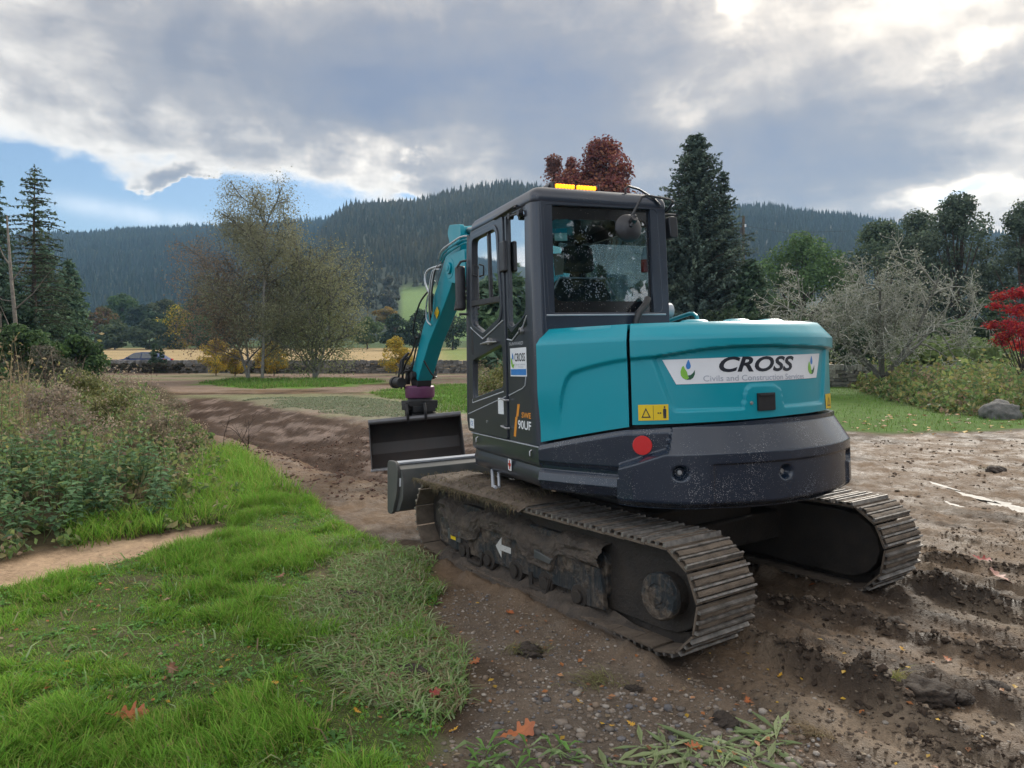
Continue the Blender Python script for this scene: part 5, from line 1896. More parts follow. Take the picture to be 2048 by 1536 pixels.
def grow(A, tips, p, d, length, rad, level, spec):
    """recursive limbs; spec = dict(col, wob, lift, kids, ratio, spread, min)"""
    n = 6 if level >= 2 else 4
    wb = spec['wob'] * (.35 if level == 3 else 1)
    pts, dd = wander(p, d, length, n, wb, spec['lift'])
    tubes(A, pts, np.linspace(rad, rad * .45, len(pts)), spec['col'](level), 6 if level >= 2 else (4 if level else 3))
    if level == 0:
        tips.append(pts)
        return
    for k in range(spec['kids'][level - 1]):
        t0_ = spec.get('first', .25)
        t = t0_ + (1 - t0_) * (k + RNG.random() * .8) / spec['kids'][level - 1]
        i = min(int(t * n), n - 1)
        q = pts[i] + (pts[i + 1] - pts[i]) * (t * n - i if t * n - i < 1 else 1)
        side = unit(np.cross(dd, RNG.normal(size=3)))
        nd = unit(unit(pts[i + 1] - pts[i]) * (1 - spec['spread']) + side * spec['spread'])
        grow(A, tips, q, nd, length * spec['ratio'] * (.7 + .6 * RNG.random()) * (1.15 - .5 * t), rad * .5, level - 1, spec)


BARK = {'birch': np.array((.21, .20, .185)), 'grey': np.array((.16, .14, .12)), 'brown': np.array((.085, .065, .05)), 'dark': np.array((.05, .042, .035)), 'lichen': np.array((.20, .20, .17))}


def blob_cloud(blobs, n, size, pal, up=.5, hollow=.55, jitter=.35):
    """leaves over the outsides of many clumps: blobs = (x,y,z,rx,ry,rz)"""
    B = np.array(blobs, float)
    wgt = (B[:, 3] * B[:, 5]) ** 1.0
    i = RNG.choice(len(B), n, p=wgt / wgt.sum())
    d = unit(RNG.normal(size=(n, 3)))
    r = (hollow + (1 - hollow) * RNG.random(n) ** .6)[:, None] * (1 + (RNG.random((n, 1)) - .5) * jitter)
    c = B[i, :3] + d * r * B[i, 3:6]
    pal = np.array(pal, float)
    tone = (.72 + .56 * RNG.random(len(B)))[i][:, None]
    col = pal[RNG.integers(0, len(pal), n)] * tone * (.8 + .4 * RNG.random((n, 1)))
    nrm = unit(d + np.array([0, 0, up]))
    return leaf_quads(c, size * (.7 + .6 * RNG.random(n)), nrm, col, 1.5, .75)


def crown_blobs(cx, cy, z0, z1, rx, ry, n, shape='round', rmin=.16, rmax=.34):
    """clump layout for a broad crown"""
    out = []
    H = z1 - z0
    for _ in range(n):
        while True:
            t = RNG.random()
            prof = {'round': math.sqrt(max(0, 1 - (2 * t - .9) ** 2 * .95)) if t > .0 else .4,
                    'egg': (math.sin(math.pi * min(1, t * .82 + .16))) ** .8,
                    'cone': 1 - t * .85, 'flat': 1.0 - .35 * t}[shape]
            a, q = RNG.random() * 6.283, math.sqrt(RNG.random())
            if q > .25:
                break
        r = (rmin + (rmax - rmin) * RNG.random()) * min(rx, H * .6)
        k = max(.05, prof - r / rx * .6)
        out.append((cx + math.cos(a) * q * k * rx, cy + math.sin(a) * q * k * ry, z0 + r * .5 + t * (H - r), r * 1.15, r * 1.15, r * .85))
    return out


def base_z(x, y):
    return gz(x, y) - .05


def broad_tree(name, label, x, y, ztop, z0, rx, pal, n=1400, leaf=.4, clumps=26, shape='round', group=None, bark='brown', zb=None, cat='tree', ry=None, trunk_r=None, lean=(0, 0), blob=(.16, .34)):
    zb = base_z(x, y) if zb is None else zb
    t = thing(name, (x, y, zb), label, cat, group)
    A = Arrays()
    tr = trunk_r or max(.05, (ztop - zb) * .022)
    top = np.array([lean[0], lean[1], (ztop - zb) * .78])
    P = np.array([[0, 0, -.2], top * .33 + RNG.normal(size=3) * .1 * tr * 6, top * .66 + RNG.normal(size=3) * tr * .8, top])
    tubes(A, P, [tr * 1.2, tr, tr * .7, tr * .25], BARK[bark], 7)
    B = crown_blobs(lean[0] * .6, lean[1] * .6, z0 - zb, ztop - zb, rx, ry or rx, clumps, shape, *blob)
    for b in B[::2]:
        h = max(.15 * (ztop - zb), (b[2]) * .6)
        s = top * (h / top[2])
        e = np.array(b[:3])
        m = (s + e) / 2 + np.array([0, 0, -.05 * (ztop - zb)])
        tubes(A, np.array([s, m, e]), [tr * .4, tr * .26, tr * .08], BARK[bark], 4)
    A.build('trunk', M_BARK, t, smooth=True)
    V, F, C = blob_cloud(B, n, leaf, pal)
    Q = Arrays()
    Q.add(V, F, C)
    tag(Q.build('crown', M_LEAF, t), kind='stuff')
    return t


def needle_tree(name, label, x, y, ztop, r, pal, whorls=24, per=8, tuft=.34, group=None, droop=.25, bare=.1, zb=None, open_=0.0, tufts=6, lean=(0, 0), bark='brown', power=.9, up=0.0):
    """conifer: whorls of limbs carrying flat sprays"""
    zb = base_z(x, y) if zb is None else zb
    H = ztop - zb
    t = thing(name, (x, y, zb), label, 'tree', group)
    A = Arrays()
    L = np.array([lean[0], lean[1]])
    P = np.array([[L[0] * q, L[1] * q, H * q] for q in (0, .25, .5, .75, 1.0)]) + np.concatenate([np.zeros((1, 3)), RNG.normal(size=(3, 3)) * .04, np.zeros((1, 3))])
    tubes(A, P, np.array([1, .78, .52, .28, .06]) * max(.06, H * .017), BARK[bark], 7)
    cs, ns, sz, cl = [], [], [], []
    pal = np.array(pal)
    for w in range(whorls):
        q = bare + (1 - bare) * (w + .3 * RNG.random()) / whorls
        R0 = r * (1 - q) ** power * (.8 + .35 * RNG.random()) + .12
        for k in range(per):
            if RNG.random() < open_:
                continue
            a = 6.283 * (k + RNG.random() * .8) / per + w * 1.3
            ln = R0 * (.65 + .5 * RNG.random())
            s = np.array([L[0] * q, L[1] * q, H * q])
            e = s + np.array([math.cos(a) * ln, math.sin(a) * ln, ln * (up - droop + .15 * (RNG.random() - .5))])
            m = (s + e) / 2 + np.array([0, 0, ln * .08])
            if ln > .35:
                tubes(A, np.array([s, m, e]), np.array([.022, .014, .005]) * (1 + H * .05), BARK[bark], 3)
            tone = pal[RNG.integers(0, len(pal))] * (.75 + .5 * RNG.random())
            nt = max(2, int(tufts * (.4 + ln / r)))
            for i in range(nt):
                f = (i + .6 + .4 * RNG.random()) / nt
                c = s * (1 - f) ** 2 + 2 * m * f * (1 - f) + e * f * f
                cs.append(c + RNG.normal(size=3) * tuft * .28)
                ns.append((RNG.normal() * .3, RNG.normal() * .3, .8))
                sz.append(tuft * (.7 + .6 * RNG.random()) * (.6 + .4 * min(1, ln)))
                cl.append(tone * (.8 + .4 * RNG.random()))
    for _ in range(8):
        cs.append(np.array([L[0], L[1], H * (1 - .04 * RNG.random())]) + RNG.normal(size=3) * .04)
        ns.append((1, 0, .2))
        sz.append(tuft * .6)
        cl.append(pal[0])
    A.build('trunk', M_BARK, t, smooth=True)
    Q = Arrays()
    # needles read as several thin slivers per spray
    c, nr, s_, co = np.array(cs), np.array(ns), np.array(sz), np.array(cl)
    for k in range(3):
        V, F, C = leaf_quads(c + RNG.normal(size=c.shape) * s_[:, None] * .22, s_ * .62, nr, co * (.85 + .3 * RNG.random((len(co), 1))), 2.4, .8)
        Q.add(V, F, C)
    tag(Q.build('foliage', M_NEEDLE, t), kind='stuff')
    return t


def at(u, d):
    return (u - 1024) / FPX * d


def zat(v, d):
    return CAM_H + (HORIZON - v) / FPX * d


OLIVE = [(.065, .085, .030), (.085, .10, .035), (.05, .07, .026), (.11, .115, .045)]
GREEN = [(.062, .115, .04), (.082, .145, .046), (.05, .095, .036)]
DEEP = [(.038, .068, .036), (.05, .085, .042), (.03, .055, .03)]
BROWNL = [(.13, .085, .05), (.16, .10, .055), (.09, .065, .04), (.11, .095, .05)]
YELLOWL = [(.56, .38, .045), (.46, .33, .05), (.34, .29, .055), (.26, .25, .07)]
REDB = [(.20, .06, .06), (.25, .08, .06), (.15, .05, .055), (.30, .13, .07)]

# ---- birches on the grass strip
def birch(label, u, d, vtop, spread, pal, nleaf, leaf, lean, name='birch_tree', stems=1, zcrown=.16, first=.2, hang=.6, kids=15, ratio=.43):
    x = at(u, d)
    zb = base_z(x, d)
    H = zat(vtop, d) - zb
    t = thing(name, (x, d, zb), label, 'tree', 'birches on the grass strip')
    A, tips = Arrays(), []
    white = lambda lv: BARK['birch'] * (1.0 if lv == 3 else .55 if lv == 2 else .33)
    spec = dict(col=white, wob=.12, lift=.03, kids=(4, 5, kids), ratio=ratio, spread=.6, first=first)
    for s in range(stems):
        dv = np.array([lean + (s - (stems - 1) / 2) * .16, RNG.normal() * .06, 1.0])
        grow(A, tips, (0.04 * s, 0, -.1), unit(dv), H * (1.0 - .12 * s), max(.045, H * .0095), 3, spec)
    A.build('trunk', M_BARK, t, smooth=True)
    T = np.concatenate([p[1:] for p in tips])
    c = T[RNG.integers(0, len(T), nleaf)] + RNG.normal(size=(nleaf, 3)) * np.array([spread * .10, spread * .10, spread * .09]) - np.array([0, 0, 1]) * (RNG.random((nleaf, 1)) ** 2 * hang)
    c = c[c[:, 2] > H * zcrown * (.6 + .6 * RNG.random(nleaf))]
    n = len(c)
    pal = np.array(pal)
    mixk = np.clip((c[:, 2] / H + RNG.normal(size=n) * .25) * len(pal), 0, len(pal) - 1).astype(int)
    V, F, C = leaf_quads(c, leaf * (.6 + .8 * RNG.random(n)), None, pal[mixk] * (.7 + .6 * RNG.random((n, 1))), 1.3)
    Q = Arrays()
    Q.add(V, F, C)
    tag(Q.build('crown', M_LEAF, t), kind='stuff')


birch('half bare brown birch, leftmost on the grass strip, with two pale stems', 497, 42, 505, 3.4, [(.22, .155, .105), (.24, .165, .11), (.20, .15, .10), (.19, .15, .105)], 17000, .065, -.16, stems=2, first=.12, hang=.9, kids=17, ratio=.46)
birch('tall thin birch with a leaning white trunk behind the brown one', 524, 41, 412, 3.4, [(.19, .19, .115), (.20, .205, .12), (.22, .225, .135), (.25, .25, .165)], 36000, .062, .08, first=.13, hang=1.0, kids=20, ratio=.36)
birch('full leafy green birch, rightmost on the grass strip', 628, 43, 468, 4.6, [(.20, .22, .11), (.23, .245, .12), (.26, .27, .15), (.21, .21, .12)], 24000, .075, .06, stems=3, zcrown=.02, first=.06, hang=1.1, kids=18)
# its wide mantle of low leaves
# ---- tall conifers and shrubs on the left
SPR = [(.098, .17, .125), (.122, .205, .132), (.15, .24, .135)]
needle_tree('larch_tree', 'tall thin see-through larch, second from the left edge', at(70, 34), 34, zat(332, 34), 2.3, [(.085, .125, .08), (.105, .15, .085)], 34, 8, .12, 'conifers at the left edge', .05, .26, open_=.42, tufts=11, power=.55)
needle_tree('larch_tree', 'tall dense conifer cut off by the left edge with a bare leaning trunk', at(4, 31), 31, zat(312, 31), 1.3, [(.068, .12, .085), (.088, .145, .092)], 30, 9, .16, 'conifers at the left edge', .3, .34, tufts=10, lean=(-.5, 0), bark='grey')
needle_tree('spruce_tree', 'broad dark spruce behind the bare trunk at the left edge', at(88, 37), 37, zat(490, 37), 2.5, SPR, 32, 11, .15, 'conifers at the left edge', .34, .03, open_=.25, tufts=13, power=.6)
needle_tree('spruce_tree', 'short dark spruce beside the broad one, nearest the car', at(138, 40), 40, zat(520, 40), 1.4, SPR, 26, 12, .20, 'conifers at the left edge', .3, .03, tufts=12, power=.6)
needle_tree('spruce_tree', 'dark spruce at the left edge with pale green lower boughs', at(18, 33), 33, zat(560, 33), 2.0, [(.07, .125, .07), (.055, .105, .06)], 24, 12, .20, 'conifers at the left edge', .3, .03, tufts=12, power=.6)
_x, _y = at(30, 29), 29.0
_t = thing('dead_tree', (_x, _y, base_z(_x, _y)), 'bare grey leaning trunk with a few dead branches at the left edge', 'dead tree')
_A = Arrays()
_P = np.array([[at(42, 29) - _x, 0, 0], [at(32, 29) - _x, .1, 1.6], [at(22, 29) - _x, 0, zat(560, 29)], [at(10, 29) - _x, .1, zat(440, 29)]])
tubes(_A, _P, [.10, .085, .06, .03], BARK['grey'] * 1.3, 7)
for q_, (u2, v2) in ((.45, (95, 545)), (.5, (-30, 590)), (.62, (60, 500)), (.7, (-20, 480)), (.3, (-10, 620))):
    s_ = _P[0] * (1 - q_) + _P[3] * q_
    e_ = np.array([at(u2, 29) - _x, .3, zat(v2, 29)])
    tubes(_A, np.array([s_, (s_ + e_) / 2 - [0, 0, .15], e_]), [.035, .022, .008], BARK['grey'], 4)
_A.build('trunk', M_BARK, _t, smooth=True)
broad_tree('bushy_shrub', 'dense green bush at the left edge in front of the spruces', at(30, 25), 25, zat(655, 25), .3, 1.7, [(.06, .115, .04), (.08, .14, .045), (.05, .09, .035)], 7000, .085, 30, cat='shrub', group='bushes at the left')
broad_tree('bushy_shrub', 'round green bush left of the parked car', at(150, 27), 27, zat(668, 27), .2, 1.15, [(.05, .10, .03), (.07, .13, .035), (.045, .085, .03)], 7000, .08, 30, cat='shrub', group='bushes at the left')
broad_tree('bushy_shrub', 'grey brown thorny bush between the two green bushes', at(88, 22), 22, zat(690, 22), .2, 1.0, [(.10, .10, .07), (.075, .09, .05), (.12, .11, .085)], 5000, .06, 26, cat='shrub', group='bushes at the left')
# conifers just past the left edge, mirrored in the cab windows
for k, (a_, d_, h_) in enumerate(((-37, 27, 4.6), (-40, 33, 6.2), (-42.5, 26, 5.0), (-45, 31, 6.0), (-48, 28, 4.8), (-51, 33, 6.6))):
    needle_tree('spruce_tree', '%s spruce of the row past the left edge, %s' % (('slim', 'broad', 'pointed', 'tall', 'short', 'tallest')[k], ('next to the bushes', 'second from the bushes', 'third from the bushes', 'fourth from the bushes', 'fifth from the bushes', 'farthest from the bushes')[k]), math.tan(R(a_)) * d_, d_, h_, 2.0, SPR, 16, 9, .5, 'spruces mirrored in the cab window', .3, .03, tufts=5, power=.7)
# trees behind the camera, mirrored in the rear window
for k, (a_, d_, h_) in enumerate(((118, 20, 10.0), (126, 24, 13.5), (133, 19, 11.2), (141, 25, 12.6), (108, 24, 12.9), (150, 22, 10.5))):
    broad_tree('broadleaf_tree', '%s bushy tree behind the photographer, mirrored in the rear window' % ('smallest', 'tall', 'middle', 'wide', 'second tallest', 'farthest right')[k], math.sin(R(a_)) * d_, math.cos(R(a_)) * d_, h_, .6, 4.0, OLIVE, 2600, .32, 40, 'egg', 'trees mirrored in the rear window', zb=-.1)

# ---- belt of trees beyond the stubble field
belt = [  # u, v top, v base, rx px, distance, palette, label
    (205, 612, 692, 34, 150, [(.13, .10, .035), (.10, .10, .035), (.16, .085, .04)], 'olive tree with a rusty top at the left end of the field edge'),
    (243, 588, 640, 34, 190, GREEN, 'tall round green tree standing above the belt at the far field edge'),
    (230, 640, 693, 40, 146, [(.06, .09, .04), (.075, .105, .045)], 'grey green round tree, left of the two at the front of the far field edge'),
    (300, 640, 693, 42, 145, [(.055, .085, .045), (.07, .10, .05)], 'grey green round tree in front of the yellow topped one'),
    (352, 612, 693, 50, 150, [(.06, .10, .03), (.10, .145, .04), (.46, .36, .04), (.46, .36, .04)], 'large round tree with a yellow crown top at the far field edge'),
    (288, 612, 660, 46, 185, DEEP, 'dark tree behind the grey green ones at the far field edge'),
    (330, 600, 650, 44, 195, OLIVE, 'olive tree behind the yellow topped tree'),
    (396, 596, 665, 44, 180, DEEP, 'dark round tree right of the yellow topped one'),
    (405, 630, 693, 36, 150, GREEN, 'green tree beside the brown birch at the far field edge'),
    (460, 610, 690, 50, 165, DEEP, 'dark tree behind the brown birch'),
    (545, 600, 690, 55, 170, OLIVE, 'olive tree behind the tall birch'),
    (640, 620, 690, 50, 160, DEEP, 'dark tree behind the leafy birch'),
    (735, 636, 686, 36, 150, [(.075, .12, .04), (.09, .14, .045)], 'pale green tree right of the leafy birch at the field edge'),
    (790, 628, 688, 34, 140, DEEP, 'dark round tree left of the excavator arm'),
    (842, 620, 688, 36, 142, DEEP, 'dark round tree directly behind the excavator arm'),
    (905, 600, 690, 44, 145, DEEP, 'dark tall tree between the excavator arm and the cab'),
    (775, 615, 640, 30, 210, [(.26, .16, .03), (.22, .17, .04)], 'orange brown bush below the green meadow'),
]
for (u, vt, vb, rp, d, pal, lab) in belt:
    zb = zat(vb, d) if d < 160 else zat(vb, d)
    zb = min(zb, gz(at(u, d), d)) - .3
    pal_ = pal
    tr_ = broad_tree('broadleaf_tree', lab, at(u, d), d, zat(vt, d), max(zb + .4, zat(vb, d) - .5), rp / FPX * d, pal_, 3600, .36 * d / 150, 40, 'round', 'trees along the far field edge', zb=zb)
for (u, vt, vb, rp, d, lab) in ((700, 552, 612, 24, 300, 'grey tree, leftmost of three beside the green meadow'), (735, 560, 615, 22, 300, 'grey tree, middle of three beside the green meadow'), (778, 552, 616, 24, 300, 'tall grey tree, rightmost of three beside the green meadow')):
    z0 = zat(vb, d)
    broad_tree('broadleaf_tree', lab, at(u, d), d, zat(vt, d), z0, rp / FPX * d, [(.10, .10, .07), (.085, .09, .06), (.12, .115, .075)], 2200, .62, 24, 'egg', 'grey trees beside the meadow', zb=z0 - 6)

# ---- yellow shrubs by the wall
for (u, vt, rp, d, lab) in ((432, 680, 40, 49, 'yellow shrub left of the birch stems at the wall'), (548, 684, 42, 48, 'golden shrub between the birches at the wall'), (792, 676, 36, 50, 'yellow shrub at the wall, left of the excavator arm'), (470, 700, 26, 48, 'small yellow shrub behind the birch stems')):
    broad_tree('yellow_shrub', lab, at(u, d), d, zat(vt, d), .15, rp / FPX * d, YELLOWL, 4500, .075, 34, 'round', 'yellow shrubs along the wall', cat='shrub', trunk_r=.03)
# sapling by the car
needle_tree('sapling', 'slim young conifer, left of the pair standing in front of the blue car', at(308, 54), 54, zat(686, 54), .42, [(.05, .09, .045)], 9, 6, .22, 'saplings by the car', .1, .1, tufts=4)
needle_tree('sapling', 'slim young conifer, right of the pair standing in front of the blue car', at(323, 54), 54, zat(697, 54), .36, [(.05, .09, .045)], 8, 6, .2, 'saplings by the car', .1, .1, tufts=4)

# ---- behind the machine and on the right
PINE = [(.080, .118, .100), (.098, .14, .11), (.12, .162, .118)]
needle_tree('pine_tree', 'tall dark pine right behind the cab with a pointed top', at(1392, 44), 44, zat(268, 44), 4.7, PINE, 54, 16, .17, 'pines behind the machine', -.18, .05, tufts=20, power=.72, up=.12)
needle_tree('pine_tree', 'smaller pine leader on the right shoulder of the tall pine', at(1447, 43), 43, zat(340, 43), 1.3, PINE, 32, 11, .16, 'pines behind the machine', -.2, .1, tufts=12, power=.6, up=.15)
needle_tree('pine_tree', 'low broad pine with green skirts right of the tall pine', at(1500, 42), 42, zat(520, 42), 2.0, [(.075, .125, .075), (.095, .15, .08)], 28, 14, .18, 'pines behind the machine', -.1, .03, tufts=14, power=.5, up=.1)
needle_tree('pine_tree', 'dark pine lower left of the tall one, half hidden by the cab', at(1335, 43), 43, zat(400, 43), 1.7, PINE, 34, 12, .17, 'pines behind the machine', -.15, .03, tufts=14, power=.6, up=.1)
broad_tree('maple_tree', 'large dark red maple rising behind the cab roof', at(1205, 58), 58, zat(283, 58), zat(470, 58), 3.7, REDB, 17000, .17, 46, 'egg', bark='dark')
broad_tree('maple_tree', 'slim red tree left of the large maple behind the light bar', at(1108, 60), 60, zat(312, 60), zat(480, 60), 1.1, [(.15, .07, .06), (.18, .08, .06)], 3400, .15, 40, 'egg', bark='dark', blob=(.42, .6))
broad_tree('maple_tree', 'slender red tree between the slim one and the large maple', at(1142, 59), 59, zat(316, 59), zat(470, 59), .8, REDB, 2600, .15, 32, 'egg', bark='dark', blob=(.42, .6))
broad_tree('broadleaf_tree', 'round mid green tree right of the pines', at(1605, 68), 68, zat(462, 68), 2.0, 4.7, [(.085, .15, .055), (.105, .18, .06), (.07, .125, .05)], 14000, .19, 60, 'round', 'trees on the right skyline')
broad_tree('broadleaf_tree', 'dark broad tree above the grey lichen tree', at(1760, 74), 74, zat(440, 74), 2.0, 5.2, [(.08, .118, .07), (.10, .14, .078), (.066, .10, .062)], 13000, .22, 60, 'round', 'trees on the right skyline')
SKYL = [(.090, .126, .088), (.11, .148, .095), (.075, .106, .078)]
broad_tree('broadleaf_tree', 'tall dark tree with a feathery top at the right', at(1915, 56), 56, zat(392, 56), zat(640, 56), 3.6, SKYL, 15000, .15, 70, 'egg', 'trees on the right skyline', trunk_r=.22)
broad_tree('broadleaf_tree', 'dark tree cut off by the right edge', at(2045, 52), 52, zat(405, 52), zat(620, 52), 2.4, SKYL, 7000, .14, 44, 'egg', 'trees on the right skyline', trunk_r=.2)
broad_tree('broadleaf_tree', 'dark round tree low on the right between the skyline trees', at(1835, 60), 60, zat(428, 60), 1.5, 3.3, SKYL, 12000, .17, 48, 'round', 'trees on the right skyline')
broad_tree('broadleaf_tree', 'small dark tree behind the red bush at the right edge', at(1985, 48), 48, zat(590, 48), .8, 2.0, [(.085, .125, .06), (.065, .10, .055)], 6000, .13, 40, 'round', 'trees on the right skyline')
broad_tree('broadleaf_tree', 'pale green bush low beneath the pines', at(1560, 40), 40, zat(600, 40), .4, 1.5, [(.09, .125, .06), (.11, .14, .065)], 5000, .11, 30, 'round', 'trees on the right skyline')
broad_tree('hedge', 'dark hedge behind the lichen tree at the right', at(1800, 40), 40, zat(645, 40), .2, 5.6, [(.06, .10, .05), (.075, .125, .055)], 14000, .12, 70, 'flat', cat='hedge', ry=1.5, trunk_r=.05)
broad_tree('hedge', 'dark hedge at the foot of the pines behind the engine hood', at(1480, 38), 38, zat(625, 38), .2, 3.6, [(.05, .085, .04), (.04, .066, .036)], 10000, .12, 56, 'flat', cat='hedge', ry=1.4, trunk_r=.05)
# red maple bush at the right edge: layered sprays
x, d = at(2050, 23), 23.0
zb = base_z(x, d)
t = thing('red_maple', (x, d, zb), 'bright red maple bush cut off by the right edge', 'tree')
A = Arrays()
B = []
for u_, v_, r_ in ((2000, 592, 24), (2035, 588, 30), (2070, 580, 36), (1992, 612, 20), (2030, 620, 32), (2075, 625, 44), (1985, 650, 22), (2020, 648, 28), (2010, 672, 26), (2050, 660, 40), (2000, 684, 22), (2040, 690, 34), (2090, 680, 44), (2120, 620, 50), (2130, 670, 50)):
    dd_ = 23 + RNG.normal() * .35
    q_ = np.array([at(u_, dd_) - x, dd_ - d, zat(v_, dd_) - zb])
    B.append((*q_, r_ / FPX * d * .82, r_ / FPX * d * .82, r_ / FPX * d * .46))
    s_ = np.array([0, 0, .25 * q_[2]])
    tubes(A, np.array([s_, (s_ + q_) / 2 + [0, 0, -.1], q_]), [.02, .012, .004], BARK['dark'], 4)
tubes(A, np.array([[0, 0, -.1], [.03, 0, .5], [0, 0, 1.2]]), [.06, .045, .03], BARK['dark'], 6)
A.build('trunk', M_BARK, t, smooth=True)
V, F, C = blob_cloud(B, 6500, .055, [(.46, .03, .04), (.36, .022, .035), (.52, .07, .035), (.27, .02, .035)], .4, .2, .6)
Q = Arrays()
Q.add(V, F, C)
tag(Q.build('crown', M_LEAF, t), kind='stuff')

# ---- grey lichen-covered old apple tree
x, d = at(1765, 29), 29.0
zb = base_z(x, d)
t = thing('apple_tree', (x, d, zb), 'old spreading grey tree, nearly bare and covered in lichen', 'tree')
A, tips = Arrays(), []
lich = lambda lv: BARK['lichen'] * (.6 if lv == 3 else 1.15 if lv == 2 else 1.75)
spec = dict(col=lich, wob=.22, lift=.015, kids=(6, 6, 8), ratio=.56, spread=.62)
for dv, ln in (((-.62, .1, .75), 4.1), ((.55, -.1, .8), 4.3), ((.02, .3, 1), 3.7), ((-.25, -.3, .95), 3.7), ((.9, .2, .62), 4.4), ((-.95, -.1, .52), 4.0)):
    grow(A, tips, (0, 0, .55), unit(np.array(dv)), ln, .085, 3, spec)
tubes(A, np.array([[0, 0, -.2], [.05, 0, .25], [0, 0, .7]]), [.2, .16, .15], BARK['dark'], 8)
A.build('trunk', M_BARK, t, smooth=True)
T = np.concatenate([p for p in tips])
n = 11000
c = T[RNG.integers(0, len(T), n)] + RNG.normal(size=(n, 3)) * .075
pal = np.array([(.27, .285, .24), (.34, .355, .30), (.18, .20, .15), (.13, .155, .09)])
V, F, C = leaf_quads(c, .06 * (.6 + .8 * RNG.random(n)), None, pal[RNG.integers(0, 4, n)] * (.7 + .5 * RNG.random((n, 1))), 1.3)
Q = Arrays()
Q.add(V, F, C)
tag(Q.build('lichen_tufts', M_LEAF, t), kind='stuff')

# ================================================================== grass, weeds, litter
def blades(A, base, h, w, az_, lean, c0, c1, segs=3):
    """curved grass blades as triangles"""
    n = len(base)
    h, w, az_, lean = [np.broadcast_to(q_, (n,)).astype(float) for q_ in (h, w, az_, lean)]
    dirv = np.stack([np.cos(az_), np.sin(az_), 0 * az_], 1)
    ph = az_ + np.pi / 2 + RNG.normal(size=n) * .5
    sd = np.stack([np.cos(ph), np.sin(ph), 0 * ph], 1) * (w * .5)[:, None]
    V, C = [], []
    for i in range(segs + 1):
        f = i / segs
        ctr = base + dirv * (h * np.sin(lean) * f ** 1.6)[:, None] + np.array([0, 0, 1]) * (h * (f - (1 - np.cos(lean)) * f ** 2))[:, None]
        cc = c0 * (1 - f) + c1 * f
        if i < segs:
            k = (1 - .45 * f) if segs > 1 else 1
            V += [ctr - sd * k, ctr + sd * k]
            C += [cc, cc]
        else:
            V.append(ctr)
            C.append(cc)
    m = 2 * segs + 1
    V = np.stack(V, 1).reshape(-1, 3)
    C = np.stack(C, 1).reshape(-1, 3)
    f = []
    for i in range(segs - 1):
        f += [[2 * i, 2 * i + 1, 2 * i + 3], [2 * i, 2 * i + 3, 2 * i + 2]]
    f.append([2 * segs - 2, 2 * segs - 1, 2 * segs])
    F = ((np.arange(n) * m)[:, None, None] + np.array(f)[None]).reshape(-1, 3)
    A.add(V, F, C)


def on_ground(p, sink=.012):
    return np.stack([p[:, 0], p[:, 1], ground_z(p[:, 0], p[:, 1]) - sink], 1)


def palette(pal, n, lo=.75, hi=1.25):
    pal = np.array(pal)
    return pal[RNG.integers(0, len(pal), n)] * (lo + (hi - lo) * RNG.random((n, 1)))


FRESH = [(.19, .41, .045), (.25, .46, .065), (.155, .355, .045), (.30, .47, .09)]
YEL = [(.33, .36, .09), (.38, .33, .13), (.28, .35, .08)]
# near verge: tufts of fresh grass
A = Arrays()
P = in_poly(230000, VERGE, 1.25)
P = P[(P[:, 1] < 13) & (np.abs(P[:, 0]) < P[:, 1] * .78 + .4)]
tuftn = fbm(P[:, 0] * 2.0, P[:, 1] * 2.0, 101, 5, .6)
thin = sstep(poly_dist(P[:, 0], P[:, 1], PALE) + (fbm(P[:, 0] * 3, P[:, 1] * 3, 121, 4) - .46) * 1.2, -.05, .3)
bare = sstep(fbm(P[:, 0] * 1.7, P[:, 1] * 1.7, 85, 3), .56, .7)
keep = RNG.random(len(P)) < np.clip(.65 + 1.4 * (tuftn - .42), .50, 1) * (1 - .62 * thin) * (1 - .75 * bare) * np.clip(.45 + 4.5 / P[:, 1] ** 1.1, 0, 1)
P, tuftn = P[keep], tuftn[keep]
n = len(P)
b = on_ground(P)
hgt = (.030 + .092 * sstep(tuftn, .40, .72)) * (.6 + .8 * RNG.random(n))
clump = fbm(P[:, 0] * 9, P[:, 1] * 9, 103, 2) * 9
c = palette(FRESH, n)
yl = RNG.random(n) < .16
c[yl] = palette(YEL, int(yl.sum()))
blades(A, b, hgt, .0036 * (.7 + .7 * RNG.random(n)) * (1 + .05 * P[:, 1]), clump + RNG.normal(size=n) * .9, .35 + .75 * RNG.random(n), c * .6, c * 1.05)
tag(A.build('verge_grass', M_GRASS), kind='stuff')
# clover-sized leaves and straw among the blades
A = Arrays()
P = in_poly(16000, VERGE, 1.35)
P = P[(P[:, 1] < 8) & (np.abs(P[:, 0]) < P[:, 1] * .76 + .3) & (fbm(P[:, 0] * 1.9, P[:, 1] * 1.9, 119, 4) > .47)]
n = len(P)
V, F, C = leaf_quads(on_ground(P, -.012) + np.array([0, 0, 1]) * (RNG.random((n, 1)) * .03), .013 * (.6 + .8 * RNG.random(n)), np.tile([0, 0, 1.2], (n, 1)), palette([(.13, .29, .07), (.18, .34, .10), (.11, .23, .06)], n), 1.2, .8)
A.add(V, F, C)
tag(A.build('clover_leaves', M_GRASS), kind='stuff')
A = Arrays()
P = in_poly(5200, VERGE, 1.3)
P = P[(P[:, 1] < 9)]
n = len(P)
c = palette([(.34, .28, .16), (.28, .24, .12), (.22, .16, .10), (.36, .33, .18)], n)
blades(A, on_ground(P, -.004), .025 + .045 * RNG.random(n), .0024, RNG.random(n) * 6.28, 1.2 + .35 * RNG.random(n), c * .8, c, 2)
tag(A.build('straw', M_GRASS), kind='stuff')
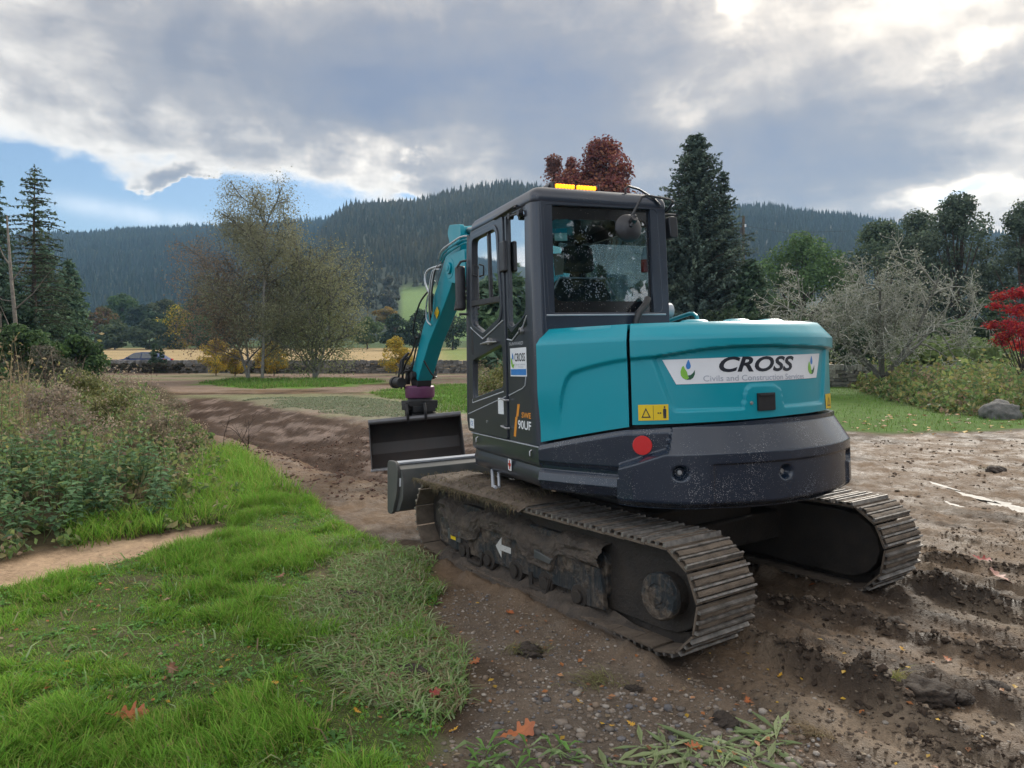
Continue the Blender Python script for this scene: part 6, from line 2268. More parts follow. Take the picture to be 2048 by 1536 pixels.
# trampled pale grass at the edge of the mud
A = Arrays()
P = in_poly(12000, PALE, 1.1)
P = P[poly_dist(P[:, 0], P[:, 1], PALE) + (fbm(P[:, 0] * 3, P[:, 1] * 3, 121, 4) - .42) * 1.1 > 0]
P = np.concatenate([P, in_poly(900, VERGE, 1.3)])
n = len(P)
b = on_ground(P, -.006)
c = palette([(.25, .38, .14), (.34, .43, .22), (.21, .36, .10), (.36, .36, .20), (.26, .20, .12)], n)
blades(A, b, .07 + .10 * RNG.random(n), .009 * (.5 + .8 * RNG.random(n)), 2.4 + RNG.normal(size=n) * 1.1, 1.18 + .34 * RNG.random(n), c * .85, c, 2)
tag(A.build('trampled_grass', M_GRASS), kind='stuff')
# broad leaves in the verge (dock, dandelion)
def rosettes(name, pts, rad, nleaf, pal, raise_=.35, width=.32):
    A = Arrays()
    n = len(pts)
    for k in range(nleaf):
        a = 6.283 * k / nleaf + RNG.random(n) * 1.2
        r = rad * (.55 + .7 * RNG.random(n))
        d = np.stack([np.cos(a), np.sin(a), 0 * a], 1)
        s = np.stack([-np.sin(a), np.cos(a), 0 * a], 1)
        e = raise_ * (.4 + RNG.random(n))
        z = np.array([0, 0, 1.0])
        p0 = pts + z * .004
        p1 = pts + d * (r * .55)[:, None] + z * (r * e * .8)[:, None]
        p2 = pts + d * r[:, None] + z * (r * e * .55)[:, None]
        wv = s * (r * width)[:, None]
        V = np.stack([p0, p1 + wv, p2, p1 - wv, p1 - z * (r * .06)[:, None]], 1).reshape(-1, 3)
        F = ((np.arange(n) * 5)[:, None, None] + np.array([[0, 4, 1], [1, 4, 2], [2, 4, 3], [3, 4, 0]])[None]).reshape(-1, 3)
        A.add(V, F, np.repeat(palette(pal, n), 5, 0))
    return tag(A.build(name, M_GRASS), kind='stuff')


P = in_poly(700, VERGE, 1.3)
P = P[P[:, 1] < 9]
rosettes('verge_weeds', on_ground(P, 0), .022 + .035 * RNG.random(len(P)) ** 1.5, 7, [(.13, .28, .07), (.17, .33, .09), (.11, .24, .075)], .5, .22)
P = in_poly(20, PX([(1225, 1490), (1560, 1470), (1600, 1560), (1200, 1560)]))
rosettes('flattened_dock', on_ground(P, -.004), .15 + .06 * RNG.random(len(P)), 5, [(.30, .36, .18), (.36, .42, .23), (.24, .31, .15)], .07, .075)
P = in_poly(14, PX([(940, 1500), (1120, 1490), (1200, 1520), (1100, 1560), (930, 1560)]))
rosettes('flattened_dock', on_ground(P, -.004), .08 + .06 * RNG.random(len(P)), 4, [(.16, .30, .08), (.24, .33, .15)], .4, .08)
# middle-distance lawns
A = Arrays()
for (poly, cnt, h0, w0) in ((RLAWN, 15000, .12, .014), (PATCH_A, 9000, .20, .035), (PATCH_B, 15000, .16, .026)):
    P = in_poly(cnt, poly, 1.1)
    P = P[poly_dist(P[:, 0], P[:, 1], poly) + (fbm(P[:, 0] * .8, P[:, 1] * .8, 107, 4) - .5) * 9 > 0]
    n = len(P)
    b = on_ground(P, .02)
    c = palette([(.125, .26, .045), (.17, .29, .06), (.105, .21, .04), (.20, .24, .08)], n)
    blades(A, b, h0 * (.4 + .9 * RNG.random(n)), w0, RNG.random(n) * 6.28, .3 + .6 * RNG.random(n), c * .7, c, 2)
tag(A.build('lawn_grass', M_GRASS), kind='stuff')
A = Arrays()
P = in_poly(16000, PATCH_C, 1.0)
P = P[poly_dist(P[:, 0], P[:, 1], PATCH_C) + (fbm(P[:, 0] * .6, P[:, 1] * .8, 108, 4) - .5) * 7 > 0]
P = P[ground_parts(P[:, 0], P[:, 1])[2] < .08]
n = len(P)
c = palette([(.25, .29, .19), (.30, .33, .23), (.19, .24, .13)], n)
blades(A, on_ground(P, 0), .085 * (.4 + .9 * RNG.random(n)), .024, RNG.random(n) * 6.28, 1.0 + .4 * RNG.random(n), c * .8, c, 2)
tag(A.build('cut_grass', M_GRASS), kind='stuff')

# ---- overgrown bank on the left
DRYC = [(.30, .22, .145), (.38, .29, .19), (.22, .16, .115), (.44, .37, .25), (.17, .125, .095)]
WEEDC = [(.13, .21, .07), (.18, .26, .085), (.24, .285, .10), (.105, .165, .07), (.29, .27, .13)]


def weeds(name, P, hmin, hmax, pal, leaves, lpal, lsize, w=.006, lean=.45, seed=0):
    """upright stems with leaves or seed heads along them"""
    A = Arrays()
    n = len(P)
    b = on_ground(P, .03)
    h = hmin + (hmax - hmin) * RNG.random(n) ** 1.4 * (.55 + .9 * fbm(P[:, 0] * .9, P[:, 1] * .9, 111 + seed, 3))
    h = h * (.30 + .70 * sstep(poly_dist(P[:, 0], P[:, 1], WEEDS if seed < 20 else RWEEDS), 0, 1.3))
    az_ = RNG.random(n) * 6.28
    ln = lean * RNG.random(n)
    c = palette(pal, n)
    blades(A, b, h, w * (.7 + .7 * RNG.random(n)) * (1 + .06 * P[:, 1]), az_, ln, c * .8, c, 3)
    o = tag(A.build(name, M_DRY), kind='stuff')
    Q = Arrays()
    i = np.repeat(np.arange(n), leaves)
    f = .25 + .78 * RNG.random(len(i)) ** .7
    dirv = np.stack([np.cos(az_), np.sin(az_), 0 * az_], 1)[i]
    ctr = b[i] + dirv * (h[i] * np.sin(ln[i]) * f ** 1.6)[:, None] + np.array([0, 0, 1]) * (h[i] * (f - (1 - np.cos(ln[i])) * f ** 2))[:, None]
    ctr = ctr + RNG.normal(size=ctr.shape) * np.array([.05, .05, .03]) * (.5 + h[i])[:, None]
    V, F, C = leaf_quads(ctr, lsize * (.6 + .8 * RNG.random(len(i))) * (1 + .035 * P[i, 1]), np.tile([0, 0, .6], (len(i), 1)), palette(lpal, len(i)), 2.0, 1.0)
    Q.add(V, F, C)
    q = Q.build(name + '_leaves', M_LEAF)
    tag(q, kind='stuff')
    return o


W1 = np.array(WEEDS)
P = in_poly(2000, WEEDS, 1.6)
P = P[(P[:, 1] < 24) & (np.abs(P[:, 0]) < P[:, 1] * .80)]
weeds('dry_stalks', P, .25, .98, DRYC, 6, DRYC + WEEDC, .020, .0045, .6, 0)
P = in_poly(5200, WEEDS, 1.6)
P = P[(P[:, 1] < 22) & (np.abs(P[:, 0]) < P[:, 1] * .80)]
weeds('green_weeds', P, .15, .62, WEEDC, 14, WEEDC, .030, .0045, .5, 4)
# dead heads and pinkish bents in the middle of the bank
P = in_poly(650, PX([(30, 1000), (240, 960), (400, 930), (420, 850), (330, 790), (120, 770), (0, 800)]), 1.2)
weeds('seed_heads', P, .55, 1.0, [(.22, .16, .12), (.26, .18, .13), (.18, .12, .10)], 9, [(.34, .27, .20), (.42, .34, .25), (.27, .20, .15), (.22, .20, .11)], .016, .004, .55, 8)
# tall pale reeds at the very left
P = in_poly(70, PX([(-60, 1050), (60, 1000), (130, 930), (60, 880), (-60, 900)]))
weeds('tall_reeds', P, 1.05, 1.75, [(.36, .29, .17), (.30, .23, .13), (.24, .17, .10)], 5, [(.36, .29, .17), (.24, .17, .10), (.30, .28, .10)], .022, .007, .4, 12)
# low grass fringe along the bank and by the ditch
P = np.concatenate([in_poly(5200, PX([(300, 1066), (455, 1046), (560, 985), (640, 1015), (470, 900), (420, 905), (380, 960)]), 1.2), in_poly(1200, PX([(150, 1095), (330, 1066), (300, 1040), (130, 1060)]))])
n = len(P)
A = Arrays()
c = palette(FRESH + YEL[:1], n)
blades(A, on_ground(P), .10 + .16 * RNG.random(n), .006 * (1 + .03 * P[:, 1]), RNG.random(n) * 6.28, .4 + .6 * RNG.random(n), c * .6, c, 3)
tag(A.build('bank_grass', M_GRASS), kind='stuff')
# nettles: stems with opposite pairs of toothed oval leaves
P = np.concatenate([in_poly(120, PX([(-80, 1128), (20, 1120), (120, 1090), (220, 1060), (200, 980), (100, 960), (-80, 990)])), in_poly(40, PX([(180, 1060), (330, 1060), (330, 990), (200, 980)]))])
A = Arrays()
b = on_ground(P, 0)
stems = Arrays()
for k in range(len(P)):
    H = .24 + .36 * RNG.random()
    dv = unit(np.array([RNG.normal() * .25 + .1, RNG.normal() * .25 - .2, 1]))
    tubes(stems, np.array([b[k], b[k] + dv * H * .5, b[k] + unit(dv + np.array([0, 0, .3])) * H]), [.004, .0035, .002], (.10, .14, .05), 3)
    a0 = RNG.random() * 6.28
    for i in range(6):
        f = .35 + .65 * i / 5
        p = b[k] + dv * H * f
        sz = (.060 - .024 * f) * (.8 + .4 * RNG.random())
        for s_ in (0, math.pi):
            a = a0 + i * 1.57 + s_
            o = np.array([math.cos(a), math.sin(a), .25])
            sdv = np.array([-math.sin(a), math.cos(a), 0])
            pts = []
            mid = [p + o * sz * q_ - np.array([0, 0, 1]) * sz * q_ * q_ * .22 for q_ in (.12, .5, 1.0, 1.55, 2.0)]
            wd = [0, .55, .62, .34, 0]
            V = [mid[0]] + [x_ for q_ in (1, 2, 3) for x_ in (mid[q_] + sdv * sz * wd[q_] + np.array([0, 0, sz * .12]), mid[q_], mid[q_] - sdv * sz * wd[q_] + np.array([0, 0, sz * .12]))] + [mid[4]]
            F = [(0, 2, 1), (0, 3, 2), (1, 2, 5), (1, 5, 4), (2, 3, 6), (2, 6, 5), (4, 5, 8), (4, 8, 7), (5, 6, 9), (5, 9, 8), (7, 8, 10), (8, 9, 10)]
            A.add(V, F, palette([(.085, .17, .075), (.11, .22, .09), (.07, .145, .07), (.14, .25, .115)], 1)[0])
tag(A.build('nettle_leaves', M_LEAF), kind='stuff')
tag(stems.build('nettle_stems', M_DRY), kind='stuff')
# leaning dead stems at the left
for k, (u0, v0, u1, v1, d_, lab) in enumerate(((60, 900, 150, 740, 9.5, 'pale dead stem leaning right above the weeds at the left'), (95, 880, 70, 690, 10.5, 'dark dead stem standing upright at the left'), (130, 800, 165, 715, 15, 'thin grey dead stem leaning right behind the weeds'), (110, 840, 95, 700, 13, 'grey dead stem leaning left behind the reeds'))):
    x0, x1 = at(u0, d_), at(u1, d_)
    z1 = zat(v1, d_)
    zb_ = gz(x0, d_)
    t = thing('withered_plant', (x0, d_, zb_), lab, 'dead plant', 'dead stems on the bank')
    A = Arrays()
    P_ = np.array([[0, 0, 0], [(x1 - x0) * .4 + .05, .05, (z1 - zb_) * .45], [x1 - x0, .1, z1 - zb_]])
    tubes(A, P_, [.016, .011, .004], (.20, .16, .12) if k != 1 else (.06, .045, .035), 5)
    for q_ in range(5):
        s = P_[1] + (P_[2] - P_[1]) * (q_ / 5)
        tubes(A, np.array([s, s + np.array([RNG.normal() * .1, 0, .12]), s + np.array([RNG.normal() * .22, .05, .22])]), [.005, .003, .001], (.16, .12, .09), 3)
    A.build('stem', M_BARK, t)

# leafy and twiggy bushes standing in the bank
for (u, v, w_, h_, pal, lab, lf) in ((335, 845, 60, .75, [(.29, .22, .16), (.22, .18, .13), (.18, .20, .10)], 'twiggy grey brown bush at the far right of the bank', .03),
        (130, 900, 90, .95, [(.27, .21, .16), (.33, .26, .20), (.20, .17, .13)], 'tangled dry brown bush left of the middle of the bank', .028),
        (190, 840, 70, 1.05, [(.16, .17, .06), (.20, .20, .07), (.12, .14, .05)], 'yellow green bush at the back of the overgrown bank', .04)):
    x, y = G(u, v + 60)
    rx = w_ / FPX * y
    zg = gz(x, y)
    broad_tree('bank_bush', lab, x, y, zg + h_, zg + .02, rx * 1.15, pal, 2600, lf * .8, 18, 'flat', 'bushes on the overgrown bank', cat='shrub', ry=rx, trunk_r=.012)

# ---- undergrowth on the right
P = in_poly(5200, RWEEDS, 1.5)
weeds('right_green_weeds', P, .35, 1.35, WEEDC, 14, WEEDC + [(.28, .26, .09)], .045, .006, .55, 21)
P = in_poly(1900, RWEEDS, 1.4)
weeds('right_dry_stalks', P, .4, 1.25, DRYC, 9, [(.32, .23, .15), (.25, .17, .12), (.22, .20, .10)], .032, .005, .6, 24)
P = in_poly(700, [(at(1780, 34), 33), (at(2000, 34), 33), (at(2000, 37), 37), (at(1780, 37), 37)])
weeds('green_reeds', P, 1.4, 2.3, [(.12, .17, .06), (.16, .20, .08)], 3, [(.13, .18, .07)], .10, .012, .15, 31)

# ================================================================== stone walls
def stone_block(A, c, s, col):
    k = 1 + (RNG.random((8, 1)) - .5) * .35
    V = np.array([[(i - .5) * s[0], (j - .5) * s[1], (l - .5) * s[2]] for i in (0, 1) for j in (0, 1) for l in (0, 1)]) * k
    A.add(V + np.array(c), [(0, 1, 3, 2), (4, 6, 7, 5), (0, 4, 5, 1), (2, 3, 7, 6), (0, 2, 6, 4), (1, 5, 7, 3)], col)


def stone_wall(label, x0, x1, y0, y1, h, tint):
    L = math.hypot(x1 - x0, y1 - y0)
    a = math.atan2(y1 - y0, x1 - x0)
    zb = gz((x0 + x1) / 2, (y0 + y1) / 2)
    t = thing('stone_wall', (x0, y0, zb), label, 'wall', 'dry stone walls', a)
    A = Arrays()
    z = .0
    while z < h:
        ch = .13 + .07 * RNG.random()
        x = -.2
        while x < L:
            w = .22 + .35 * RNG.random()
            g = .10 + .16 * RNG.random()
            stone_block(A, (x + w / 2, (RNG.random() - .5) * .10, z + ch / 2), (w * .95, .42, ch * .93), np.array(tint) * (g / .17) * np.array([1, .97, .92]))
            x += w
        z += ch
    x = -.2
    while x < L:
        w = .14 + .18 * RNG.random()
        g = .14 + .2 * RNG.random()
        stone_block(A, (x + w / 2, 0, z + .09 + .05 * RNG.random()), (w * .9, .36, .2 + .1 * RNG.random()), np.array(tint) * (g / .17))
        x += w
    tag(A.build('stone', M_STONE, t), kind='stuff')


stone_wall('low dark dry stone wall across the field behind the birches', at(150, 55), at(1010, 53), 55, 53, .62, (.12, .115, .11))
stone_wall('mossy dry stone wall behind the undergrowth at the right', at(1640, 33), at(2120, 33), 33, 32, .75, (.15, .15, .13))
HEDGE = [(.055, .05, .035), (.075, .06, .04), (.045, .055, .03), (.09, .075, .05)]
broad_tree('hedge', 'dark brown overgrown hedge on the stone wall at the left', at(300, 53), 53, zat(726, 53), .05, 4.6, HEDGE, 9000, .085, 80, 'flat', cat='hedge', ry=.6, trunk_r=.03)
broad_tree('hedge', 'dark ivy mass on the wall below the yellow shrubs', at(520, 52.5), 52.5, zat(726, 52.5), .05, 3.6, HEDGE, 7000, .085, 60, 'flat', cat='hedge', ry=.6, trunk_r=.03)

# ================================================================== car behind the wall
CX, CY = at(285, 61.0), 61.0
CAR = thing('parked_car', (CX, CY, gz(CX, CY) + .02), 'dark blue car half hidden behind the stone wall', 'car')
M_CARP = mat_plain('blue_car_paint', (.014, .034, .12), .3, .1, .2, var=.05)
M_CARG = mat_plain('car_glass', (.02, .025, .03), .06, spec=.9)
M_ALLOY = mat_plain('alloy_wheel', (.4, .4, .42), .35, .8)


def carpart(name, mb, m, bev=.01, parent=None):
    return mb.build(name, m, parent or CAR, None, bev)


body = rounded([(-2.15, .30), (-2.18, .62), (-2.02, .80), (-1.15, .92), (1.95, .97), (2.12, .80), (2.15, .35), (1.7, .25), (-1.8, .25)], .06)
cabin = [(-1.18, .91), (-.45, 1.38), (.30, 1.46), (1.25, 1.42), (1.92, .96)]
mb = MB().loft([[(x, y * 1.0, z) for x, z in [(px * (1 - .015 * abs(y) ** 4), pz) for px, pz in body]] for y in (-.86, -.80, .80, .86)])
carpart('body', mb, M_CARP, .03)
mb = MB().loft([[(x, y * (1 if z < 1.0 else .80), z) for x, z in cabin] for y in (-.78, .78)])
carpart('roof', mb, M_CARP, .04)
for sy in (-1, 1):
    f = lambda x, z: (x, sy * (.775 - .155 * max(0, (z - 1.0) / .45)), z)
    for q in ([(-.95, .97), (-.40, 1.33), (.22, 1.38), (.22, .97)], [(.30, .97), (.30, 1.39), (1.15, 1.36), (1.62, .98)]):
        o = carpart('window', MB().add([(x, y + sy * .03, z) for x, y, z in [f(*p) for p in q]], [(0, 1, 2, 3)]), M_CARG, 0)
    for x in (-1.35, 1.38):
        w = carpart('wheel', MB().cyl((x, sy * .66, .31), (x, sy * .87, .31), .31, 24), M_BLACK, .03)
        carpart('rim', MB().cyl((x, sy * .86, .31), (x, sy * .885, .31), .20, 16), M_ALLOY, .01, w)
    carpart('door_mirror', MB().span((-.85, sy * .84, .96), (-.70, sy * 1.0, 1.08)), M_CARP, .03)
    carpart('roof_rail', MB().tube([(-.3, sy * .58, 1.40), (-.2, sy * .58, 1.47), (1.0, sy * .58, 1.46), (1.15, sy * .58, 1.39)], .016, 6), M_ALLOY, 0)
    carpart('tail_light', MB().span((2.02, sy * .55, .82), (2.16, sy * .84, .93)), M_RED, .02)

# ================================================================== pole, boulder
px_, py_ = at(1487, 56), 56.0
t = thing('utility_pole', (px_, py_, base_z(px_, py_)), 'wooden utility pole with a white insulator rising beside the pines', 'pole')
MB().tube([(0, 0, 0), (0, 0, zat(432, 56) - base_z(px_, py_))], [.13, .09], 10).build('pole', mat_plain('weathered_wood', (.10, .08, .06), .9), t)
zt = zat(452, 56) - base_z(px_, py_)
MB().cyl((.12, -.05, zt - .08), (.12, -.05, zt + .12), .07, 10).build('insulator', M_WHITE, t, None, .01)
MB().span((-.25, -.13, zt - .55), (-.12, .13, zt - .1)).build('switch_box', M_PLASTIC, t, None, .01)
mbw = MB().tube([(.12, -.05, zt), (3.5, .5, zt - .45), (8.5, 1.0, zt - .2)], .012, 4)
mbw.build('overhead_wire', M_PLASTIC, t)

bx, by = at(2000, 17.5), 17.5
bm = bmesh.new()
bmesh.ops.create_icosphere(bm, subdivisions=4, radius=1)
for v in bm.verts:
    p = v.co.copy()
    k = 1 + .5 * (fbm(np.array([p.x * 2.1 + 5]), np.array([p.y * 2.1 + p.z * 1.7]), 131, 4)[0] - .5) + .25 * (fbm(np.array([p.x * 7 + 5]), np.array([p.y * 7 + p.z * 6]), 133, 3)[0] - .5)
    v.co = Vector((p.x * .46 * k, p.y * .36 * k, p.z * .30 * k))
for f in bm.faces:
    f.smooth = True
me = bpy.data.meshes.new('boulder')
bm.to_mesh(me)
bm.free()
me.materials.append(mat_mud('grey_rock', (.07, .068, .064), (.17, .165, .155), .9, 9, .8))
o = link('boulder', me, None, Matrix.Translation((bx, by, gz(bx, by) + .10)))
tag(o, 'grey rounded boulder among the undergrowth at the right edge', 'boulder')

# ================================================================== pebbles
def ico(sub=0):
    b = bmesh.new()
    bmesh.ops.create_icosphere(b, subdivisions=max(1, sub), radius=1)
    V = np.array([tuple(v.co) for v in b.verts])
    F = np.array([[v.index for v in f.verts] for f in b.faces])
    b.free()
    return V, F


IV, IF = ico(1)
M_CRUMB = mat_attr('soil_crumb', .95, 0, .3, 70, .1)
PPAL = [(.19, .155, .125), (.23, .195, .165), (.135, .115, .10), (.17, .135, .105), (.29, .255, .22), (.12, .115, .12), (.20, .15, .11)]


def pebbles(name, P, r, pal=PPAL, flat=.6, sink=.35, rag=.22):
    n = len(P)
    b = on_ground(P, 0)
    r = np.broadcast_to(r, (n,))
    sc = np.stack([r * (.8 + .6 * RNG.random(n)), r * (.8 + .5 * RNG.random(n)), r * flat * (.7 + .6 * RNG.random(n))], 1)
    a = RNG.random(n) * 6.28
    V = IV[None] * (1 + rag * (RNG.random((n, len(IV), 1)) - .5)) * sc[:, None]
    x = V[..., 0] * np.cos(a)[:, None] - V[..., 1] * np.sin(a)[:, None]
    y = V[..., 0] * np.sin(a)[:, None] + V[..., 1] * np.cos(a)[:, None]
    V = np.stack([x, y, V[..., 2]], -1) + b[:, None] + np.array([0, 0, 1]) * (r * flat * (1 - 2 * sink))[:, None, None]
    F = (np.arange(n) * len(IV))[:, None, None] + IF[None]
    A = Arrays()
    A.add(V.reshape(-1, 3), F.reshape(-1, 3), np.repeat(palette(pal, n, .8, 1.2), len(IV), 0))
    return tag(A.build(name, M_PEBBLE if rag < .5 else M_CRUMB, smooth=rag < .5), kind='stuff')


P = in_poly(4600, GRAVEL, 1.3)
pebbles('gravel', P, .003 + .009 * RNG.random(len(P)) ** 3.0)
P = in_poly(320, PX([(960, 1340), (1300, 1400), (1620, 1440), (1700, 1560), (940, 1560)]), 1.2)
pebbles('gravel', P, .008 + .016 * RNG.random(len(P)) ** 2.5)
P = in_poly(700, PX([(1330, 1345), (1500, 1260), (2300, 1400), (2300, 1600), (1500, 1600)]), 1.2)
pebbles('mud_grit', P, .004 + .009 * RNG.random(len(P)) ** 2.5, [(.13, .10, .075), (.18, .145, .11), (.10, .08, .06), (.24, .21, .18)])
for L_, h_ in RIDGES:
    L_ = np.array(L_)
    seg = np.hypot(*(L_[1:] - L_[:-1]).T)
    n = int(seg.sum() * 260)
    k = RNG.choice(len(seg), n, p=seg / seg.sum())
    q_ = RNG.random((n, 1))
    P = L_[k] * (1 - q_) + L_[k + 1] * q_ + RNG.normal(size=(n, 2)) * .055
    pebbles('mud_crumbs', P, .004 + .017 * RNG.random(n) ** 2.6, [(.040, .029, .022), (.06, .045, .034), (.085, .064, .048), (.13, .10, .075)], .75, .45, 1.1)
P = in_poly(1500, PX([(1740, 880), (2300, 880), (2300, 1400), (1900, 1300), (1850, 1150)]), 1.1)
pebbles('mud_grit', P, .006 + .018 * RNG.random(len(P)) ** 3.5, [(.12, .09, .07), (.17, .13, .10), (.10, .08, .06)], .6, .4, 1.0)
P = in_poly(2200, PX([(420, 850), (740, 850), (900, 890), (820, 1000), (640, 1000), (470, 905)]), 1.1)
pebbles('ditch_crumbs', P, .010 + .022 * RNG.random(len(P)) ** 3, [(.11, .068, .053), (.15, .095, .072), (.095, .06, .047)], .6, .4, 1.0)

P = in_poly(7000, PX([(1330, 1345), (1480, 1230), (1560, 1190), (1900, 1060), (2300, 1060), (2300, 1600), (1560, 1600), (1500, 1430)]), 1.5)
pebbles('mud_crumbs', P, .003 + .008 * RNG.random(len(P)) ** 2.5, [(.115, .088, .066), (.145, .112, .086), (.09, .068, .052), (.17, .137, .108)], .7, .4, 1.0)
# ---- clods
M_CLOD = mat_mud('clod_earth', (.030, .022, .017), (.085, .062, .046), .85, 12, .8)
clod_base = []
for s in range(4):
    bm = bmesh.new()
    bmesh.ops.create_icosphere(bm, subdivisions=4, radius=1)
    for v in bm.verts:
        p = v.co.copy()
        k = 1 + .9 * (fbm(np.array([p.x * 1.8 + 3 * s]), np.array([p.y * 1.8 + p.z * 1.5]), 141 + s, 4)[0] - .5) + .6 * (fbm(np.array([p.x * 6 + s]), np.array([p.y * 6 + p.z * 5]), 151 + s, 3)[0] - .5)
        v.co = Vector((p.x * k, p.y * k * .8, p.z * k * .55))
    me = bpy.data.meshes.new('earth_clod')
    bm.to_mesh(me)
    bm.free()
    for p in me.polygons:
        p.use_smooth = True
    me.materials.append(M_CLOD)
    clod_base.append(me)
CLODS = [  # u, v, width px, label
    (1845, 1385, 120, 'largest dark clod of earth lying in the mud at the lower right'),
    (1925, 1392, 52, 'dark clod just right of the largest one in the mud'),
    (1985, 1385, 50, 'dark clod right of the two others in the mud, nearest the right edge'),
    (1790, 1262, 46, 'dark clod on the rut ridge behind the machine'),
    (1660, 1340, 30, 'small clod on the rut berm below the right track'),
    (1268, 1378, 34, 'small black clod on the gravel beside the pale turf'),
    (1450, 1445, 56, 'dark rooty clod on the gravel near the bottom edge'),
    (825, 1375, 72, 'dark clod of soil in the trampled grass with leaves round it'),
    (1990, 940, 44, 'flat clod on the mud by the puddle'),
    (1060, 1305, 60, 'long flat clod on the gravel below the track'),
    (700, 1215, 60, 'brown clod at the grass edge left of the track'),
    (1760, 1118, 34, 'small clod beside the right track'),
]
for k, (u, v, w, lab) in enumerate(CLODS):
    x, y = G(u, v)
    r = w / FPX * y / 2
    o = link('earth_clod', clod_base[k % 4], None, Matrix.Translation((x, y, gz(x, y) + r * .12)) @ Matrix.Rotation(k * 1.3, 4, 'Z') @ Matrix.Diagonal((r, r, r * .8, 1)))
    tag(o, lab, 'clod', 'clods of earth')

# tufts of torn pale turf
def turf(label, u, v, w, col):
    x, y = G(u, v)
    r = w / FPX * y / 2
    n = 160
    P = np.stack([x + RNG.normal(size=n) * r * .5, y + RNG.normal(size=n) * r * .35], 1)
    A = Arrays()
    c = palette(col, n)
    b = on_ground(P, -.004)
    b = b - np.array([x, y, gz(x, y)])
    blades(A, b, .05 + .05 * RNG.random(n), .0035, RNG.normal(size=n) * .7 + (0 if RNG.random() < .5 else 3.1), 1.15 + .3 * RNG.random(n), c * .8, c, 3)
    o = A.build('turf_tuft', M_GRASS, None, Matrix.Translation((x, y, gz(x, y))))
    tag(o, label, 'turf', 'tufts of torn turf')


turf('pale tuft of torn turf on the gravel beside the small black clod', 1195, 1370, 110, [(.30, .30, .13), (.24, .25, .10), (.20, .16, .09)])
turf('thin strip of yellow turf on the gravel below the track', 1045, 1303, 80, [(.26, .26, .12), (.18, .16, .08)])
turf('green and yellow tuft on the mud above the largest clod', 1780, 1355, 60, [(.25, .28, .08), (.34, .30, .10)])
turf('brown straw tuft on the mud at the bottom right', 1640, 1475, 90, [(.26, .20, .12), (.2, .15, .09)])
turf('olive tuft on the far mud near the puddle', 1985, 935, 60, [(.16, .15, .06), (.2, .17, .08)])

# ================================================================== fallen leaves
def oak_leaf(seed):
    """lobed leaf, curled, unit length along x, with a stalk"""
    r = random.Random(seed)
    half = [(0, .02), (.12, .10), (.20, .07), (.27, .24), (.34, .26), (.38, .12), (.46, .13), (.54, .36), (.61, .37), (.62, .17), (.70, .16), (.78, .30), (.84, .28), (.86, .12), (.95, .08), (1.0, 0)]
    top = [(x, y * (.85 + .3 * r.random())) for x, y in half]
    bot = [(x + .03 * r.random(), -y * (.85 + .3 * r.random())) for x, y in half[:-1]][::-1]
    out = top + bot
    cu, cv = r.uniform(.25, .6), r.uniform(-.2, .5)
    mid = [(x, 0) for x in (.12, .3, .46, .62, .82)]
    lift = lambda x, y: cu * (x - .5) ** 2 + abs(y) ** 1.5 * cv + .03 * math.sin(9 * x + 5 * y + seed)
    bm = bmesh.new()
    vs = [bm.verts.new((x, y, 0)) for x, y in out]
    f = bm.faces.new(vs)
    bmesh.ops.triangulate(bm, faces=[f])
    bmesh.ops.subdivide_edges(bm, edges=[e for e in bm.edges if e.calc_length() > .2], cuts=1)
    bmesh.ops.triangulate(bm, faces=bm.faces)
    for v in bm.verts:
        v.co.z = lift(v.co.x, v.co.y)
        v.co.x -= .5
    a, b = Vector((-.5, 0, lift(0, 0))), Vector((-.72, .04, lift(0, 0) + .06))
    s = [bm.verts.new(a + Vector((0, d, 0))) for d in (-.012, .012)] + [bm.verts.new(b + Vector((0, d, 0))) for d in (.01, -.01)]
    bm.faces.new(s)
    me = bpy.data.meshes.new('fallen_leaf')
    bm.to_mesh(me)
    bm.free()
    for p in me.polygons:
        p.use_smooth = True
    return me


def leaf_mat(name, a, b):
    m, n, out = mat_new(name)
    obj = n.node('ShaderNodeTexCoord').outputs['Object']
    c = n.mix(n.range(n.noise(obj, 4, 5, .65)[0], .35, .65), a, b)
    vein = n.math('LESS_THAN', n.math('ABSOLUTE', n.sep(obj)[1]), .012)
    c = n.mix(n.math('MULTIPLY', vein, .5), c, tuple(x * .55 for x in a))
    principled(n, out, c, .55)
    return m


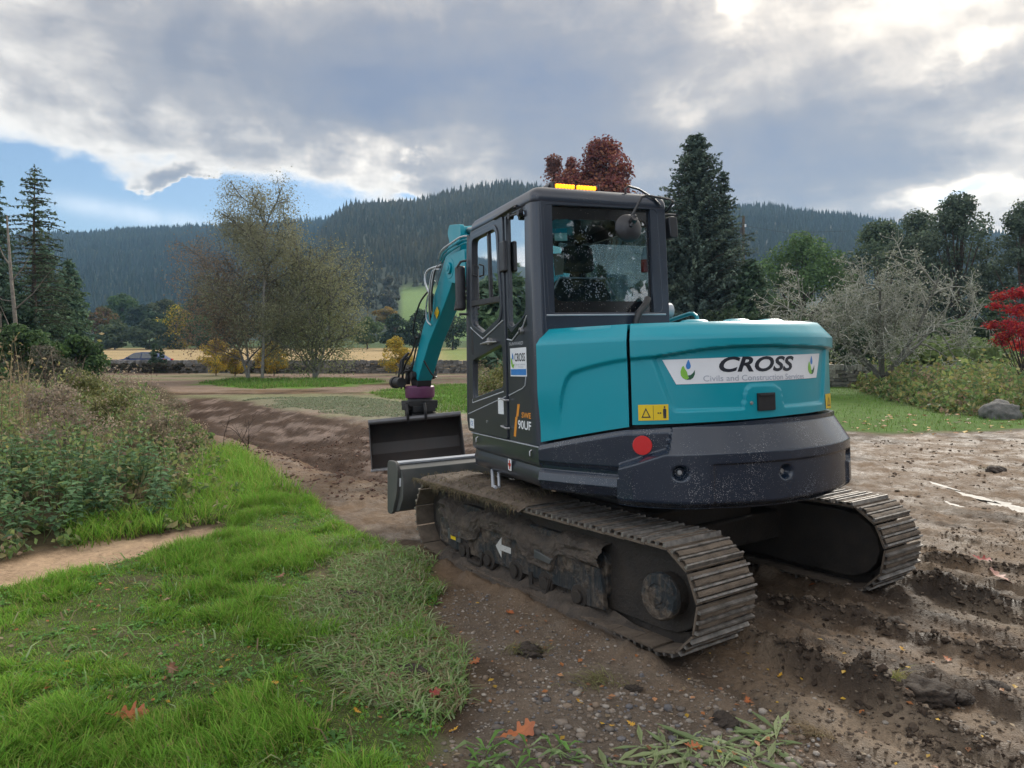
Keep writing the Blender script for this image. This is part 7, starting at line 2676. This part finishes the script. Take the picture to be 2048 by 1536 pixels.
LM = {'orange': leaf_mat('orange_leaf', (.42, .13, .035), (.30, .085, .03)), 'brown': leaf_mat('brown_leaf', (.26, .115, .055), (.17, .075, .04)),
      'red': leaf_mat('red_leaf', (.36, .045, .03), (.22, .03, .025)), 'yellow': leaf_mat('yellow_leaf', (.58, .33, .02), (.42, .22, .03)), 'pink': leaf_mat('faded_leaf', (.40, .20, .15), (.28, .13, .10))}
LSH = {}
for cn in LM:
    for s in range(3):
        me = oak_leaf(s + 5)
        me.materials.append(LM[cn])
        LSH[cn, s] = me
LEAVES = [  # u, v, length px, colour, label
    (262, 1466, 62, 'orange', 'largest orange oak leaf on the grass at the lower left'),
    (1038, 1471, 72, 'orange', 'large orange oak leaf on the gravel at the bottom'),
    (1385, 1500, 36, 'orange', 'orange oak leaf lying on the flattened dock leaves'),
    (342, 1372, 34, 'brown', 'brown oak leaf standing in the middle of the lawn'),
    (860, 1300, 48, 'orange', 'orange oak leaf at the edge of the trampled grass beside the gravel'),
    (862, 1415, 44, 'red', 'rusty oak leaf just below the dark clod in the grass'),
    (752, 1352, 46, 'pink', 'faded pink oak leaf left of the dark clod in the grass'),
    (782, 1395, 42, 'pink', 'pale brown oak leaf touching the clod in the grass'),
    (838, 1248, 38, 'brown', 'brown oak leaf near the tip of the trampled grass'),
    (948, 1326, 26, 'orange', 'light orange leaf on the gravel edge above the large one'),
    (1018, 1229, 22, 'orange', 'small orange leaf on the mud beside the left track'),
    (796, 1366, 22, 'orange', 'small bright orange leaf left of the clod'),
    (562, 1174, 24, 'brown', 'brown leaf in the grass below the thick tuft'),
    (97, 1220, 28, 'brown', 'brown leaf in the lawn near the sandy path'),
    (172, 1168, 22, 'orange', 'small orange leaf at the edge of the sandy path'),
    (335, 1222, 24, 'pink', 'pale leaf in the lawn below the sandy path'),
    (6, 1492, 34, 'brown', 'brown leaf at the bottom left corner'),
    (336, 1530, 34, 'brown', 'brown leaf at the bottom edge under the lawn'),
    (550, 1398, 16, 'yellow', 'yellow leaf in the grass left of the clod'),
    (715, 1455, 20, 'yellow', 'yellow leaf at the bottom of the trampled grass'),
    (908, 1460, 22, 'yellow', 'bright yellow leaf on the earth left of the large orange leaf'),
    (1160, 1409, 20, 'yellow', 'yellow leaf on the gravel below the turf tuft'),
    (1262, 1452, 18, 'yellow', 'yellow leaf on the gravel above the flattened dock'),
    (1224, 1458, 16, 'yellow', 'small yellow leaf left of the other above the dock'),
    (1495, 1382, 22, 'orange', 'orange leaf on the bare mud behind the left track'),
    (1700, 1357, 26, 'red', 'red leaf on the mud left of the largest clod'),
    (1965, 1113, 36, 'red', 'crimson leaf on the mud right of the right track'),
    (2000, 1165, 48, 'pink', 'pale torn leaf on the rut at the right edge'),
    (2005, 1214, 22, 'orange', 'orange leaf on the rut berm at the right'),
    (1806, 1306, 20, 'yellow', 'yellow leaf on the mud above the largest clod'),
    (1895, 1325, 18, 'orange', 'small orange leaf on the mud right of the yellow one'),
    (1624, 1183, 20, 'orange', 'orange leaf in front of the right track'),
    (1560, 1340, 18, 'yellow', 'yellow leaf on the smooth mud behind the left track'),
]
for k, (u, v, w, cn, lab) in enumerate(LEAVES):
    x, y = G(u, v)
    if k < 2:
        x, y = x, y
    s = w / FPX * y * 1.05
    lift = .022 if (poly_dist(np.array([x]), np.array([y]), VERGE)[0] > 0) else .004
    rz = [.35, .25, .1, 1.9, 2.4, .4, 2.8, 1.7][k % 8] + (0 if k < 8 else k * .7)
    o = link('fallen_leaf', LSH[cn, k % 3], None, Matrix.Translation((x, y, gz(x, y) + lift + s * .05)) @ Matrix.Rotation(rz, 4, 'Z') @ Matrix.Rotation(R(38 if k in (0, 3, 4) else 14), 4, 'X') @ Matrix.Rotation(R(-18 if k % 2 else 10), 4, 'Y') @ Matrix.Scale(s, 4))
    tag(o, lab, 'leaf', 'fallen leaves')
# crumbs of leaf litter too small to tell apart
A = Arrays()
P = np.concatenate([in_poly(850, VERGE, 1.25), in_poly(520, PALE), in_poly(160, GRAVEL, 1.2), in_poly(90, PX([(1330, 1345), (1500, 1260), (2300, 1400), (2300, 1600), (1500, 1600)])), in_poly(150, PX([(1650, 845), (1800, 830), (2048, 830), (2300, 850), (2048, 868), (1700, 872)]))])
b = on_ground(P, -.012)
far_ = (b[:, 1] > 10)
V, F, C = leaf_quads(b, np.where(far_, .07, .018) * (.6 + .9 * RNG.random(len(b))), np.tile([0, 0, 2.0], (len(b), 1)), palette([(.36, .14, .05), (.45, .28, .04), (.22, .11, .06), (.40, .20, .10), (.26, .20, .13)], len(b)), 1.5, .6)
A.add(V, F, C)
tag(A.build('leaf_litter', M_FALLEN), kind='stuff')
# dead twiggy weed at the lip of the ditch
x, y = G(482, 905)
t = thing('dead_weed', (x, y, gz(x, y)), 'bare twiggy dark weed standing at the lip of the ditch', 'dead plant')
A, tips = Arrays(), []
spec = dict(col=lambda lv: np.array((.05, .035, .028)), wob=.2, lift=.03, kids=(3, 4, 5), ratio=.5, spread=.5)
for k in range(5):
    grow(A, tips, (RNG.normal() * .08, 0, -.02), unit(np.array([RNG.normal() * .5, RNG.normal() * .3, 1])), .42 + .2 * RNG.random(), .007, 2, spec)
A.build('stem', M_BARK, t)
